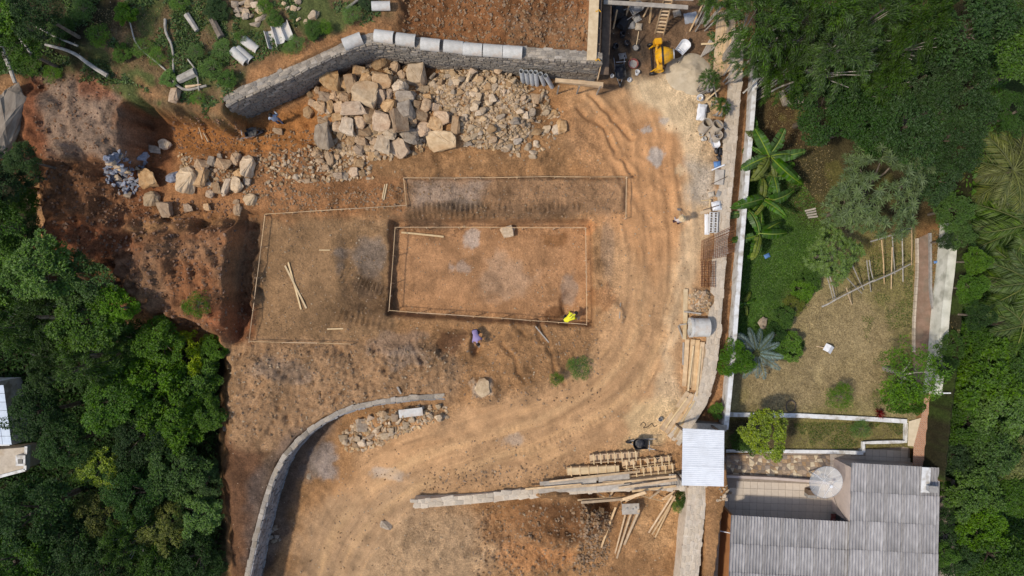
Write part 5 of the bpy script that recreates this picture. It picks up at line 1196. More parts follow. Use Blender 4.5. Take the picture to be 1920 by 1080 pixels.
# sand heap
def heap_mesh(name, rx, ry, h, seed, mat):
    n, m = 40, 16; vs = []; fs = []
    for j in range(m + 1):
        t = j / m
        for k in range(n):
            a = 2 * math.pi * k / n; q = Vector((math.cos(a) * t * 2, math.sin(a) * t * 2, seed))
            rr = 1 + .22 * mnoise.noise(Vector((math.cos(a) * 1.2, math.sin(a) * 1.2, seed)))
            z = h * (max(0, 1 - t) ** 0.8 * .85 + .3 * mnoise.noise(q) * (1 - t) + .12 * mnoise.noise(q * 4) * (1 - t * .8)) - .04 * t
            vs.append((rx * rr * t * math.cos(a), ry * rr * t * math.sin(a), z))
    for j in range(m):
        for k in range(n): fs.append((j * n + k, (j + 1) * n + k, (j + 1) * n + (k + 1) % n, j * n + (k + 1) % n))
    me = bpy.data.meshes.new(name); me.from_pydata(vs, [], fs); me.materials.append(mat); me.polygons.foreach_set('use_smooth', [True] * len(fs)); me.update(); return me
p = G(1291, 137); tag(link_mesh('sand_heap', heap_mesh('sand_heap', 1.5, 1.15, .62, 3, M['sand']), None, p), 'pale heap of sand in front of the yellow mixer', 'sand heap')

# tin roofed shelter
ZR = 2.0
cs = [W(1280, 803, ZR), W(1358, 807, ZR), W(1357, 912, ZR), W(1278, 910, ZR)]
root = empty('shelter', G(1318, 858), label='small shelter with white ribbed tin roof beside the timber forms', cat='shelter'); o0 = root.location.copy()
M['tin'] = mk('tin', (0.74, 0.76, 0.79), (0.66, 0.68, 0.71), 3, 0.4, 0.05, 20, obj_var=.05, stain=(.5, .5, .5), stain_amt=.3)
ns = 3
for k in range(ns):
    a0 = cs[0].lerp(cs[3], k / ns - (0.01 if k else 0)); a1 = cs[0].lerp(cs[3], (k + 1) / ns); b0 = cs[1].lerp(cs[2], k / ns - (0.01 if k else 0)); b1 = cs[1].lerp(cs[2], (k + 1) / ns)
    n = 30; vs = []; fs = []
    for j in range(n * 2 + 1):
        t = j / (n * 2); z = (.016 if (j % 6) in (2, 3) else 0.0) + .008 * k
        for p0, p1 in ((a0, a1), (b0, b1)):
            v = p0.lerp(p1, t) - o0; vs.append((v.x, v.y, v.z + z))
    for j in range(n * 2): fs.append((j * 2, j * 2 + 2, j * 2 + 3, j * 2 + 1))
    mb = MB(); mb.add(vs, fs); mb.build('roof_sheet', M['tin'], root)
for c in cs:
    c_ = c.lerp(sum(cs, Vector()) / 4, .1); v = c_ - o0; v.z = 0
    gzv = hw(c_.x, c_.y); mb = MB(); mb.beam((v.x, v.y, gzv - o0.z), (v.x, v.y, ZR - o0.z - .03), .1, .1); mb.build('post', M['wood_dark'], root)
for a, b in ((0, 1), (3, 2)):
    mb = MB(); cc_ = sum(cs, Vector()) / 4; mb.beam(cs[a].lerp(cc_, .08) - o0 - Vector((0, 0, .06)), cs[b].lerp(cc_, .08) - o0 - Vector((0, 0, .06)), .06, .1); mb.build('purlin', M['wood_dark'], root)
# stone cross wall under the shelter
rendered_wall('cross_wall', 'rough grey cross wall closing the channel beside the tin roof', [(1296, 798), (1330, 800), (1362, 803)], 0.05, .3, 1.0, M['mortar'], 0)

# ropes, cables
def cable(pts, r, mat, label, name='cable', cat='cable', dz=.02):
    q = smooth_line([G(a, b, dz) for a, b in pts], 2); mb = MB(); mb.tube(q, r, 5); return tag(mb.build(name, M[mat]), label, cat)
cable([(1200, 798), (1206, 790), (1212, 797), (1204, 803), (1216, 800), (1222, 792), (1226, 801), (1232, 797)], .018, 'black', 'tangled dark rope on the sand near the slanting boards', 'rope', 'rope')
cable([(1208, 832), (1222, 842), (1245, 848), (1275, 852)], .012, 'black', 'thin dark cable running from wheelbarrow to tin roof')
cable([(1352, 303), (1358, 325), (1368, 345), (1373, 362)], .02, 'black', 'dark hose lying across the stone wall', 'hose', 'hose', .1)
cable([(1377, 660), (1371, 690), (1362, 720), (1358, 750)], .015, 'metal_grey', 'bluish hose along the foot of the white wall', 'hose', 'hose', .05)
mb = MB(); mb.tube([W(1445, 120, .6), W(1425, 145, .5), W(1393, 175, .3)], .05, 6); tag(mb.build('fallen_branch', M['bark_pale']), 'pale bare branch leaning across the white wall under the bamboo', 'branch')
mb = MB(); mb.tube([W(1388 + 6 * math.cos(t), 130 + 4 * math.sin(t), .25 + .01 * t) for t in np.linspace(0, 14, 40)], .025, 5); tag(mb.build('hose_coil', M['yellow']), 'coiled yellow hose on the stone wall top', 'hose')
# ------------------------------------------------------------------ house, patio, garden structures
M['fibre'] = mk('fibre', (0.4, 0.385, 0.38), (0.23, 0.22, 0.222), 4, .95, .4, 30, obj_var=.17, stain=(.15, .145, .145), stain_scale=1.5, stain_amt=.6, stretch=(1.0, .35, 1))
M['terracotta'] = mk('terracotta', (0.52, 0.25, 0.1), (0.44, 0.2, 0.08), 3, .8, .1, 20)
M['pink_render'] = mk('pink_render', (0.6, 0.5, 0.44), (0.48, 0.4, 0.35), 2, .85, .1, 20, stain=(.36, .3, .27))
M['tile'] = mk('tile', (0.62, 0.535, 0.44), (0.54, 0.46, 0.37), 3, .45, .05, 20, obj_var=.07, stain=(.42, .36, .3), stain_scale=.7, stain_amt=.4)
M['grout'] = mk('grout', (0.32, 0.27, 0.22), (0.25, 0.2, 0.16), 6, .95, .2, 40)
M['mosaic_a'] = mk('mosaic_a', (0.42, 0.3, 0.19), (0.3, 0.21, 0.135), 6, .7, .2, 30, obj_var=.35)
M['mosaic_b'] = mk('mosaic_b', (0.66, 0.55, 0.39), (0.55, 0.45, 0.3), 6, .7, .2, 30, obj_var=.12)
M['mosaic_c'] = mk('mosaic_c', (0.3, 0.235, 0.18), (0.2, 0.155, 0.12), 6, .7, .2, 30, obj_var=.3)
ANG = math.radians(-3.2); EX = Vector((math.cos(ANG), math.sin(ANG), 0)); EY = Vector((math.sin(ANG), -math.cos(ANG), 0))   # EY runs south
def corrugated(wd, ln, waves, amp, mat, th=.012):
    n = waves * 8; vs = []; fs = []
    for j in range(2):
        for k in range(n + 1):
            x = -wd / 2 + wd * k / n; vs.append((x, (j - .5) * -ln, amp * math.cos(2 * math.pi * waves * k / n)))
    for k in range(n): fs.append((k, n + 1 + k, n + 2 + k, k + 1))
    me = bpy.data.meshes.new('roof_sheet'); me.from_pydata(vs, [], fs); me.materials.append(mat); me.polygons.foreach_set('use_smooth', [True] * len(fs)); me.update(); return me
house = empty('house', W(1560, 1040, Z_PATIO), ANG, 'single-storey house with grey corrugated fibre roofs round a tiled patio', 'house')
Hinv = (Matrix.Translation(house.location) @ Matrix.Rotation(ANG, 4, 'Z')).inverted()
def hl(v): return Hinv @ Vector(v)
roof = empty('roof', (0, 0, 0)); roof.parent = house
def roof_wing(px, py, ncol, nrow, width, zr, pitch, ln):
    o = W(px, py, zr); cw = width / ncol; me = corrugated(cw + .06, ln + .14, max(5, round(cw / .177)), .042, M['fibre'])
    for r_ in range(nrow):
        for c in range(ncol):
            p = o + EX * (cw * (c + .5)) + EY * (ln * (r_ + .5)); z = zr + pitch * ln * (r_ + .5) + .01 * (c % 2) + RND.uniform(-.008, .008) + .016 * r_
            q = hl((p.x, p.y, z)); s = link_mesh('roof_sheet', me, roof, q, (-math.atan(pitch) + .006, 0, RND.uniform(-.008, .008)))
wW = (W(1594, 980, -.5) - W(1371, 968, -.5)).length; wE = (W(1761, 880, -.42) - W(1597, 870, -.42)).length
roof_wing(1371, 968, 7, 4, wW, -.5, .05, 1.6); roof_wing(1596.5, 870, 5, 6, wE, -.42, .05, 1.62)
def wall_poly(a, b, z0, z1, th, mat, name='wall'):
    A = hl(a); B = hl(b); mb = MB(); d = Vector((B.x - A.x, B.y - A.y, 0)); 
    mb.beam((A.x, A.y, (z0 + z1) / 2 - Z_PATIO), (B.x, B.y, (z0 + z1) / 2 - Z_PATIO), th, z1 - z0); return mb.build(name, mat, house)
oW = W(1371, 968, -.5); oE = W(1596.5, 870, -.42)
wall_poly(oW + EX * .22 + EY * .1, oW + EX * .22 + EY * 6.4, Z_PATIO, -.6, .16, M['terracotta'], 'side_wall')
wall_poly(oW + EX * .2 + EY * 1.0, oW + EX * 6.8 + EY * 1.0, Z_PATIO, -.6, .15, M['pink_render'], 'front_wall')
wall_poly(oE + EX * .18 + EY * .25, oE + EX * .18 + EY * 3.4, Z_PATIO, -.55, .15, M['pink_render'], 'wing_wall')
wall_poly(oE + EX * .25 + EY * .3, oE + EX * 4.8 + EY * .3, Z_PATIO, -.55, .15, M['pink_render'], 'gable_wall')
wall_poly(oE + EX * 4.75 + EY * .4, oE + EX * 4.75 + EY * 9, Z_PATIO - 1.5, -.5, .15, M['pink_render'], 'rear_wall')
p = hl(W(1743, 914, -.25)); mb = MB(); mb.box((p.x, p.y, p.z + .1), (.42, .3, .5)); q = mb.build('vent_stack', M['metal_grey'], roof)
mb = MB(); mb.box((p.x, p.y, p.z + .37), (.5, .36, .05)); mb.build('vent_cap', M['cement'], roof)
p = hl(W(1737, 900, -.3)); mb = MB(); mb.box((p.x - .05, p.y, p.z + .02), (.5, 1.45, .03)); mb.build('flashing', M['white_paint'], roof)
mb = MB(); a_ = hl(W(1337, 993, -1.2)); b_ = hl(W(1372, 1000, -.7)); mb.tube([a_, b_], .03, 6); mb.build('wall_pipe', M['white_plastic'], house)

# patio slab with tiles
def px_poly(pts, z): return [(W(a, b, z).x, W(a, b, z).y) for a, b in pts]
patio = MB(); patio.prism(px_poly([(1338, 905), (1362, 852), (1556, 850), (1712, 836), (1712, 884), (1790, 900), (1790, 1300), (1320, 1300), (1330, 1080)], Z_PATIO), Z_PATIO - .3, Z_PATIO + .02)
pat = tag(patio.build('patio', M['grout']), 'beige tiled patio between the house wings and the terrace', 'patio', kind='structure')
TILE = MB().box((0, 0, 0), (.415, .415, .02)).mesh('floor_tile', M['tile']); bevel_mesh(TILE, .006)
def lay_tiles(poly, ang):
    q = px_poly(poly, Z_PATIO); c, s = math.cos(ang), math.sin(ang); st = .43
    cx = sum(p[0] for p in q) / len(q); cy = sum(p[1] for p in q) / len(q); R = 30
    for i in range(-R, R):
        for j in range(-R, R):
            x = cx + (i * c - j * s) * st; y = cy + (i * s + j * c) * st
            if bool(inside(np.array([x]), np.array([y]), q)[0]):
                link_mesh('floor_tile', TILE, pat, (x, y, Z_PATIO + .031 + RND.uniform(-.002, .002)), (0, 0, ang))
lay_tiles([(1366, 908), (1440, 906), (1560, 912), (1572, 900), (1572, 972), (1592, 990), (1592, 1010), (1375, 1010), (1352, 960)], math.radians(-2.2))
lay_tiles([(1558, 856), (1616, 856), (1620, 838), (1708, 838), (1708, 880), (1560, 900)], math.radians(-3))
lay_tiles([(1338, 965), (1353, 965), (1350, 1085), (1330, 1085)], math.radians(-2.2))
# broken-stone mosaic floor
mos = MB(); mos.prism(px_poly([(1361, 853), (1555, 853), (1555, 896), (1361, 890)], Z_PATIO), Z_PATIO, Z_PATIO + .06)
mo = tag(mos.build('mosaic_floor', M['grout']), 'broken-stone mosaic floor strip between terrace wall and parapet', 'floor', kind='structure')
nX, nY = 26, 6; A0 = W(1361, 853, Z_PATIO); A1 = W(1555, 853, Z_PATIO); B0 = W(1361, 890, Z_PATIO); B1 = W(1555, 896, Z_PATIO)
rr = random.Random(5); jit = {}
for i in range(nX + 1):
    for j in range(nY + 1):
        u = min(max((i + (rr.uniform(-.36, .36) if 0 < i < nX else 0)) / nX, 0), 1); v = min(max((j + (rr.uniform(-.36, .36) if 0 < j < nY else 0)) / nY, 0), 1)
        jit[i, j] = A0.lerp(A1, u).lerp(B0.lerp(B1, u), v)
for i in range(nX):
    for j in range(nY):
        q = [jit[i, j], jit[i + 1, j], jit[i + 1, j + 1], jit[i, j + 1]]; c = sum(q, Vector()) / 4
        cut = rr.random()
        q = [c + (p - c) * .94 for p in q]
        for tri in ([q] if cut < .55 else [[q[0], q[1], q[2]], [q[0], q[2], q[3]]]):
            c2 = sum(tri, Vector()) / len(tri); t2 = [c2 + (p - c2) * .97 for p in tri]
            mb = MB(); mb.prism([(p.x - c2.x, p.y - c2.y) for p in t2], 0, .022 + rr.uniform(0, .008))
            o = mb.build('paving_stone', M[rr.choice(['mosaic_a', 'mosaic_a', 'mosaic_b', 'mosaic_c'])], mo); o.location = (c2.x, c2.y, Z_PATIO + .06)
rendered_wall('parapet', 'thin pinkish parapet between mosaic floor and tiled patio', [(1361, 893), (1450, 897), (1530, 903), (1556, 906)], -2.35, .1, .5, M['pink_render'], 0)
root = empty('planter_bench', W(1516, 922, Z_PATIO), ANG, 'dark grey stone sink bench under the satellite dish', 'bench')
mb = MB(); mb.box((0, .1, .3), (.55, .3, .56)); mb.build('sink_body', M['wood_dark'], root); mb = MB(); mb.box((0, -.12, .3), (.56, .2, .5)); mb.build('sink_slab', M['cement'], root)
root = empty('water_box', W(1580, 971, -2.3), ANG, 'dark blue-grey box in the corner between the house wings', 'box'); mb = MB(); mb.box((0, 0, .2), (.72, .5, .7)); q = mb.mesh('box_body', M['dark_plastic']); bevel_mesh(q, .03); link_mesh('box_body', q, root); mb = MB(); mb.box((0, 0, .57), (.76, .54, .05)); mb.build('lid', M['metal_grey'], root)
root = empty('doormat', W(1562, 971, Z_PATIO + .05), ANG, 'brown mat beside the dark box on the patio', 'mat'); mb = MB(); mb.box((0, 0, 0.01), (.3, .5, .02)); mb.build('mat_pile', M['red_plastic'], root)

# satellite dish
def clear_mesh_mat():
    m = bpy.data.materials.new('dish_mesh'); m.use_nodes = True; N = m.node_tree.nodes; L = m.node_tree.links; N.clear()
    out = N.new('ShaderNodeOutputMaterial'); b = N.new('ShaderNodeBsdfPrincipled'); b.inputs['Base Color'].default_value = (.62, .62, .6, 1); b.inputs['Roughness'].default_value = .5
    t = N.new('ShaderNodeBsdfTransparent'); mx = N.new('ShaderNodeMixShader')
    tc = N.new('ShaderNodeTexCoord'); nz = N.new('ShaderNodeTexNoise'); nz.inputs['Scale'].default_value = 3; L.new(tc.outputs['Object'], nz.inputs['Vector'])
    mr = N.new('ShaderNodeMapRange'); mr.inputs[3].default_value = .42; mr.inputs[4].default_value = .6; L.new(nz.outputs[0], mr.inputs[0]); L.new(mr.outputs[0], mx.inputs[0])
    L.new(t.outputs[0], mx.inputs[1]); L.new(b.outputs[0], mx.inputs[2]); L.new(mx.outputs[0], out.inputs[0]); return m
M['dish_mesh'] = clear_mesh_mat()
pd = W(1545, 901, -.7); root = empty('satellite_dish', (pd.x, pd.y, Z_PATIO), 0, 'large see-through mesh satellite dish on a pole beside the patio', 'satellite dish')
R = .95; D = pd.z - Z_PATIO
mb = MB(); prof = [(R * k / 8, .26 * (k / 8) ** 2) for k in range(9)]; Md = Matrix.Translation((0, 0, D)) @ Matrix.Rotation(.1, 4, 'X'); mb.lathe(prof, 36, Md); dish = mb.build('reflector', M['dish_mesh'], root, smooth=True)
for k in range(12):
    a = k * math.pi / 6; mb = MB(); mb.tube([Md @ Vector((R * t * math.cos(a), R * t * math.sin(a), .26 * t * t + .012)) for t in np.linspace(.03, 1, 6)], .008, 4); mb.build('rib', M['white_plastic'], dish)
mb = MB(); mb.tube([Md @ Vector((R * math.cos(t), R * math.sin(t), .27)) for t in np.linspace(0, 2 * math.pi, 37)], .012, 5); mb.build('rim', M['metal_grey'], dish)
for k in range(3):
    a = k * 2.094 + .4; mb = MB(); mb.tube([Md @ Vector((R * .98 * math.cos(a), R * .98 * math.sin(a), .27)), Md @ Vector((0, 0, .85))], .01, 5); mb.build('feed_strut', M['white_plastic'], root)
mb = MB(); mb.lathe([(0, .78), (.06, .78), (.09, .92), (0, .92)], 12, Md); mb.build('feed_horn', M['white_plastic'], root)
mb = MB(); mb.tube([(0, 0, 0), (0, 0, D)], .045, 8); mb.build('pole', M['metal_grey'], root)
cb = MB(); cb.tube([W(1563, 930, -.7), W(1570, 950, -1.2), W(1582, 968, -1.0), W(1588, 978, -.5)], .012, 5); tag(cb.build('cable', M['black']), 'thin cable hanging from the dish to the house roof', 'cable')

# garden path with kerb stones, brick ramp
mb = MB(); zz = Z_GARD + .03
vs = [W(a, b, zz) for a, b in ((1719, 448), (1744, 436), (1721, 500), (1744, 500), (1719, 550), (1746, 555), (1716, 610), (1757, 600), (1713, 660), (1755, 668), (1712, 740), (1752, 740))]
mb.add(vs, [(2 * i, 2 * i + 2, 2 * i + 3, 2 * i + 1) for i in range(5)])
M['path_earth'] = mk('path_earth', (.3, .2, .145), (.2, .13, .09), 3, .95, .4, 25, stain=(.17, .15, .11))
tag(mb.build('garden_path', M['path_earth']), 'brown earth path between white kerb and boundary wall', 'path', kind='structure')
kr = empty('kerb', W(1716, 550, Z_GARD), label='row of white kerb stones along the garden path', cat='kerb'); kr['kind'] = 'thing'
kl = smooth_line([W(1719, 447, Z_GARD + .1), W(1720, 500, Z_GARD + .1), W(1716, 560, Z_GARD + .1), W(1713, 610, Z_GARD + .1), W(1713, 660, Z_GARD + .1)], 2); kl = resample(kl, .48)
for a, b in zip(kl[:-1], kl[1:]):
    mb = MB(); d = (b - a) * .02; mb.beam(a + d - kr.location, b - d - kr.location, .1, .22); mb.build('kerb_stone', M['wall_stone_pale'], kr)
gk = empty('kerb', W(1745, 550, Z_GARD), label='curving grey concrete kerb beside the leaf litter', cat='kerb'); gk['kind'] = 'thing'
gl = resample(smooth_line([W(1743, 437, Z_GARD + .08), W(1744, 500, Z_GARD + .08), W(1744, 555, Z_GARD + .08), W(1752, 590, Z_GARD + .08), W(1758, 600, Z_GARD + .08)], 2), .6)
for a, b in zip(gl[:-1], gl[1:]):
    mb = MB(); mb.beam(a - gk.location, b - gk.location, .13, .2); mb.build('kerb_length', M['cement'], gk)
def brick_mat():
    m = bpy.data.materials.new('brick_paving'); m.use_nodes = True; N = m.node_tree.nodes; L = m.node_tree.links; bs = N['Principled BSDF']; bs.inputs['Roughness'].default_value = .9
    tc = N.new('ShaderNodeTexCoord'); mp = N.new('ShaderNodeMapping'); mp.inputs['Rotation'].default_value = (0, 0, .7); L.new(tc.outputs['Object'], mp.inputs[0])
    br = N.new('ShaderNodeTexBrick'); br.inputs['Color1'].default_value = (.5, .24, .13, 1); br.inputs['Color2'].default_value = (.38, .17, .09, 1); br.inputs['Mortar'].default_value = (.42, .33, .25, 1); br.inputs['Scale'].default_value = 1.0
    br.inputs['Brick Width'].default_value = .22; br.inputs['Row Height'].default_value = .09; br.inputs['Mortar Size'].default_value = .012
    L.new(mp.outputs[0], br.inputs[0]); L.new(br.outputs[0], bs.inputs['Base Color'])
    bp = N.new('ShaderNodeBump'); bp.invert = True; bp.inputs['Strength'].default_value = .5; bp.inputs['Distance'].default_value = .02; L.new(br.outputs[1], bp.inputs['Height']); L.new(bp.outputs[0], bs.inputs['Normal']); return m
mb = MB(); L1 = [W(1738, 715, -1.72), W(1727, 783, -1.72), W(1713, 837, -1.72), W(1711, 884, -1.72)]; L2 = [W(1768, 715, -1.72), W(1757, 783, -1.72), W(1747, 837, -1.72), W(1738, 884, -1.72)]
mb.add([v for p in zip(L1, L2) for v in p], [(2 * i, 2 * i + 2, 2 * i + 3, 2 * i + 1) for i in range(3)])
tag(mb.build('brick_path', brick_mat()), 'reddish brick ramp leading down to the house', 'path', kind='structure')
mb = MB(); st = [W(1704, 790, -1.73), W(1729, 783, -1.73), W(1702, 836, -1.73), W(1714, 837, -1.73)]; mb.add(st, [(0, 2, 3, 1)]); tag(mb.build('step_paving', M['mosaic_b']), 'patchy stone paving beside the brick ramp', 'paving', kind='structure')
rendered_wall('ramp_wall', 'thin white-topped wall on the outer side of the brick ramp', [(1769, 735), (1757, 790), (1748, 840), (1739, 884)], -1.66, .1, 3.0, M['pink_render'], 0)
mb = MB(); mb.tube([W(1767, 737, -.3), W(1783, 737, -.1)], .04, 6); tag(mb.build('lamp_arm', M['white_plastic']), 'short white pole arm sticking out over the trees', 'pole')

# trellis
root = empty('trellis', W(1640, 520, Z_GARD), label='weathered pole trellis with two rails and leaning poles', cat='trellis'); o0 = root.location.copy()
def tube_px(a, za, b, zb, r, mat, name): 
    mb = MB(); A = W(a[0], a[1], za); B = W(b[0], b[1], zb); mid = A.lerp(B, .5) + Vector((RND.uniform(-.04, .04), RND.uniform(-.04, .04), 0)); mb.tube([A - o0, mid - o0, B - o0], [r, r * .95, r * .8], 6); return mb.build(name, M[mat], root)
for a, b in (((1541, 575), (1565, 563)), ((1562, 564), (1640, 525)), ((1636, 528), (1707, 495)), ((1632, 453), (1680, 438)), ((1676, 440), (1712, 425))): tube_px(a, -.3, b, -.3, .05, 'bark_pale', 'rail')
for a, b in (((1543, 494), (1563, 563)), ((1548, 493), (1567, 562)), ((1587, 540), (1597, 571)), ((1598, 497), (1619, 543)), ((1587, 520), (1616, 550)), ((1625, 488), (1633, 547)), ((1630, 488), (1637, 523)), ((1653, 450), (1658, 532)), ((1673, 443), (1678, 514)), ((1673, 463), (1671, 542)), ((1691, 430), (1693, 528)), ((1709, 425), (1709, 497))):
    tube_px(a, -.25, b, Z_GARD + RND.uniform(.2, .8), .035, RND.choice(['bark_pale', 'wood', 'bark_pale']), 'pole')
root = empty('folding_board', W(1550, 653, Z_GARD), math.radians(-30), 'small white folded board standing on the dry lawn', 'board')
for s in (-1, 1):
    mb = MB(); mb.box((0, 0, 0), (.3, .44, .02), Matrix.Rotation(s * .55, 3, 'Y')); q = mb.build('panel', M['white_plastic'], root); q.location = (s * .13, 0, .3)
mb = MB(); mb.tube([(-.15, -.05, .25), (-.6, -.2, .02)], .025, 6); mb.build('prop', M['wood'], root)
mb = MB(); mb.tube([W(1483 + 9 * math.cos(t), 762 + 11 * math.sin(t), Z_GARD + .12) for t in np.linspace(0, 2 * math.pi, 22)], .035, 6); tag(mb.build('wire_hoop', M['wood_dark']), 'dark round hoop lying by the white garden wall', 'hoop')
sack(1466, 762, 1, 1, 0, 'black', 'tiny dark scrap beside the dark hoop', .05, 'scrap', 'scrap')
sack(1437, 480, 11, 8, 25, 'blue_plastic', 'blue cloth on the lawn under the banana leaf', .15, 'cloth', 'cloth', dz=.05)
sack(1757, 491, 14, 5, 8, 'blue_plastic', 'blue scrap on the leaf litter by the mossy wall', .1, 'scrap', 'scrap')
for k, (a, b) in enumerate((((1508, 396), (1528, 391)), ((1510, 400), (1529, 396)), ((1512, 404), (1530, 401)), ((1514, 408), (1532, 406)))):
    plank(a, b, .1, .04, M['wood_grey'], f'weathered slat on the ground near the star-leaved tree, {ORD[k]} of four', 'slats by the star-leaved tree', 'slat', 'slat', za=.1)
plank((1470, 195), (1503, 190), .3, .3, M['concrete_dirty'], 'pale concrete block edge below the bamboo', name='block', cat='block', za=.15)
plank((1462, 172), (1472, 198), .28, .25, M['concrete_dirty'], 'short concrete kerb turning below the bamboo', name='block', cat='block', za=.12)

# neighbour's house at the far west edge
root = empty('neighbour_house', W(0, 800, -2.2), 0, 'house corner with bluish tiled roof among the western trees', 'house'); o0 = root.location.copy()
M['blue_tile'] = mk('blue_tile', (.52, .6, .7), (.4, .48, .58), 3, .5, .1, 20, obj_var=.08)
def roofpt(a, b, z): return W(a, b, z) - o0
for i in range(4):
    for j in range(7):
        x0 = -54 + i * 17 + j * 0; y0 = 722 + j * 16; sk = j * 2.2
        mb = MB(); q = [(x0 + sk - 6, y0), (x0 + sk + 10.2, y0), (x0 + sk + 12.2, y0 + 15.3), (x0 + sk - 4, y0 + 15.3)]
        pts = [roofpt(a, b, -.2) for a, b in q]; mb.prism([(p.x, p.y) for p in pts], pts[0].z, pts[0].z + .03); mb.build('roof_tile', M['blue_tile'], root)
mb = MB(); pts = [roofpt(a, b, -.3) for a, b in ((-70, 715), (-2, 715), (18, 836), (-70, 836))]; mb.prism([(p.x, p.y) for p in pts], -1.5, pts[0].z); mb.build('wall', M['white_paint'], root)
root = empty('terrace_roof', W(10, 870, -2.2), 0, 'flat grey terrace with white rim beside the bluish roof', 'terrace'); o0 = root.location.copy(); root['kind'] = 'thing'
mb = MB(); pts = [W(a, b, -.8) - o0 for a, b in ((-80, 850), (52, 838), (50, 878), (-80, 912))]; mb.prism([(p.x, p.y) for p in pts], -1, pts[0].z); mb.build('terrace_slab', M['concrete_dirty'], root)
for a, b in (((52, 836), (50, 880)), ((50, 880), (-80, 914))):
    mb = MB(); mb.beam(W(*a, -.7) - o0, W(*b, -.7) - o0, .16, .3); mb.build('rim', M['white_paint'], root)
mb = MB(); pts = W(43, 862, -.6) - o0; mb.box(pts, (.55, .6, .4)); mb.build('chimney', M['white_paint'], root); mb = MB(); mb.box(pts + Vector((0, -.05, .18)), (.26, .26, .1)); mb.build('chimney_opening', M['black'], root)
# ------------------------------------------------------------------ vegetation
def leafmat(name, c1, c2, var=.32, trans=.25, rough=.55):
    return mk(name, c1, c2, .9, rough, 0, obj_var=.28, isl_var=var, translucent=trans, spec=.25, coords='Object')
M['leaf_mid'] = leafmat('leaf_mid', (.09, .172, .024), (.05, .112, .016))
M['leaf_dark'] = leafmat('leaf_dark', (.048, .098, .022), (.026, .06, .013))
M['leaf_bright'] = leafmat('leaf_bright', (.13, .24, .024), (.074, .16, .017))
M['leaf_yellow'] = leafmat('leaf_yellow', (.3, .37, .03), (.18, .26, .024))
M['leaf_bamboo'] = leafmat('leaf_bamboo', (.075, .14, .02), (.034, .074, .011), .55)
M['leaf_grey'] = leafmat('leaf_grey', (.17, .235, .08), (.1, .155, .046))
M['leaf_banana'] = leafmat('leaf_banana', (.1, .2, .035), (.055, .125, .024), .3, .35, .4)
M['leaf_palm'] = leafmat('leaf_palm', (.11, .165, .036), (.062, .105, .02))
M['leaf_bluepalm'] = leafmat('leaf_bluepalm', (.24, .31, .28), (.16, .22, .19))
M['leaf_gold'] = leafmat('leaf_gold', (.2, .215, .055), (.12, .14, .034))
M['leaf_red'] = leafmat('leaf_red', (.2, .03, .025), (.1, .02, .02))
M['grass'] = leafmat('grass', (.11, .2, .026), (.065, .13, .02), .35, .2)
M['weed'] = leafmat('weed', (.12, .185, .045), (.075, .13, .032), .4, .2)
M['dry_grass'] = leafmat('dry_grass', (.32, .25, .13), (.22, .17, .085), .35, .2)

def unit(a): return a / np.maximum(np.linalg.norm(a, axis=1, keepdims=True), 1e-9)
def leaf_mesh(name, P, D, L, Wd, mat, rng, fold=.25, droop=.25):
    """rhombic leaves with a folded midrib: base P, direction D"""
    n = len(P); D = unit(D); up = np.tile([0, 0, 1.0], (n, 1)) + rng.normal(0, .45, (n, 3)); Sd = unit(np.cross(D, up)); Nn = np.cross(Sd, D)
    L = np.asarray(L)[:, None] if np.ndim(L) else L; Wd = np.asarray(Wd)[:, None] if np.ndim(Wd) else Wd
    tip = P + D * L - np.array([0, 0, 1.0]) * L * droop * rng.random((n, 1)); mid = P + D * L * .45
    a = mid + Sd * Wd * .5 + Nn * Wd * fold * .5; b = mid - Sd * Wd * .5 + Nn * Wd * fold * .5
    V = np.stack([P, a, tip, b], 1).reshape(-1, 3); F = np.arange(4 * n).reshape(-1, 4)
    return np_mesh(name, V, F, mat)
def rand_dir(rng, n): return unit(rng.normal(0, 1, (n, 3)))

def crown_broad(seed, mat, R=2.4, clumps=105, leaves=8500, L=.21, Wd=.1, flat=.8, rc=(.1, .2), shape=1.0):
    rng = np.random.default_rng(seed)
    d = rand_dir(rng, clumps); d[:, 2] = np.abs(d[:, 2]) * 1.1 - .25; d = unit(d)
    rad = R * (.45 + .55 * rng.random(clumps) ** .45); rad *= 1 + .22 * np.sin(3 * np.arctan2(d[:, 1], d[:, 0]) + seed) * shape * .8
    C = d * rad[:, None]; C[:, 2] *= flat; rcl = R * rng.uniform(*rc, clumps)
    k = rng.choice(clumps, leaves, p=rcl ** 2 / (rcl ** 2).sum()); e = rand_dir(rng, leaves); e[:, 2] = e[:, 2] * .8 + .25; e = unit(e)
    P = C[k] + e * (rcl[k] * (.55 + .45 * rng.random(leaves) ** .5))[:, None] * np.array([1, 1, .75])
    D = e * .8 + rng.normal(0, .6, (leaves, 3)); D[:, 2] *= .55
    s = rng.uniform(.7, 1.25, leaves)
    return leaf_mesh('crown', P, D, L * s, Wd * s, mat, rng)
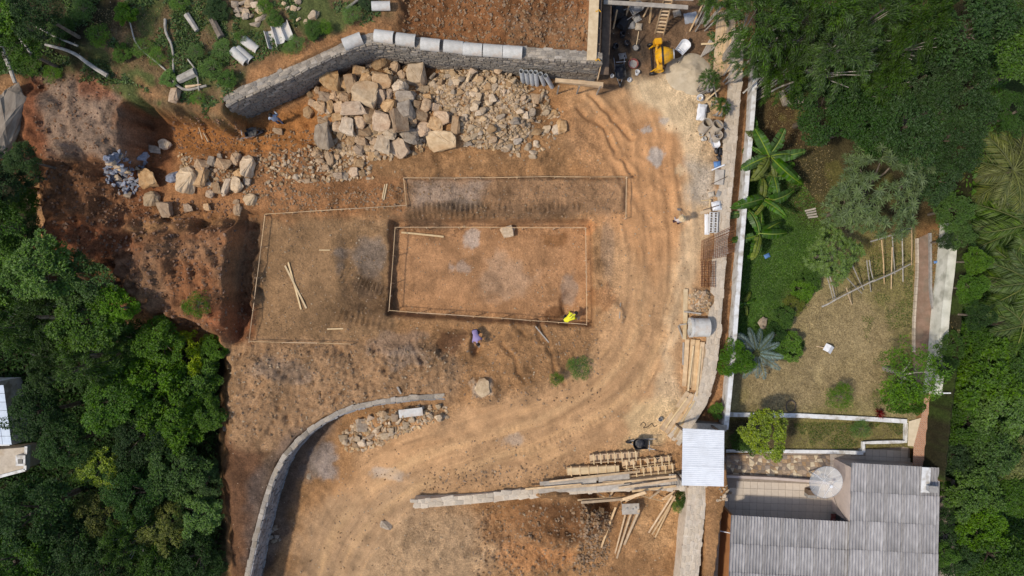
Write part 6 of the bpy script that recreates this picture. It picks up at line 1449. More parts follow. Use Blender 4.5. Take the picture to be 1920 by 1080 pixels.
def crown_bamboo(seed, mat, R=2.6, plumes=62, per=150, L=.27, Wd=.045):
    rng = np.random.default_rng(seed); Ps = []; Ds = []
    for i in range(plumes):
        a = rng.uniform(0, 2 * math.pi); r1 = R * rng.uniform(.15, 1.05) ** .8; base = np.array([math.cos(a), math.sin(a), 0]) * r1 * .35
        a2 = a + rng.normal(0, .35); end = np.array([math.cos(a2) * r1, math.sin(a2) * r1, R * (.7 - 1.0 * (r1 / R) ** 2 + rng.normal(0, .22))]); top = (base + end) / 2 + np.array([0, 0, R * rng.uniform(.25, .5)])
        t = rng.uniform(.42, 1, per)[:, None]; p = (1 - t) ** 2 * base + 2 * t * (1 - t) * top + t * t * end
        out = 2 * (1 - t) * (top - base) + 2 * t * (end - top); out = unit(out)
        sp = rng.normal(0, 1, (per, 3)) * (.13 * R * .4) * (1.2 - t * .5)
        Ps.append(p + sp * np.array([1, 1, .6])); Ds.append(out * 1.0 + rng.normal(0, .5, (per, 3)) + np.array([0, 0, -.25]))
    P = np.concatenate(Ps); D = np.concatenate(Ds); n = len(P); s = rng.uniform(.7, 1.3, n)
    return leaf_mesh('crown', P, D, L * s, Wd * s, mat, rng)
def crown_star(seed, mat, R=2.4, ros=330, L=.34, Wd=.085):
    rng = np.random.default_rng(seed); d = rand_dir(rng, ros); d[:, 2] = np.abs(d[:, 2]) * 1.05 - .12; d = unit(d); rad = R * (.6 + .4 * rng.random(ros) ** .6)
    rad *= 1 + .2 * np.sin(4 * np.arctan2(d[:, 1], d[:, 0]) + seed); C = d * rad[:, None]; C[:, 2] *= .7
    m = 10; ang = np.linspace(0, 2 * math.pi, m, endpoint=False)[None] + rng.uniform(0, 6, (ros, 1)); ax = unit(d * .5 + np.array([0, 0, 1.0]) + rng.normal(0, .2, (ros, 3)))
    u = unit(np.cross(ax, rng.normal(0, 1, (ros, 3)))); v = np.cross(ax, u)
    D = u[:, None] * np.cos(ang)[..., None] + v[:, None] * np.sin(ang)[..., None] + ax[:, None] * .28; P = np.repeat(C[:, None], m, 1)
    P = P.reshape(-1, 3); D = D.reshape(-1, 3); s = np.repeat(rng.uniform(.65, 1.15, ros), m) * rng.uniform(.85, 1.1, len(P))
    return leaf_mesh('crown', P, D, L * s, Wd * s, mat, rng, droop=.15)

CROWN = {}
for i in range(3): CROWN['mid', i] = crown_broad(11 + i, M['leaf_mid'])
for i in range(3): CROWN['dark', i] = crown_broad(21 + i, M['leaf_dark'], clumps=120, L=.18, Wd=.095, rc=(.09, .19))
for i in range(2): CROWN['bright', i] = crown_broad(31 + i, M['leaf_bright'], clumps=90, L=.24, Wd=.12)
CROWN['yellow', 0] = crown_broad(41, M['leaf_yellow'], clumps=60, leaves=7000, L=.19, Wd=.11); CROWN['yellow', 1] = CROWN['yellow', 0]
for i in range(3): CROWN['bamboo', i] = crown_bamboo(51 + i, M['leaf_bamboo'])
for i in range(2): CROWN['star', i] = crown_star(61 + i, M['leaf_grey'])
CROWN['loose', 0] = crown_broad(71, M['leaf_bright'], clumps=60, leaves=3000, L=.24, Wd=.075, rc=(.14, .3)); CROWN['loose', 1] = CROWN['loose', 0]
CROWN['olive', 0] = crown_broad(73, M['leaf_gold'], clumps=60, leaves=6000, L=.18, Wd=.08); CROWN['olive', 1] = CROWN['olive', 0]
RP = {'mid': 2.4, 'dark': 2.4, 'bright': 2.4, 'yellow': 2.4, 'bamboo': 2.6, 'star': 2.4, 'loose': 2.4, 'olive': 2.4}

def tree(px, py, rpx, kind, label, hgt=4.0, group=None, name=None, cat='tree', flat=1.0, bark='bark'):
    """px, py, rpx: centre and radius of the crown in the photograph; hgt: crown centre above the ground"""
    r = random.Random(int(px * 11 + py * 5)); z = 0
    for _ in range(5):
        p = W(px, py, z); z = .5 * z + .5 * (hw(p.x, p.y) + hgt)
    g = hw(p.x, p.y); R = rpx * (H - z) / H / S
    root = empty(name or ('bamboo_clump' if kind == 'bamboo' else 'tree'), (p.x, p.y, g), r.uniform(0, 6.28), label, cat, group)
    k = r.randrange(3) if (kind, 2) in CROWN else r.randrange(2)
    s = R / RP[kind]; c = link_mesh('crown', CROWN[kind, k], root, (0, 0, hgt), (r.uniform(-.1, .1), r.uniform(-.1, .1), r.uniform(0, 6.28)), (s * r.uniform(.95, 1.08), s * r.uniform(.92, 1.05), s * flat * r.uniform(.9, 1.1)))
    mb = MB()
    if kind == 'bamboo':
        for i in range(9):
            a = r.uniform(0, 6.28); q = r.uniform(.3, .8) * R; mb.tube([(math.cos(a) * .3, math.sin(a) * .3, -.1), (math.cos(a) * .5, math.sin(a) * .5, hgt * .7), (math.cos(a) * q, math.sin(a) * q, hgt + .25 * R)], [.05, .04, .015], 5)
        mb.build('culms', M['bark_pale'], root)
    else:
        tr = max(.05, .07 * R); top = hgt - .1 * R; bx, by = r.uniform(-.2, .2) * R, r.uniform(-.2, .2) * R
        mb.tube([(0, 0, -.15), (bx * .3, by * .3, top * .5), (bx, by, top)], [tr * 1.3, tr, tr * .7], 7); mb.build('trunk', M[bark], root)
        lm = MB()
        for i in range(6):
            a = r.uniform(0, 6.28); q = r.uniform(.45, .8) * R; lm.tube([(bx * .6, by * .6, top * .75), (math.cos(a) * q * .5, math.sin(a) * q * .5, top + .05 * R), (math.cos(a) * q, math.sin(a) * q, hgt + .25 * R * s)], [tr * .5, tr * .32, tr * .12], 5)
        lm.build('limbs', M[bark], root)
    return root

KINDL = {'mid': 'green leafy tree', 'dark': 'dark green dense tree', 'bright': 'fresh green bushy tree', 'yellow': 'yellow-green tree', 'bamboo': 'feathery bamboo clump', 'star': 'pale star-leaved tree', 'loose': 'thin sparse tree', 'olive': 'olive-yellow tree'}
west_trees = [(18, 345, 52, 'dark', 3.5, 'at the west edge below the huge grey rock'), (45, 300, 30, 'mid', 2.5, 'close beside the huge grey rock'), (60, 330, 24, 'dark', 1.2, 'small against the red bank, northern'), (58, 382, 26, 'mid', 1.4, 'small against the red bank, middle'), (60, 435, 28, 'dark', 1.6, 'small against the red bank, southern'), (15, 425, 60, 'mid', 4, 'west of the red earth bank'), (20, 520, 62, 'bright', 4.2, 'at the west edge facing the red bank'), (95, 505, 58, 'bright', 3.6, 'touching the foot of the red bank'), (165, 530, 52, 'mid', 3.2, 'in the bend of the earth bank'),
    (100, 590, 66, 'bamboo', 4.5, 'in the middle of the western wood'), (178, 600, 56, 'bright', 3.5, 'south of the tree in the bend of the bank'), (30, 610, 60, 'bamboo', 4.5, 'at the west edge north of the bluish roof'), (225, 575, 38, 'bright', 2.6, 'growing nearest the grey patch of bank'), (240, 645, 54, 'bamboo', 3.2, 'below the grey patch of the bank'), (300, 640, 42, 'bright', 2.5, 'below the red corner of the bank'),
    (350, 660, 40, 'yellow', 2.2, 'at the corner of the graded platform'), (400, 655, 24, 'bright', 1.4, 'smallest at the corner of the platform'), (170, 680, 64, 'bamboo', 4.4, 'leaning east of the bluish roof'), (95, 690, 52, 'bamboo', 4.2, 'just north-east of the bluish roof'), (290, 710, 56, 'bright', 3.0, 'facing the lumpy earth, inner row'), (365, 720, 46, 'bright', 2.2, 'facing the lumpy earth, outer row'),
    (225, 745, 58, 'mid', 3.6, 'in the shaded heart of the western wood'), (390, 775, 34, 'bright', 1.8, 'bulging towards the curved wall'), (330, 790, 54, 'bright', 2.8, 'behind the one bulging to the curved wall'), (265, 815, 52, 'dark', 3.0, 'in the dark hollow of the wood'), (75, 775, 52, 'dark', 3.6, 'overhanging the flat grey terrace'), (125, 830, 46, 'dark', 3.2, 'east of the white chimney block'),
    (188, 875, 40, 'yellow', 2.8, 'glowing in the dark western wood'), (330, 880, 50, 'mid', 2.8, 'low beside the strip of dark earth'), (385, 900, 32, 'mid', 1.8, 'nearest the middle of the curved wall'), (255, 925, 52, 'dark', 3.0, 'south of the dark hollow'), (375, 965, 42, 'bright', 2.0, 'against the foot of the curved wall'), (190, 960, 46, 'olive', 2.8, 'south of the glowing tree'),
    (60, 960, 72, 'dark', 4.2, 'below the flat grey terrace'), (125, 1010, 60, 'dark', 3.6, 'in the bottom corner, inner'), (30, 1050, 60, 'mid', 4, 'in the bottom corner, outer'), (240, 1010, 56, 'bamboo', 3.2, 'in the bottom row of the wood'), (310, 990, 46, 'olive', 2.6, 'in the bottom row beside the curved wall'), (370, 1045, 46, 'dark', 2.4, 'last before the lower end of the wall'), (180, 1070, 56, 'dark', 3.4, 'cut by the bottom edge'),
    (300, 1072, 46, 'mid', 2.6, 'at the bottom edge near the curved wall'), (35, 90, 42, 'mid', 3.2, 'on the hill under the bare forked branch'), (10, 30, 46, 'bright', 3.4, 'at the hill corner'), (80, 30, 46, 'dark', 3.2, 'shading the hill beside the forked branch')]
for px, py, r_, k, h_, where in west_trees:
    tree(px, py, r_, k, f'{KINDL[k]} {where}', h_, 'trees of the western wood')
east_trees = [(1345, 8, 44, 'bamboo', 3.5, 'over the stick fan of the work yard'), (1418, 52, 78, 'bamboo', 5, 'overhanging the stone wall top'), (1396, 118, 36, 'bamboo', 3, 'drooping over the coiled hose'), (1490, 60, 82, 'bamboo', 5.5, 'second from the work yard'), (1462, 140, 60, 'bamboo', 4.5, 'drooping towards the banana plants'), (1565, 110, 84, 'bamboo', 6, 'in the middle of the grove'),
    (1540, 20, 70, 'bamboo', 6, 'at the top edge, inner'), (1625, 40, 78, 'bamboo', 6, 'at the top edge, middle'), (1715, 60, 84, 'bamboo', 6, 'at the top edge, outer'), (1650, 150, 60, 'bamboo', 4.6, 'above the dense dark trees'), (1740, 150, 58, 'dark', 4.4, 'in the gap of the grove'), (1800, 50, 80, 'dark', 6, 'at the top edge of the dense grove'), (1880, 50, 76, 'bamboo', 6, 'in the top corner'), (1545, 205, 60, 'dark', 4, 'north of the star-leaved tree'),
    (1620, 225, 62, 'dark', 4.2, 'behind the star-leaved tree'), (1700, 235, 70, 'dark', 4.6, 'largest of the dense group'), (1790, 190, 66, 'dark', 5, 'in the upper dense group'), (1860, 150, 66, 'mid', 5, 'above the golden palm'), (1780, 260, 58, 'dark', 4.4, 'left of the golden palm'), (1905, 210, 40, 'dark', 4.5, 'at the east edge above the palm'), 
    (1645, 352, 88, 'star', 3.4, 'largest, over the trellis end'), (1560, 478, 46, 'star', 2.2, 'smaller, beside the trellis'), (1590, 395, 44, 'star', 2.6, 'between the two star-leaved crowns'), (1745, 335, 46, 'dark', 3, 'beyond the star-leaved tree'), (1785, 395, 34, 'mid', 2.2, 'at the top end of the mossy wall'),
    (1815, 640, 40, 'mid', 3.2, 'under the lower palm'), (1850, 700, 62, 'bright', 3.4, 'largest beyond the mossy wall'), (1905, 690, 44, 'mid', 3.4, 'at the east edge below the palms'), (1812, 715, 36, 'bright', 2.6, 'beside the white pole arm'), (1880, 770, 54, 'bright', 3.2, 'with pale branches below it'), (1822, 795, 46, 'mid', 2.6, 'east of the brick ramp'), (1790, 860, 36, 'dark', 2.4, 'beside the house gable'),
    (1860, 850, 52, 'mid', 2.8, 'south of the pale bare branches'), (1822, 925, 46, 'bright', 3, 'with feathery leaves beside the roof'), (1840, 985, 46, 'bright', 2.8, 'with feathery leaves further from the roof'), (1895, 930, 36, 'mid', 2.4, 'at the east edge near the roof level'), (1795, 1035, 46, 'dark', 2.2, 'at the bottom edge beside the roof'), (1870, 1050, 58, 'mid', 2.4, 'in the bottom east corner'), (1908, 860, 40, 'olive', 2.6, 'with palm-like pale leaves at the edge')]
for px, py, r_, k, h_, where in east_trees:
    tree(px, py, r_, k, f'{KINDL[k]} {where}', h_, 'bamboo and trees of the eastern grove')
tree(1432, 808, 46, 'yellow', 'bright yellow-green round tree on the lower terrace', 2.6)
tree(1400, 826, 26, 'mid', 'dark green shrub under the bright yellow-green tree', 1.2, name='shrub', cat='shrub')
tree(1378, 672, 32, 'mid', 'olive green shrub overhanging the narrow white wall', 1.8, name='shrub', cat='shrub')
tree(1705, 700, 58, 'loose', 'thin sparse tree at the end of the dry lawn', 2.6, bark='bark_pale'); tree(1695, 745, 34, 'mid', 'small dark tree below the thin sparse one', 1.8)
tree(1575, 745, 24, 'loose', 'small sparse bush on the dry lawn near the terrace wall', .8, name='shrub', cat='shrub')
tree(1352, 198, 20, 'bamboo', 'small feathery bush beside the concrete pipes', 1.0, name='bush', cat='bush')
tree(1330, 150, 22, 'bamboo', 'low bamboo spray hanging over the sand heap', 1.6, name='bush', cat='bush')
tree(372, 571, 24, 'loose', 'single fresh green bush on the earth bank', .7, name='bush', cat='bush')
tree(1087, 688, 21, 'loose', 'single bright green bush south of the foundation pit', .4, name='bush', cat='bush', flat=.5); tree(1043, 711, 13, 'loose', 'small dull bush beside the bright green one', .4, name='bush', cat='bush')
tree(1343, 770, 14, 'bright', 'small green plant at the channel end by the tin roof', .6, name='bush', cat='bush')
tree(1285, 935, 18, 'mid', 'straggly green plant below the tin roof', .6, name='bush', cat='bush'); tree(1272, 950, 11, 'loose', 'thin weed in the corner below the tin roof', .4, name='bush', cat='bush')
tree(1742, 428, 0.1, 'mid', '', 1) if False else None
tree(1775, 452, 17, 'dark', 'round dark shrub on top of the mossy wall', 1.6, name='shrub', cat='shrub'); tree(1615, 805, 18, 'loose', 'tuft of weeds on the lower terrace', .5, name='bush', cat='bush')
for k, (px, py, r_, kd) in enumerate(((1452, 628, 20, 'dark'), (1478, 650, 25, 'bright'), (1470, 595, 20, 'mid'), (1490, 570, 22, 'olive'), (1505, 545, 22, 'bright'), (1520, 525, 20, 'mid'), (1540, 505, 18, 'mid'))):
    tree(px, py, r_, kd, f'garden shrub in the hedge row beside the lawn, {ORD[k]} from the blue palm', .55, 'hedge shrubs', 'shrub', 'shrub')
hill_shrubs = [(120, 60, 34, 'mid'), (160, 20, 30, 'bright'), (190, 70, 30, 'mid'), (240, 30, 28, 'bright'), (60, 125, 30, 'mid'), (100, 140, 24, 'dark'), (230, 100, 24, 'mid'), (270, 90, 26, 'bright'), (300, 110, 24, 'mid'), (320, 150, 22, 'bright'), (400, 130, 30, 'mid'), (420, 95, 26, 'dark'), (430, 150, 22, 'mid'), (375, 185, 18, 'bright'),
               (370, 100, 22, 'dark'), (520, 40, 22, 'mid'), (500, 15, 22, 'dark'), (560, 85, 22, 'bright'), (590, 58, 24, 'mid'), (610, 55, 20, 'bright'), (660, 30, 24, 'mid'), (690, 8, 22, 'dark'), (545, 95, 18, 'mid'), (340, 5, 24, 'mid'), (410, 20, 32, 'dark'), (455, 70, 16, 'mid')]
for k, (px, py, r_, kd) in enumerate(hill_shrubs):
    c_ = 'near the log pile' if 300 < px < 445 else ('near the concrete channels' if px > 445 else 'under the bare branches')
    kd = 'loose' if k % 3 else kd
    tree(px, py, r_ * .7, kd, f'low shrub on the weedy hill {c_}, {ORD[k % 16]} {"of the western lot" if k < 16 else "of the eastern lot"}', .3, 'shrubs on the weedy hill', 'shrub', 'shrub', flat=.6)

for k, (px, py, r_, kd) in enumerate(((1822, 440, 26, 'mid'), (1816, 490, 24, 'bright'), (1810, 540, 26, 'mid'), (1804, 590, 24, 'dark'), (1796, 650, 24, 'mid'), (1806, 755, 22, 'mid'), (1802, 800, 22, 'dark'), (1796, 850, 18, 'mid'), (1788, 690, 22, 'dark'), (1782, 920, 20, 'mid'), (1776, 975, 22, 'dark'), (1772, 1040, 22, 'mid'))):
    tree(px, py, r_, kd, f'shrub close behind the mossy wall and brick ramp, {ORD[k]} from the north', 1.6, 'shrubs behind the mossy wall', 'shrub', 'shrub')
# banana plants
def banana_leaf(L=1.6, w=.24, seed=1):
    """torn blade: strips on both sides of the midrib, some hanging lower than others"""
    r = random.Random(seed); n = 16; mb = MB(); dr = r.uniform(.5, 1.15); side = r.uniform(-.3, .3)
    def mid(t): return Vector((L * t * (1 - .1 * dr * t), side * t * t * .5, .55 * t - dr * t * t * .85))
    def half(t): return w * (math.sin(math.pi * min(1, t * .9 + .1)) ** .5) * (.25 if t < .12 else 1)
    for s in (-1, 1):
        hang = 0; prev = None
        for k in range(n):
            t0, t1 = k / n, (k + 1) / n
            if prev is None or r.random() < .34: hang = r.uniform(-.05, .16); gap = r.uniform(.0, .022)
            else: gap = 0
            a, b = mid(t0), mid(t1); w0, w1 = half(t0), half(t1) * (1 if k < n - 1 else .25); prev = 1
            lag = r.uniform(-.02, .03)
            q = [a, b, b + Vector((lag, s * w1 * .55, .05)), b + Vector((lag - gap, s * w1, -hang)), a + Vector((lag + gap, s * w0, -hang)), a + Vector((lag, s * w0 * .55, .05))]
            f = [(0, 1, 2, 5), (5, 2, 3, 4)]
            mb.add(q, f if s > 0 else [tuple(reversed(x)) for x in f])
    leaf = mb.mesh('leaf', M['leaf_banana' if seed % 4 else 'leaf_olive'], smooth=False)
    rb = MB(); ts = np.linspace(0, .98, 9); rb.tube([mid(t) + Vector((0, 0, .015)) for t in ts], [.03 * (1 - .75 * t) for t in ts], 5)
    return leaf, rb.mesh('midrib', M['leaf_yellow'])
M['leaf_olive'] = leafmat('leaf_olive', (.2, .24, .05), (.12, .14, .035), .2, .3)
BL = [banana_leaf(seed=i) for i in range(9)]
def banana(px, py, n, label, s=1.0, hgt=1.6, a0=0.0):
    p = W(px, py, Z_GARD + hgt); root = empty('banana_plant', (p.x, p.y, Z_GARD), 0, label, 'banana plant', 'banana plants along the white wall'); r = random.Random(px)
    mb = MB(); mb.tube([(0, 0, -.1), (.03, 0, hgt * .6), (0, .02, hgt)], [.13, .1, .07], 9); mb.build('stem', M['leaf_banana'], root)
    for k in range(n):
        a = a0 + k * 2.4 + r.uniform(-.6, .6); sc = 1.3 * s * r.uniform(.45, 1.15)
        le, rb = BL[r.randrange(9)]
        o = link_mesh('leaf', le, root, (r.uniform(-.1, .1), r.uniform(-.1, .1), hgt - .3 + .06 * k), (r.uniform(-.5, .5), r.uniform(-.7, .25), a), (sc, sc * r.uniform(.8, 1.25), sc)); link_mesh('midrib', rb, o)
banana(1443, 295, 9, 'tallest banana plant, nearest the bamboo', 1.15, 2.0, .3); banana(1432, 375, 8, 'banana plant in the middle of the three groups', 1.0, 1.7, 1.1); banana(1424, 440, 8, 'banana plant nearest the lawn', 1.0, 1.7, 2.0)
banana(1418, 262, 6, 'small banana shoot behind the tallest plant', .8, 1.4, 2.8); banana(1452, 330, 5, 'small banana shoot east of the middle plant', .7, 1.3, .8); banana(1408, 400, 5, 'small banana shoot leaning over the white wall', .7, 1.3, 2.6)
banana(1397, 570, 6, 'low broad-leaved plant at the foot of the white wall', .45, .5, .4)

# palms
def frond(L=2.6, leaflets=38, ll=.6, lw=.04, droop=1.0, mat=None, seed=0):
    rng = np.random.default_rng(seed); t = np.linspace(.12, 1, leaflets); x = L * t * (1 - .12 * t); z = .75 * t - droop * t * t; P = []; D = []
    for s in (-1, 1):
        P.append(np.stack([x, np.zeros_like(x), z], 1)); fall = -.25 - .3 * t
        D.append(np.stack([.75 + .4 * t, s * np.ones_like(t), fall], 1) + rng.normal(0, .08, (leaflets, 3)))
    P = np.concatenate(P); D = np.concatenate(D); tt = np.concatenate([t, t]); Ls = ll * np.sin(math.pi * np.clip(tt * .85 + .12, 0, 1)) ** .6
    me = leaf_mesh('frond', P, D, Ls, np.full(len(P), lw), mat, rng, droop=.35)
    return me
def rachis(L=2.6, droop=1.0):
    mb = MB(); mb.tube([(L * t * (1 - .12 * t), 0, .75 * t - droop * t * t) for t in np.linspace(0, 1, 9)], [.035 * (1 - .8 * t) for t in np.linspace(0, 1, 9)], 5); return mb.mesh('rachis', M['leaf_gold'])
RC = rachis()
def palm(px, py, n, label, mat, L=1.0, hgt=4.0, ll=.6, lw=.045, base=None):
    fr = [frond(mat=M[mat], seed=i + int(px), ll=ll, lw=lw) for i in range(3)]
    z = 0
    for _ in range(5):
        p = W(px, py, z); z = .5 * z + .5 * (hw(p.x, p.y) + hgt)
    g = hw(p.x, p.y); root = empty('palm', (p.x, p.y, g), 0, label, 'palm'); r = random.Random(int(px + py))
    mb = MB(); mb.tube([(0, 0, -.1), (.05, .04, hgt * .5), (0, 0, hgt)], [.2, .16, .13], 9); mb.build('trunk', M['bark'], root)
    for k in range(n):
        a = k * 2.39996 + r.uniform(-.15, .15); up = -.55 + 1.0 * (k / n)
        o = link_mesh('frond', fr[k % 3], root, (0, 0, hgt), (r.uniform(-.2, .2), up * .7 + r.uniform(-.1, .1), a), (L * r.uniform(.85, 1.1),) * 3); link_mesh('rachis', RC, o)
palm(1930, 420, 20, 'big feather palm at the east edge beside the mossy wall top', 'leaf_palm', 1.35, 4.0); palm(1935, 530, 18, 'big feather palm at the east edge, lower neighbour', 'leaf_palm', 1.2, 3.6); palm(1920, 610, 14, 'feather palm over the trees below the mossy wall', 'leaf_palm', 1.0, 3.4)
palm(1900, 320, 22, 'golden drooping palm at the east edge above the feather palms', 'leaf_gold', 1.1, 4.4, .8, .03); palm(1418, 662, 16, 'bluish palm on the lawn beside the white wall', 'leaf_bluepalm', .68, 1.4, .55, .05)
palm(1915, 890, 12, 'small pale palm at the east edge level with the house', 'leaf_palm', .8, 2.4)
# bromeliad
p = W(1650, 775, -1.5); root = empty('bromeliad', (p.x, p.y, Z_GARD), 0, 'dark red spiky plant on the white terrace wall', 'plant')
rng = np.random.default_rng(4); n = 46; D = rand_dir(rng, n); D[:, 2] = np.abs(D[:, 2]) * .7 + .2
link_mesh('spiky_leaves', leaf_mesh('spiky_leaves', np.zeros((n, 3)), D, rng.uniform(.3, .5, n), np.full(n, .06), M['leaf_red'], rng), root, (0, 0, .15))
p = W(1492, 170, -1.2); root = empty('spider_plant', (p.x, p.y, Z_GARD), 0, 'yellow-leaved strappy plant below the bamboo', 'plant')
n = 120; D = rand_dir(rng, n); D[:, 2] = np.abs(D[:, 2]) * .7 + .2
link_mesh('strap_leaves', leaf_mesh('strap_leaves', rng.normal(0, .18, (n, 3)) * [1, 1, .2], D, rng.uniform(.4, .8, n), np.full(n, .05), M['leaf_yellow'], rng), root, (0, 0, .2))

# grass, weeds: uncountable cover
def cover(name, label, areas, mat, seed, L, Wd, cat, spread=1.0):
    rng = np.random.default_rng(seed); PP = []
    for n, poly, thr in areas:
        xs = [p[0] for p in poly]; ys = [p[1] for p in poly]; zc = gz(sum(xs) / len(xs), sum(ys) / len(ys)); q = [uv_of(a, b, zc) for a, b in poly]
        u = rng.uniform(min(p[0] for p in q), max(p[0] for p in q), n * 2); v = rng.uniform(min(p[1] for p in q), max(p[1] for p in q), n * 2)
        k = inside(u, v, q)
        if thr is not None: k &= (fbm(u, v, 40, 300 + seed, 3) > thr)
        u, v = u[k][:n], v[k][:n]
        j = np.clip(np.searchsorted(gx, u) - 1, 0, len(gx) - 2); i = np.clip(np.searchsorted(gy, v) - 1, 0, len(gy) - 2)
        fx = (u - gx[j]) / (gx[j + 1] - gx[j]); fy = (v - gy[i]) / (gy[i + 1] - gy[i])
        z = (HH[i, j] * (1 - fx) + HH[i, j + 1] * fx) * (1 - fy) + (HH[i + 1, j] * (1 - fx) + HH[i + 1, j + 1] * fx) * fy
        PP.append(np.stack([(u - 960) / S, (540 - v) / S, z - .01], 1))
    P = np.concatenate(PP); n = len(P); D = rng.normal(0, 1, (n, 3)) * spread; D[:, 2] = np.abs(D[:, 2]) * .5 + .35; s = rng.uniform(.6, 1.3, n)
    return tag(link_mesh(name, leaf_mesh(name, P, D, L * s, Wd * s, mat, rng)), label, cat, kind='stuff')
cover('lawn_grass', 'lush green grass beside the banana plants', [(26000, [(1392, 330), (1480, 310), (1560, 420), (1548, 500), (1500, 560), (1470, 640), (1500, 650), (1480, 672), (1378, 655), (1385, 440)], None), (1500, [(1470, 640), (1510, 640), (1500, 668), (1465, 668)], None)], M['grass'], 5, .16, .03, 'grass')
cover('dry_grass', 'short dry grass of the faded lawn and lower terrace', [(24000, [(1500, 570), (1712, 480), (1712, 770), (1370, 770), (1380, 690), (1480, 690)], -.25), (9000, [(1365, 790), (1700, 792), (1700, 842), (1365, 842)], -.2)], M['dry_grass'], 6, .09, .02, 'grass')
cover('green_grass_patches', 'greener grass patches of the faded lawn', [(9000, [(1600, 480), (1712, 470), (1712, 750), (1640, 770)], .0), (5000, [(1490, 792), (1700, 792), (1700, 842), (1490, 842)], .0)], M['weed'], 7, .1, .025, 'grass')
cover('hill_weeds', 'weeds and low plants covering the hill above the wall', [(16000, [(0, 0), (420, 0), (440, 180), (380, 215), (250, 160), (90, 140), (0, 140)], -.02), (5000, [(430, 0), (700, 0), (730, 20), (640, 60), (470, 110), (430, 150)], .02), (700, [(1330, 60), (1360, 60), (1350, 150), (1330, 150)], None)], M['weed'], 8, .2, .07, 'weeds')
cover('leaf_litter', 'brown dead leaves under the grove and beside the mossy wall', [(3500, [(1420, 150), (1560, 200), (1560, 420), (1480, 400), (1420, 320)], None), (2500, [(1745, 430), (1768, 430), (1760, 640), (1748, 600)], None), (2500, [(1560, 420), (1712, 420), (1712, 470), (1600, 540)], None), (2500, [(150, 20), (420, 10), (420, 150), (200, 120)], None)], M['dry_grass'], 9, .1, .05, 'leaf litter')
cover('undergrowth', 'dark undergrowth filling the gaps of the western wood', [(26000, [(-20, 330), (60, 470), (210, 600), (300, 640), (400, 640), (412, 700), (400, 900), (412, 1085), (-20, 1085)], None)], M['leaf_dark'], 10, .35, .13, 'undergrowth')
cover('undergrowth', 'dark undergrowth filling the gaps of the eastern grove', [(22000, [(1790, 420), (1940, 380), (1940, 1090), (1756, 1090), (1760, 700)], None), (12000, [(1560, -20), (1940, -20), (1940, 400), (1760, 420), (1700, 300), (1560, 220)], None)], M['leaf_mid'], 12, .35, .13, 'undergrowth')
for k, (px, py) in enumerate(((1300, 965), (1282, 985), (1250, 1005), (1262, 1022), (1070, 575), (1265, 1042))): pass

# dead wood on the hill
def log(pts, r0, r1, label, mat='bark_pale', dz=.15, name='dead_branch', cat='branch'):
    q = smooth_line([G(a, b, dz + (c[0] if c else 0)) for a, b, *c in pts], 2); n = len(q); mb = MB(); mb.tube(q, [r0 + (r1 - r0) * k / (n - 1) for k in range(n)], 7)
    return tag(mb.build(name, M[mat]), label, cat)
log([(78, 113), (50, 67), (38, 28), (22, 0)], .1, .07, 'long pale forked branch in the hill corner', dz=.8); log([(38, 28), (60, 15), (68, 0)], .07, .05, 'side arm of the pale fork in the hill corner', dz=.85); log([(38, 28), (40, 10), (39, -4)], .06, .04, 'short middle prong of the pale fork', dz=.85)
log([(47, 163), (33, 123), (20, 97), (17, 60)], .09, .14, 'thick curved pale trunk above the huge grey rock', dz=.7); log([(208, 145), (177, 127), (143, 100), (93, 88)], .13, .06, 'pale fallen trunk at the edge of the bare bank', dz=.3); log([(153, 90), (110, 73), (73, 52)], .05, .07, 'thin dead branch above the pale fallen trunk', dz=.3)
log([(330, 147), (290, 113), (257, 87), (247, 43)], .05, .035, 'long thin winding branch on the weedy hill'); log([(328, 140), (328, 90), (313, 63), (313, 38)], .05, .08, 'upright thin branch beside the winding one'); log([(353, 30), (373, 60)], .17, .13, 'short thick pale log near the hilltop shrubs', name='log', cat='log'); log([(400, 37), (418, 72)], .17, .2, 'dark grey log in the deep shade of the hill', 'bark', name='log', cat='log')
log([(338, 152), (370, 137)], .2, .24, 'thickest pale log at the lower edge of the hill', name='log', cat='log'); log([(327, 153), (347, 173), (390, 162)], .09, .06, 'crooked branch below the thickest log'); log([(355, 113), (372, 135), (376, 172)], .04, .05, 'thin branch leaning on the thickest log'); log([(352, 165), (380, 160)], .1, .02, 'split tan wood under the crooked branch', 'wood')
log([(651, 19), (669, 5), (684, -6)], .08, .05, 'bare pale branch above the concrete gutter piece'); log([(375, 240), (382, 262)], .03, .03, 'thin stick standing in the orange soil', 'wood'); log([(384, 250), (393, 267)], .035, .04, 'small pale stick beside the thin one', 'wood')
log([(1862, 855), (1880, 860), (1920, 878)], .12, .08, 'pale bare branch among the eastern trees', dz=2.2); log([(1870, 858), (1900, 852), (1925, 850)], .08, .1, 'second pale branch forking among the eastern trees', dz=2.2)
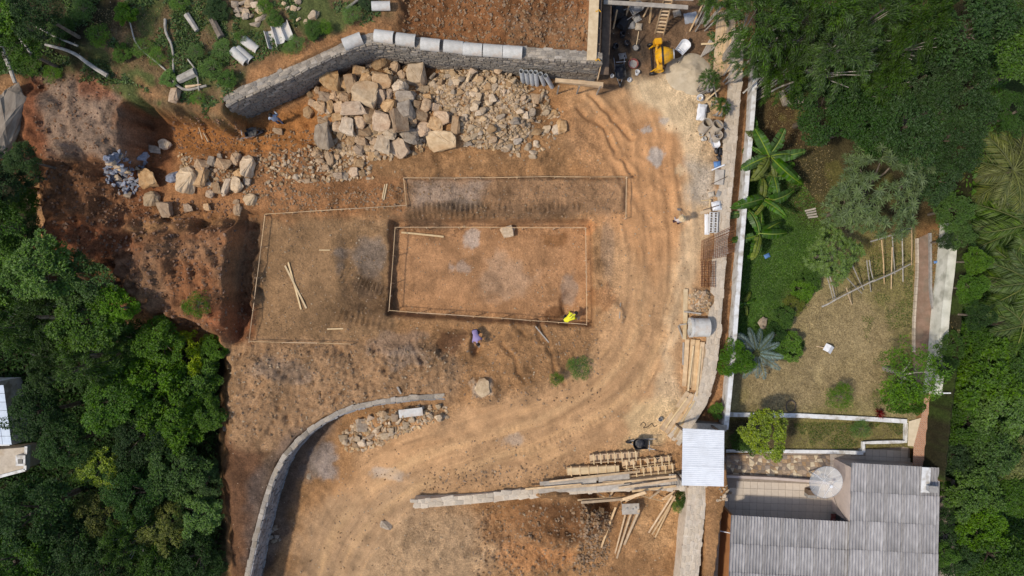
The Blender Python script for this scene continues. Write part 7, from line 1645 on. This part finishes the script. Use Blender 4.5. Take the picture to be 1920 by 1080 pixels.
# ------------------------------------------------------------------ people
M['skin'] = mk('skin', (.33, .19, .12), (.28, .155, .095), 4, .6, 0)
M['hair'] = mk('hair', (.02, .016, .013), (.012, .01, .008), 8, .7, .2)
M['shirt_yellow'] = mk('shirt_yellow', (.74, .7, .03), (.62, .58, .025), 5, .8, .3, 12)
M['shirt_purple'] = mk('shirt_purple', (.3, .24, .42), (.23, .18, .33), 5, .85, .3, 12)
M['shirt_blue'] = mk('shirt_blue', (.36, .43, .54), (.26, .32, .43), 5, .85, .3, 12)
M['shirt_white'] = mk('shirt_white', (.62, .56, .54), (.5, .44, .42), 5, .85, .3, 12)
M['trousers'] = mk('trousers', (.03, .034, .05), (.02, .022, .032), 5, .85, .3, 12)
M['trousers_blue'] = mk('trousers_blue', (.12, .16, .26), (.08, .11, .18), 5, .85, .3, 12)
M['trousers_maroon'] = mk('trousers_maroon', (.09, .03, .045), (.06, .022, .03), 5, .85, .3, 12)
M['straw'] = mk('straw', (.66, .5, .3), (.52, .37, .2), 20, .85, .4, 60)
def person(px, py, ang, label, J, shirt, legs, hat=None, zoff=0.0, sleeve='short', back_number=None):
    """J: joints in metres, x forward, y left, z up; one skinned body with cloth regions"""
    g = G(px, py); root = empty('person', (g.x, g.y, g.z + zoff), math.radians(ang), label, 'person')
    names = ['pelvis', 'waist', 'chest', 'neck', 'head', 'top', 'ls', 'le', 'lh', 'rs', 're', 'rh', 'lk', 'la', 'lt', 'rk', 'ra', 'rt', 'lhip', 'rhip']
    J = {k: Vector(v) for k, v in J.items()}
    pel = J['pelvis']; ch = J['chest']; side = Vector((0, 1, 0))
    J['waist'] = pel.lerp(ch, .45); J['ls'] = J.get('ls', ch + side * .18); J['rs'] = J.get('rs', ch - side * .18)
    J['lhip'] = pel + Vector((0, .1, -.05)); J['rhip'] = pel + Vector((0, -.1, -.05))
    fw = (J['head'] - J['neck']); J['top'] = J['head'] + fw.normalized() * .12
    rad = dict(pelvis=.15, waist=.14, chest=.165, neck=.065, head=.105, top=.08, ls=.075, le=.052, lh=.036, rs=.075, re=.052, rh=.036, lk=.068, la=.046, lt=.04, rk=.068, ra=.046, rt=.04, lhip=.1, rhip=.1)
    E = [('pelvis', 'waist'), ('waist', 'chest'), ('chest', 'neck'), ('neck', 'head'), ('head', 'top'), ('chest', 'ls'), ('ls', 'le'), ('le', 'lh'), ('chest', 'rs'), ('rs', 're'), ('re', 'rh'), ('pelvis', 'lhip'), ('lhip', 'lk'), ('lk', 'la'), ('la', 'lt'), ('pelvis', 'rhip'), ('rhip', 'rk'), ('rk', 'ra'), ('ra', 'rt')]
    me = bpy.data.meshes.new('body'); me.from_pydata([J[n] for n in names], [(names.index(a), names.index(b)) for a, b in E], []); tmp = bpy.data.objects.new('body_tmp', me); COL.objects.link(tmp)
    sk = tmp.modifiers.new('skin', 'SKIN'); sk.use_smooth_shade = True
    for i, n in enumerate(names): me.skin_vertices[0].data[i].radius = (rad[n], rad[n]); me.skin_vertices[0].data[i].use_root = (i == 0)
    sb = tmp.modifiers.new('sub', 'SUBSURF'); sb.levels = 1; sb.render_levels = 1
    dg = bpy.context.evaluated_depsgraph_get(); dg.update(); bme = bpy.data.meshes.new_from_object(tmp.evaluated_get(dg)); bpy.data.objects.remove(tmp)
    bme.name = 'body'; bme.materials.clear()
    for m in (M['skin'], M[shirt], M[legs], M['hair'], M['black']): bme.materials.append(m)
    seg = [('pelvis', 'waist', 1), ('waist', 'chest', 1), ('chest', 'ls', 1), ('chest', 'rs', 1), ('chest', 'neck', 1), ('ls', 'le', 1), ('rs', 're', 1), ('le', 'lh', 0 if sleeve == 'short' else 1), ('re', 'rh', 0 if sleeve == 'short' else 1), ('neck', 'head', 0), ('head', 'top', 3), ('pelvis', 'lhip', 2), ('pelvis', 'rhip', 2), ('lhip', 'lk', 2), ('rhip', 'rk', 2), ('lk', 'la', 2), ('rk', 'ra', 2), ('la', 'lt', 4), ('ra', 'rt', 4)]
    for p in bme.polygons:
        c = p.center; best = 1e9; mi = 0
        for a, b, m_ in seg:
            A, B = J[a], J[b]; d = B - A; t = max(0, min(1, (c - A).dot(d) / d.length_squared)); q = (c - A - d * t).length / (rad[a] * (1 - t) + rad[b] * t)
            if q < best: best, mi = q, m_
        p.material_index = mi; p.use_smooth = True
    body = link_mesh('body', bme, root)
    # fingers, face
    mb = MB()
    for hnd, elb, s in (('lh', 'le', 1), ('rh', 're', -1)):
        d = (J[hnd] - J[elb]).normalized(); sd = d.cross(Vector((0, 0, 1))); sd = sd.normalized() if sd.length > .1 else Vector((0, 1, 0)); nn = sd.cross(d)
        for k in range(4):
            b = J[hnd] + sd * (k - 1.5) * .02 + d * .02; Lf = (.075, .085, .08, .065)[k]; mb.tube([b, b + d * Lf * .6 - nn * .01, b + d * Lf - nn * .035], [.0095, .009, .007], 6)
        mb.tube([J[hnd] + sd * .03 * s, J[hnd] + sd * .055 * s + d * .03, J[hnd] + sd * .05 * s + d * .06], [.011, .01, .008], 6)
    mb.build('fingers', M['skin'], root)
    hd = (J['head'] - J['neck']).normalized(); fwd = (Vector((1, 0, 0)) - hd * hd.x).normalized() if abs(hd.x) < .95 else Vector((0, 0, -1)); sdv = hd.cross(fwd)
    mb = MB(); c = J['head']
    mb.tube([c + fwd * .1 - hd * .02, c + fwd * .125 - hd * .05], [.012, .018], 6); mb.build('nose', M['skin'], root)
    for s in (-1, 1):
        mb = MB(); mb.lathe([(0, -.008), (.014, 0), (0, .008)], 8, Matrix.Translation(c + fwd * .097 + sdv * s * .035)); mb.build('eye', M['black'], root)
        mb = MB(); mb.lathe([(0, -.012), (.03, 0), (0, .012)], 8, Matrix.Translation(c + sdv * s * .105 - hd * .01) @ sdv.to_track_quat('Z', 'Y').to_matrix().to_4x4()); mb.build('ear', M['skin'], root)
    mb = MB(); mb.beam(c + fwd * .095 - hd * .07 + sdv * .025, c + fwd * .095 - hd * .07 - sdv * .025, .012, .01); mb.build('mouth', M['red_plastic'], root)
    if hat:
        Mh = Matrix.Translation(J['head'] + hd * .06) @ hd.to_track_quat('Z', 'Y').to_matrix().to_4x4()
        mb = MB(); mb.lathe([(0, .13), (.07, .125), (.1, .07), (.105, .0), (.21, -.015), (.21, -.005), (.11, .012)], 20, Mh); hb = mb.build('hat', M['straw'], root, smooth=True)
        mb = MB(); mb.lathe([(.108, .0), (.112, .0), (.11, .03), (.106, .03)], 20, Mh, closed=True); mb.build('hat_band', M['wood'], hb)
    else:
        Mh = Matrix.Translation(J['head'] + hd * .02) @ hd.to_track_quat('Z', 'Y').to_matrix().to_4x4(); mb = MB(); mb.lathe([(0, .118), (.06, .105), (.1, .06), (.112, .0), (.1, -.04)], 16, Mh); mb.build('hair', M['hair'], root, smooth=True)
    if back_number:
        a = J['waist']; b = J['neck']; up = (b - a).normalized(); bk = up.cross(Vector((0, 1, 0))).normalized(); bk = -bk if bk.z < 0 else bk
        for s in (-1, 1):
            c = a.lerp(b, .62) + bk * .172 + Vector((0, s * .065, 0)); mb = MB(); R3 = Matrix((up, Vector((0, 1, 0)), bk)).transposed(); mb.box(c, (.17, .028, .012), R3); mb.box(c + up * .07 + Vector((0, .03, 0)), (.028, .05, .012), R3); mb.build('shirt_number', M['black'], root)
    return root, J
stand = dict(pelvis=(0, 0, .93), chest=(.02, 0, 1.36), neck=(.03, 0, 1.5), head=(.05, 0, 1.62), le=(.05, .26, 1.1), lh=(.22, .22, .92), re=(.1, -.25, 1.12), rh=(.34, -.16, 1.05), lk=(.08, .11, .5), la=(0, .11, .09), lt=(.16, .13, .05), rk=(.03, -.11, .5), ra=(-.12, -.11, .09), rt=(.04, -.13, .05))
bend = dict(pelvis=(-.18, 0, .86), chest=(.28, 0, 1.08), neck=(.44, 0, 1.1), head=(.56, 0, 1.08), ls=(.3, .19, 1.05), rs=(.3, -.19, 1.05), le=(.36, .27, .78), lh=(.52, .14, .62), re=(.4, -.27, .8), rh=(.62, -.1, .74), lk=(.06, .15, .48), la=(-.05, .17, .08), lt=(.12, .2, .05), rk=(-.05, -.13, .47), ra=(-.24, -.15, .08), rt=(-.08, -.17, .05))
person(1266, 417, 95, 'worker in straw hat and pale shirt walking on the earth road', stand, 'shirt_white', 'trousers_maroon', 'straw', sleeve='long')
person(1062, 597, 38, 'worker in bright yellow shirt with number eleven digging in the pit corner', bend, 'shirt_yellow', 'trousers', None, back_number=True)
person(893, 624, -75, 'worker in purple shirt bent over a trench south of the pit', bend, 'shirt_purple', 'trousers', None)
person(527, 231, 115, 'worker in blue-grey clothes standing at the foot of the slanted wall', stand, 'shirt_blue', 'trousers_blue', None, sleeve='long')
def tool(name, a, b, za, zb, label, blade=True):
    A = G(a[0], a[1], za); B = G(b[0], b[1], zb); root = empty(name, B, 0, label, name.replace('_', ' ')); mb = MB(); mb.tube([A - B, Vector((0, 0, 0))], .018, 6); mb.build('handle', M['wood_new'], root)
    d = (B - A).normalized(); mb = MB(); mb.box(d * .12, (.22, .2, .012), d.to_track_quat('X', 'Z').to_matrix()); mb.build('blade', M['metal_grey'], root); return root
tool('shovel', (1066, 592), (1083, 596), .75, .1, 'shovel held by the worker in yellow'); tool('hoe', (894, 632), (899, 648), .7, .05, 'hoe held by the worker in purple'); tool('hoe', (1268, 412), (1271, 396), 1.0, .3, 'thin pole carried by the worker in straw hat')
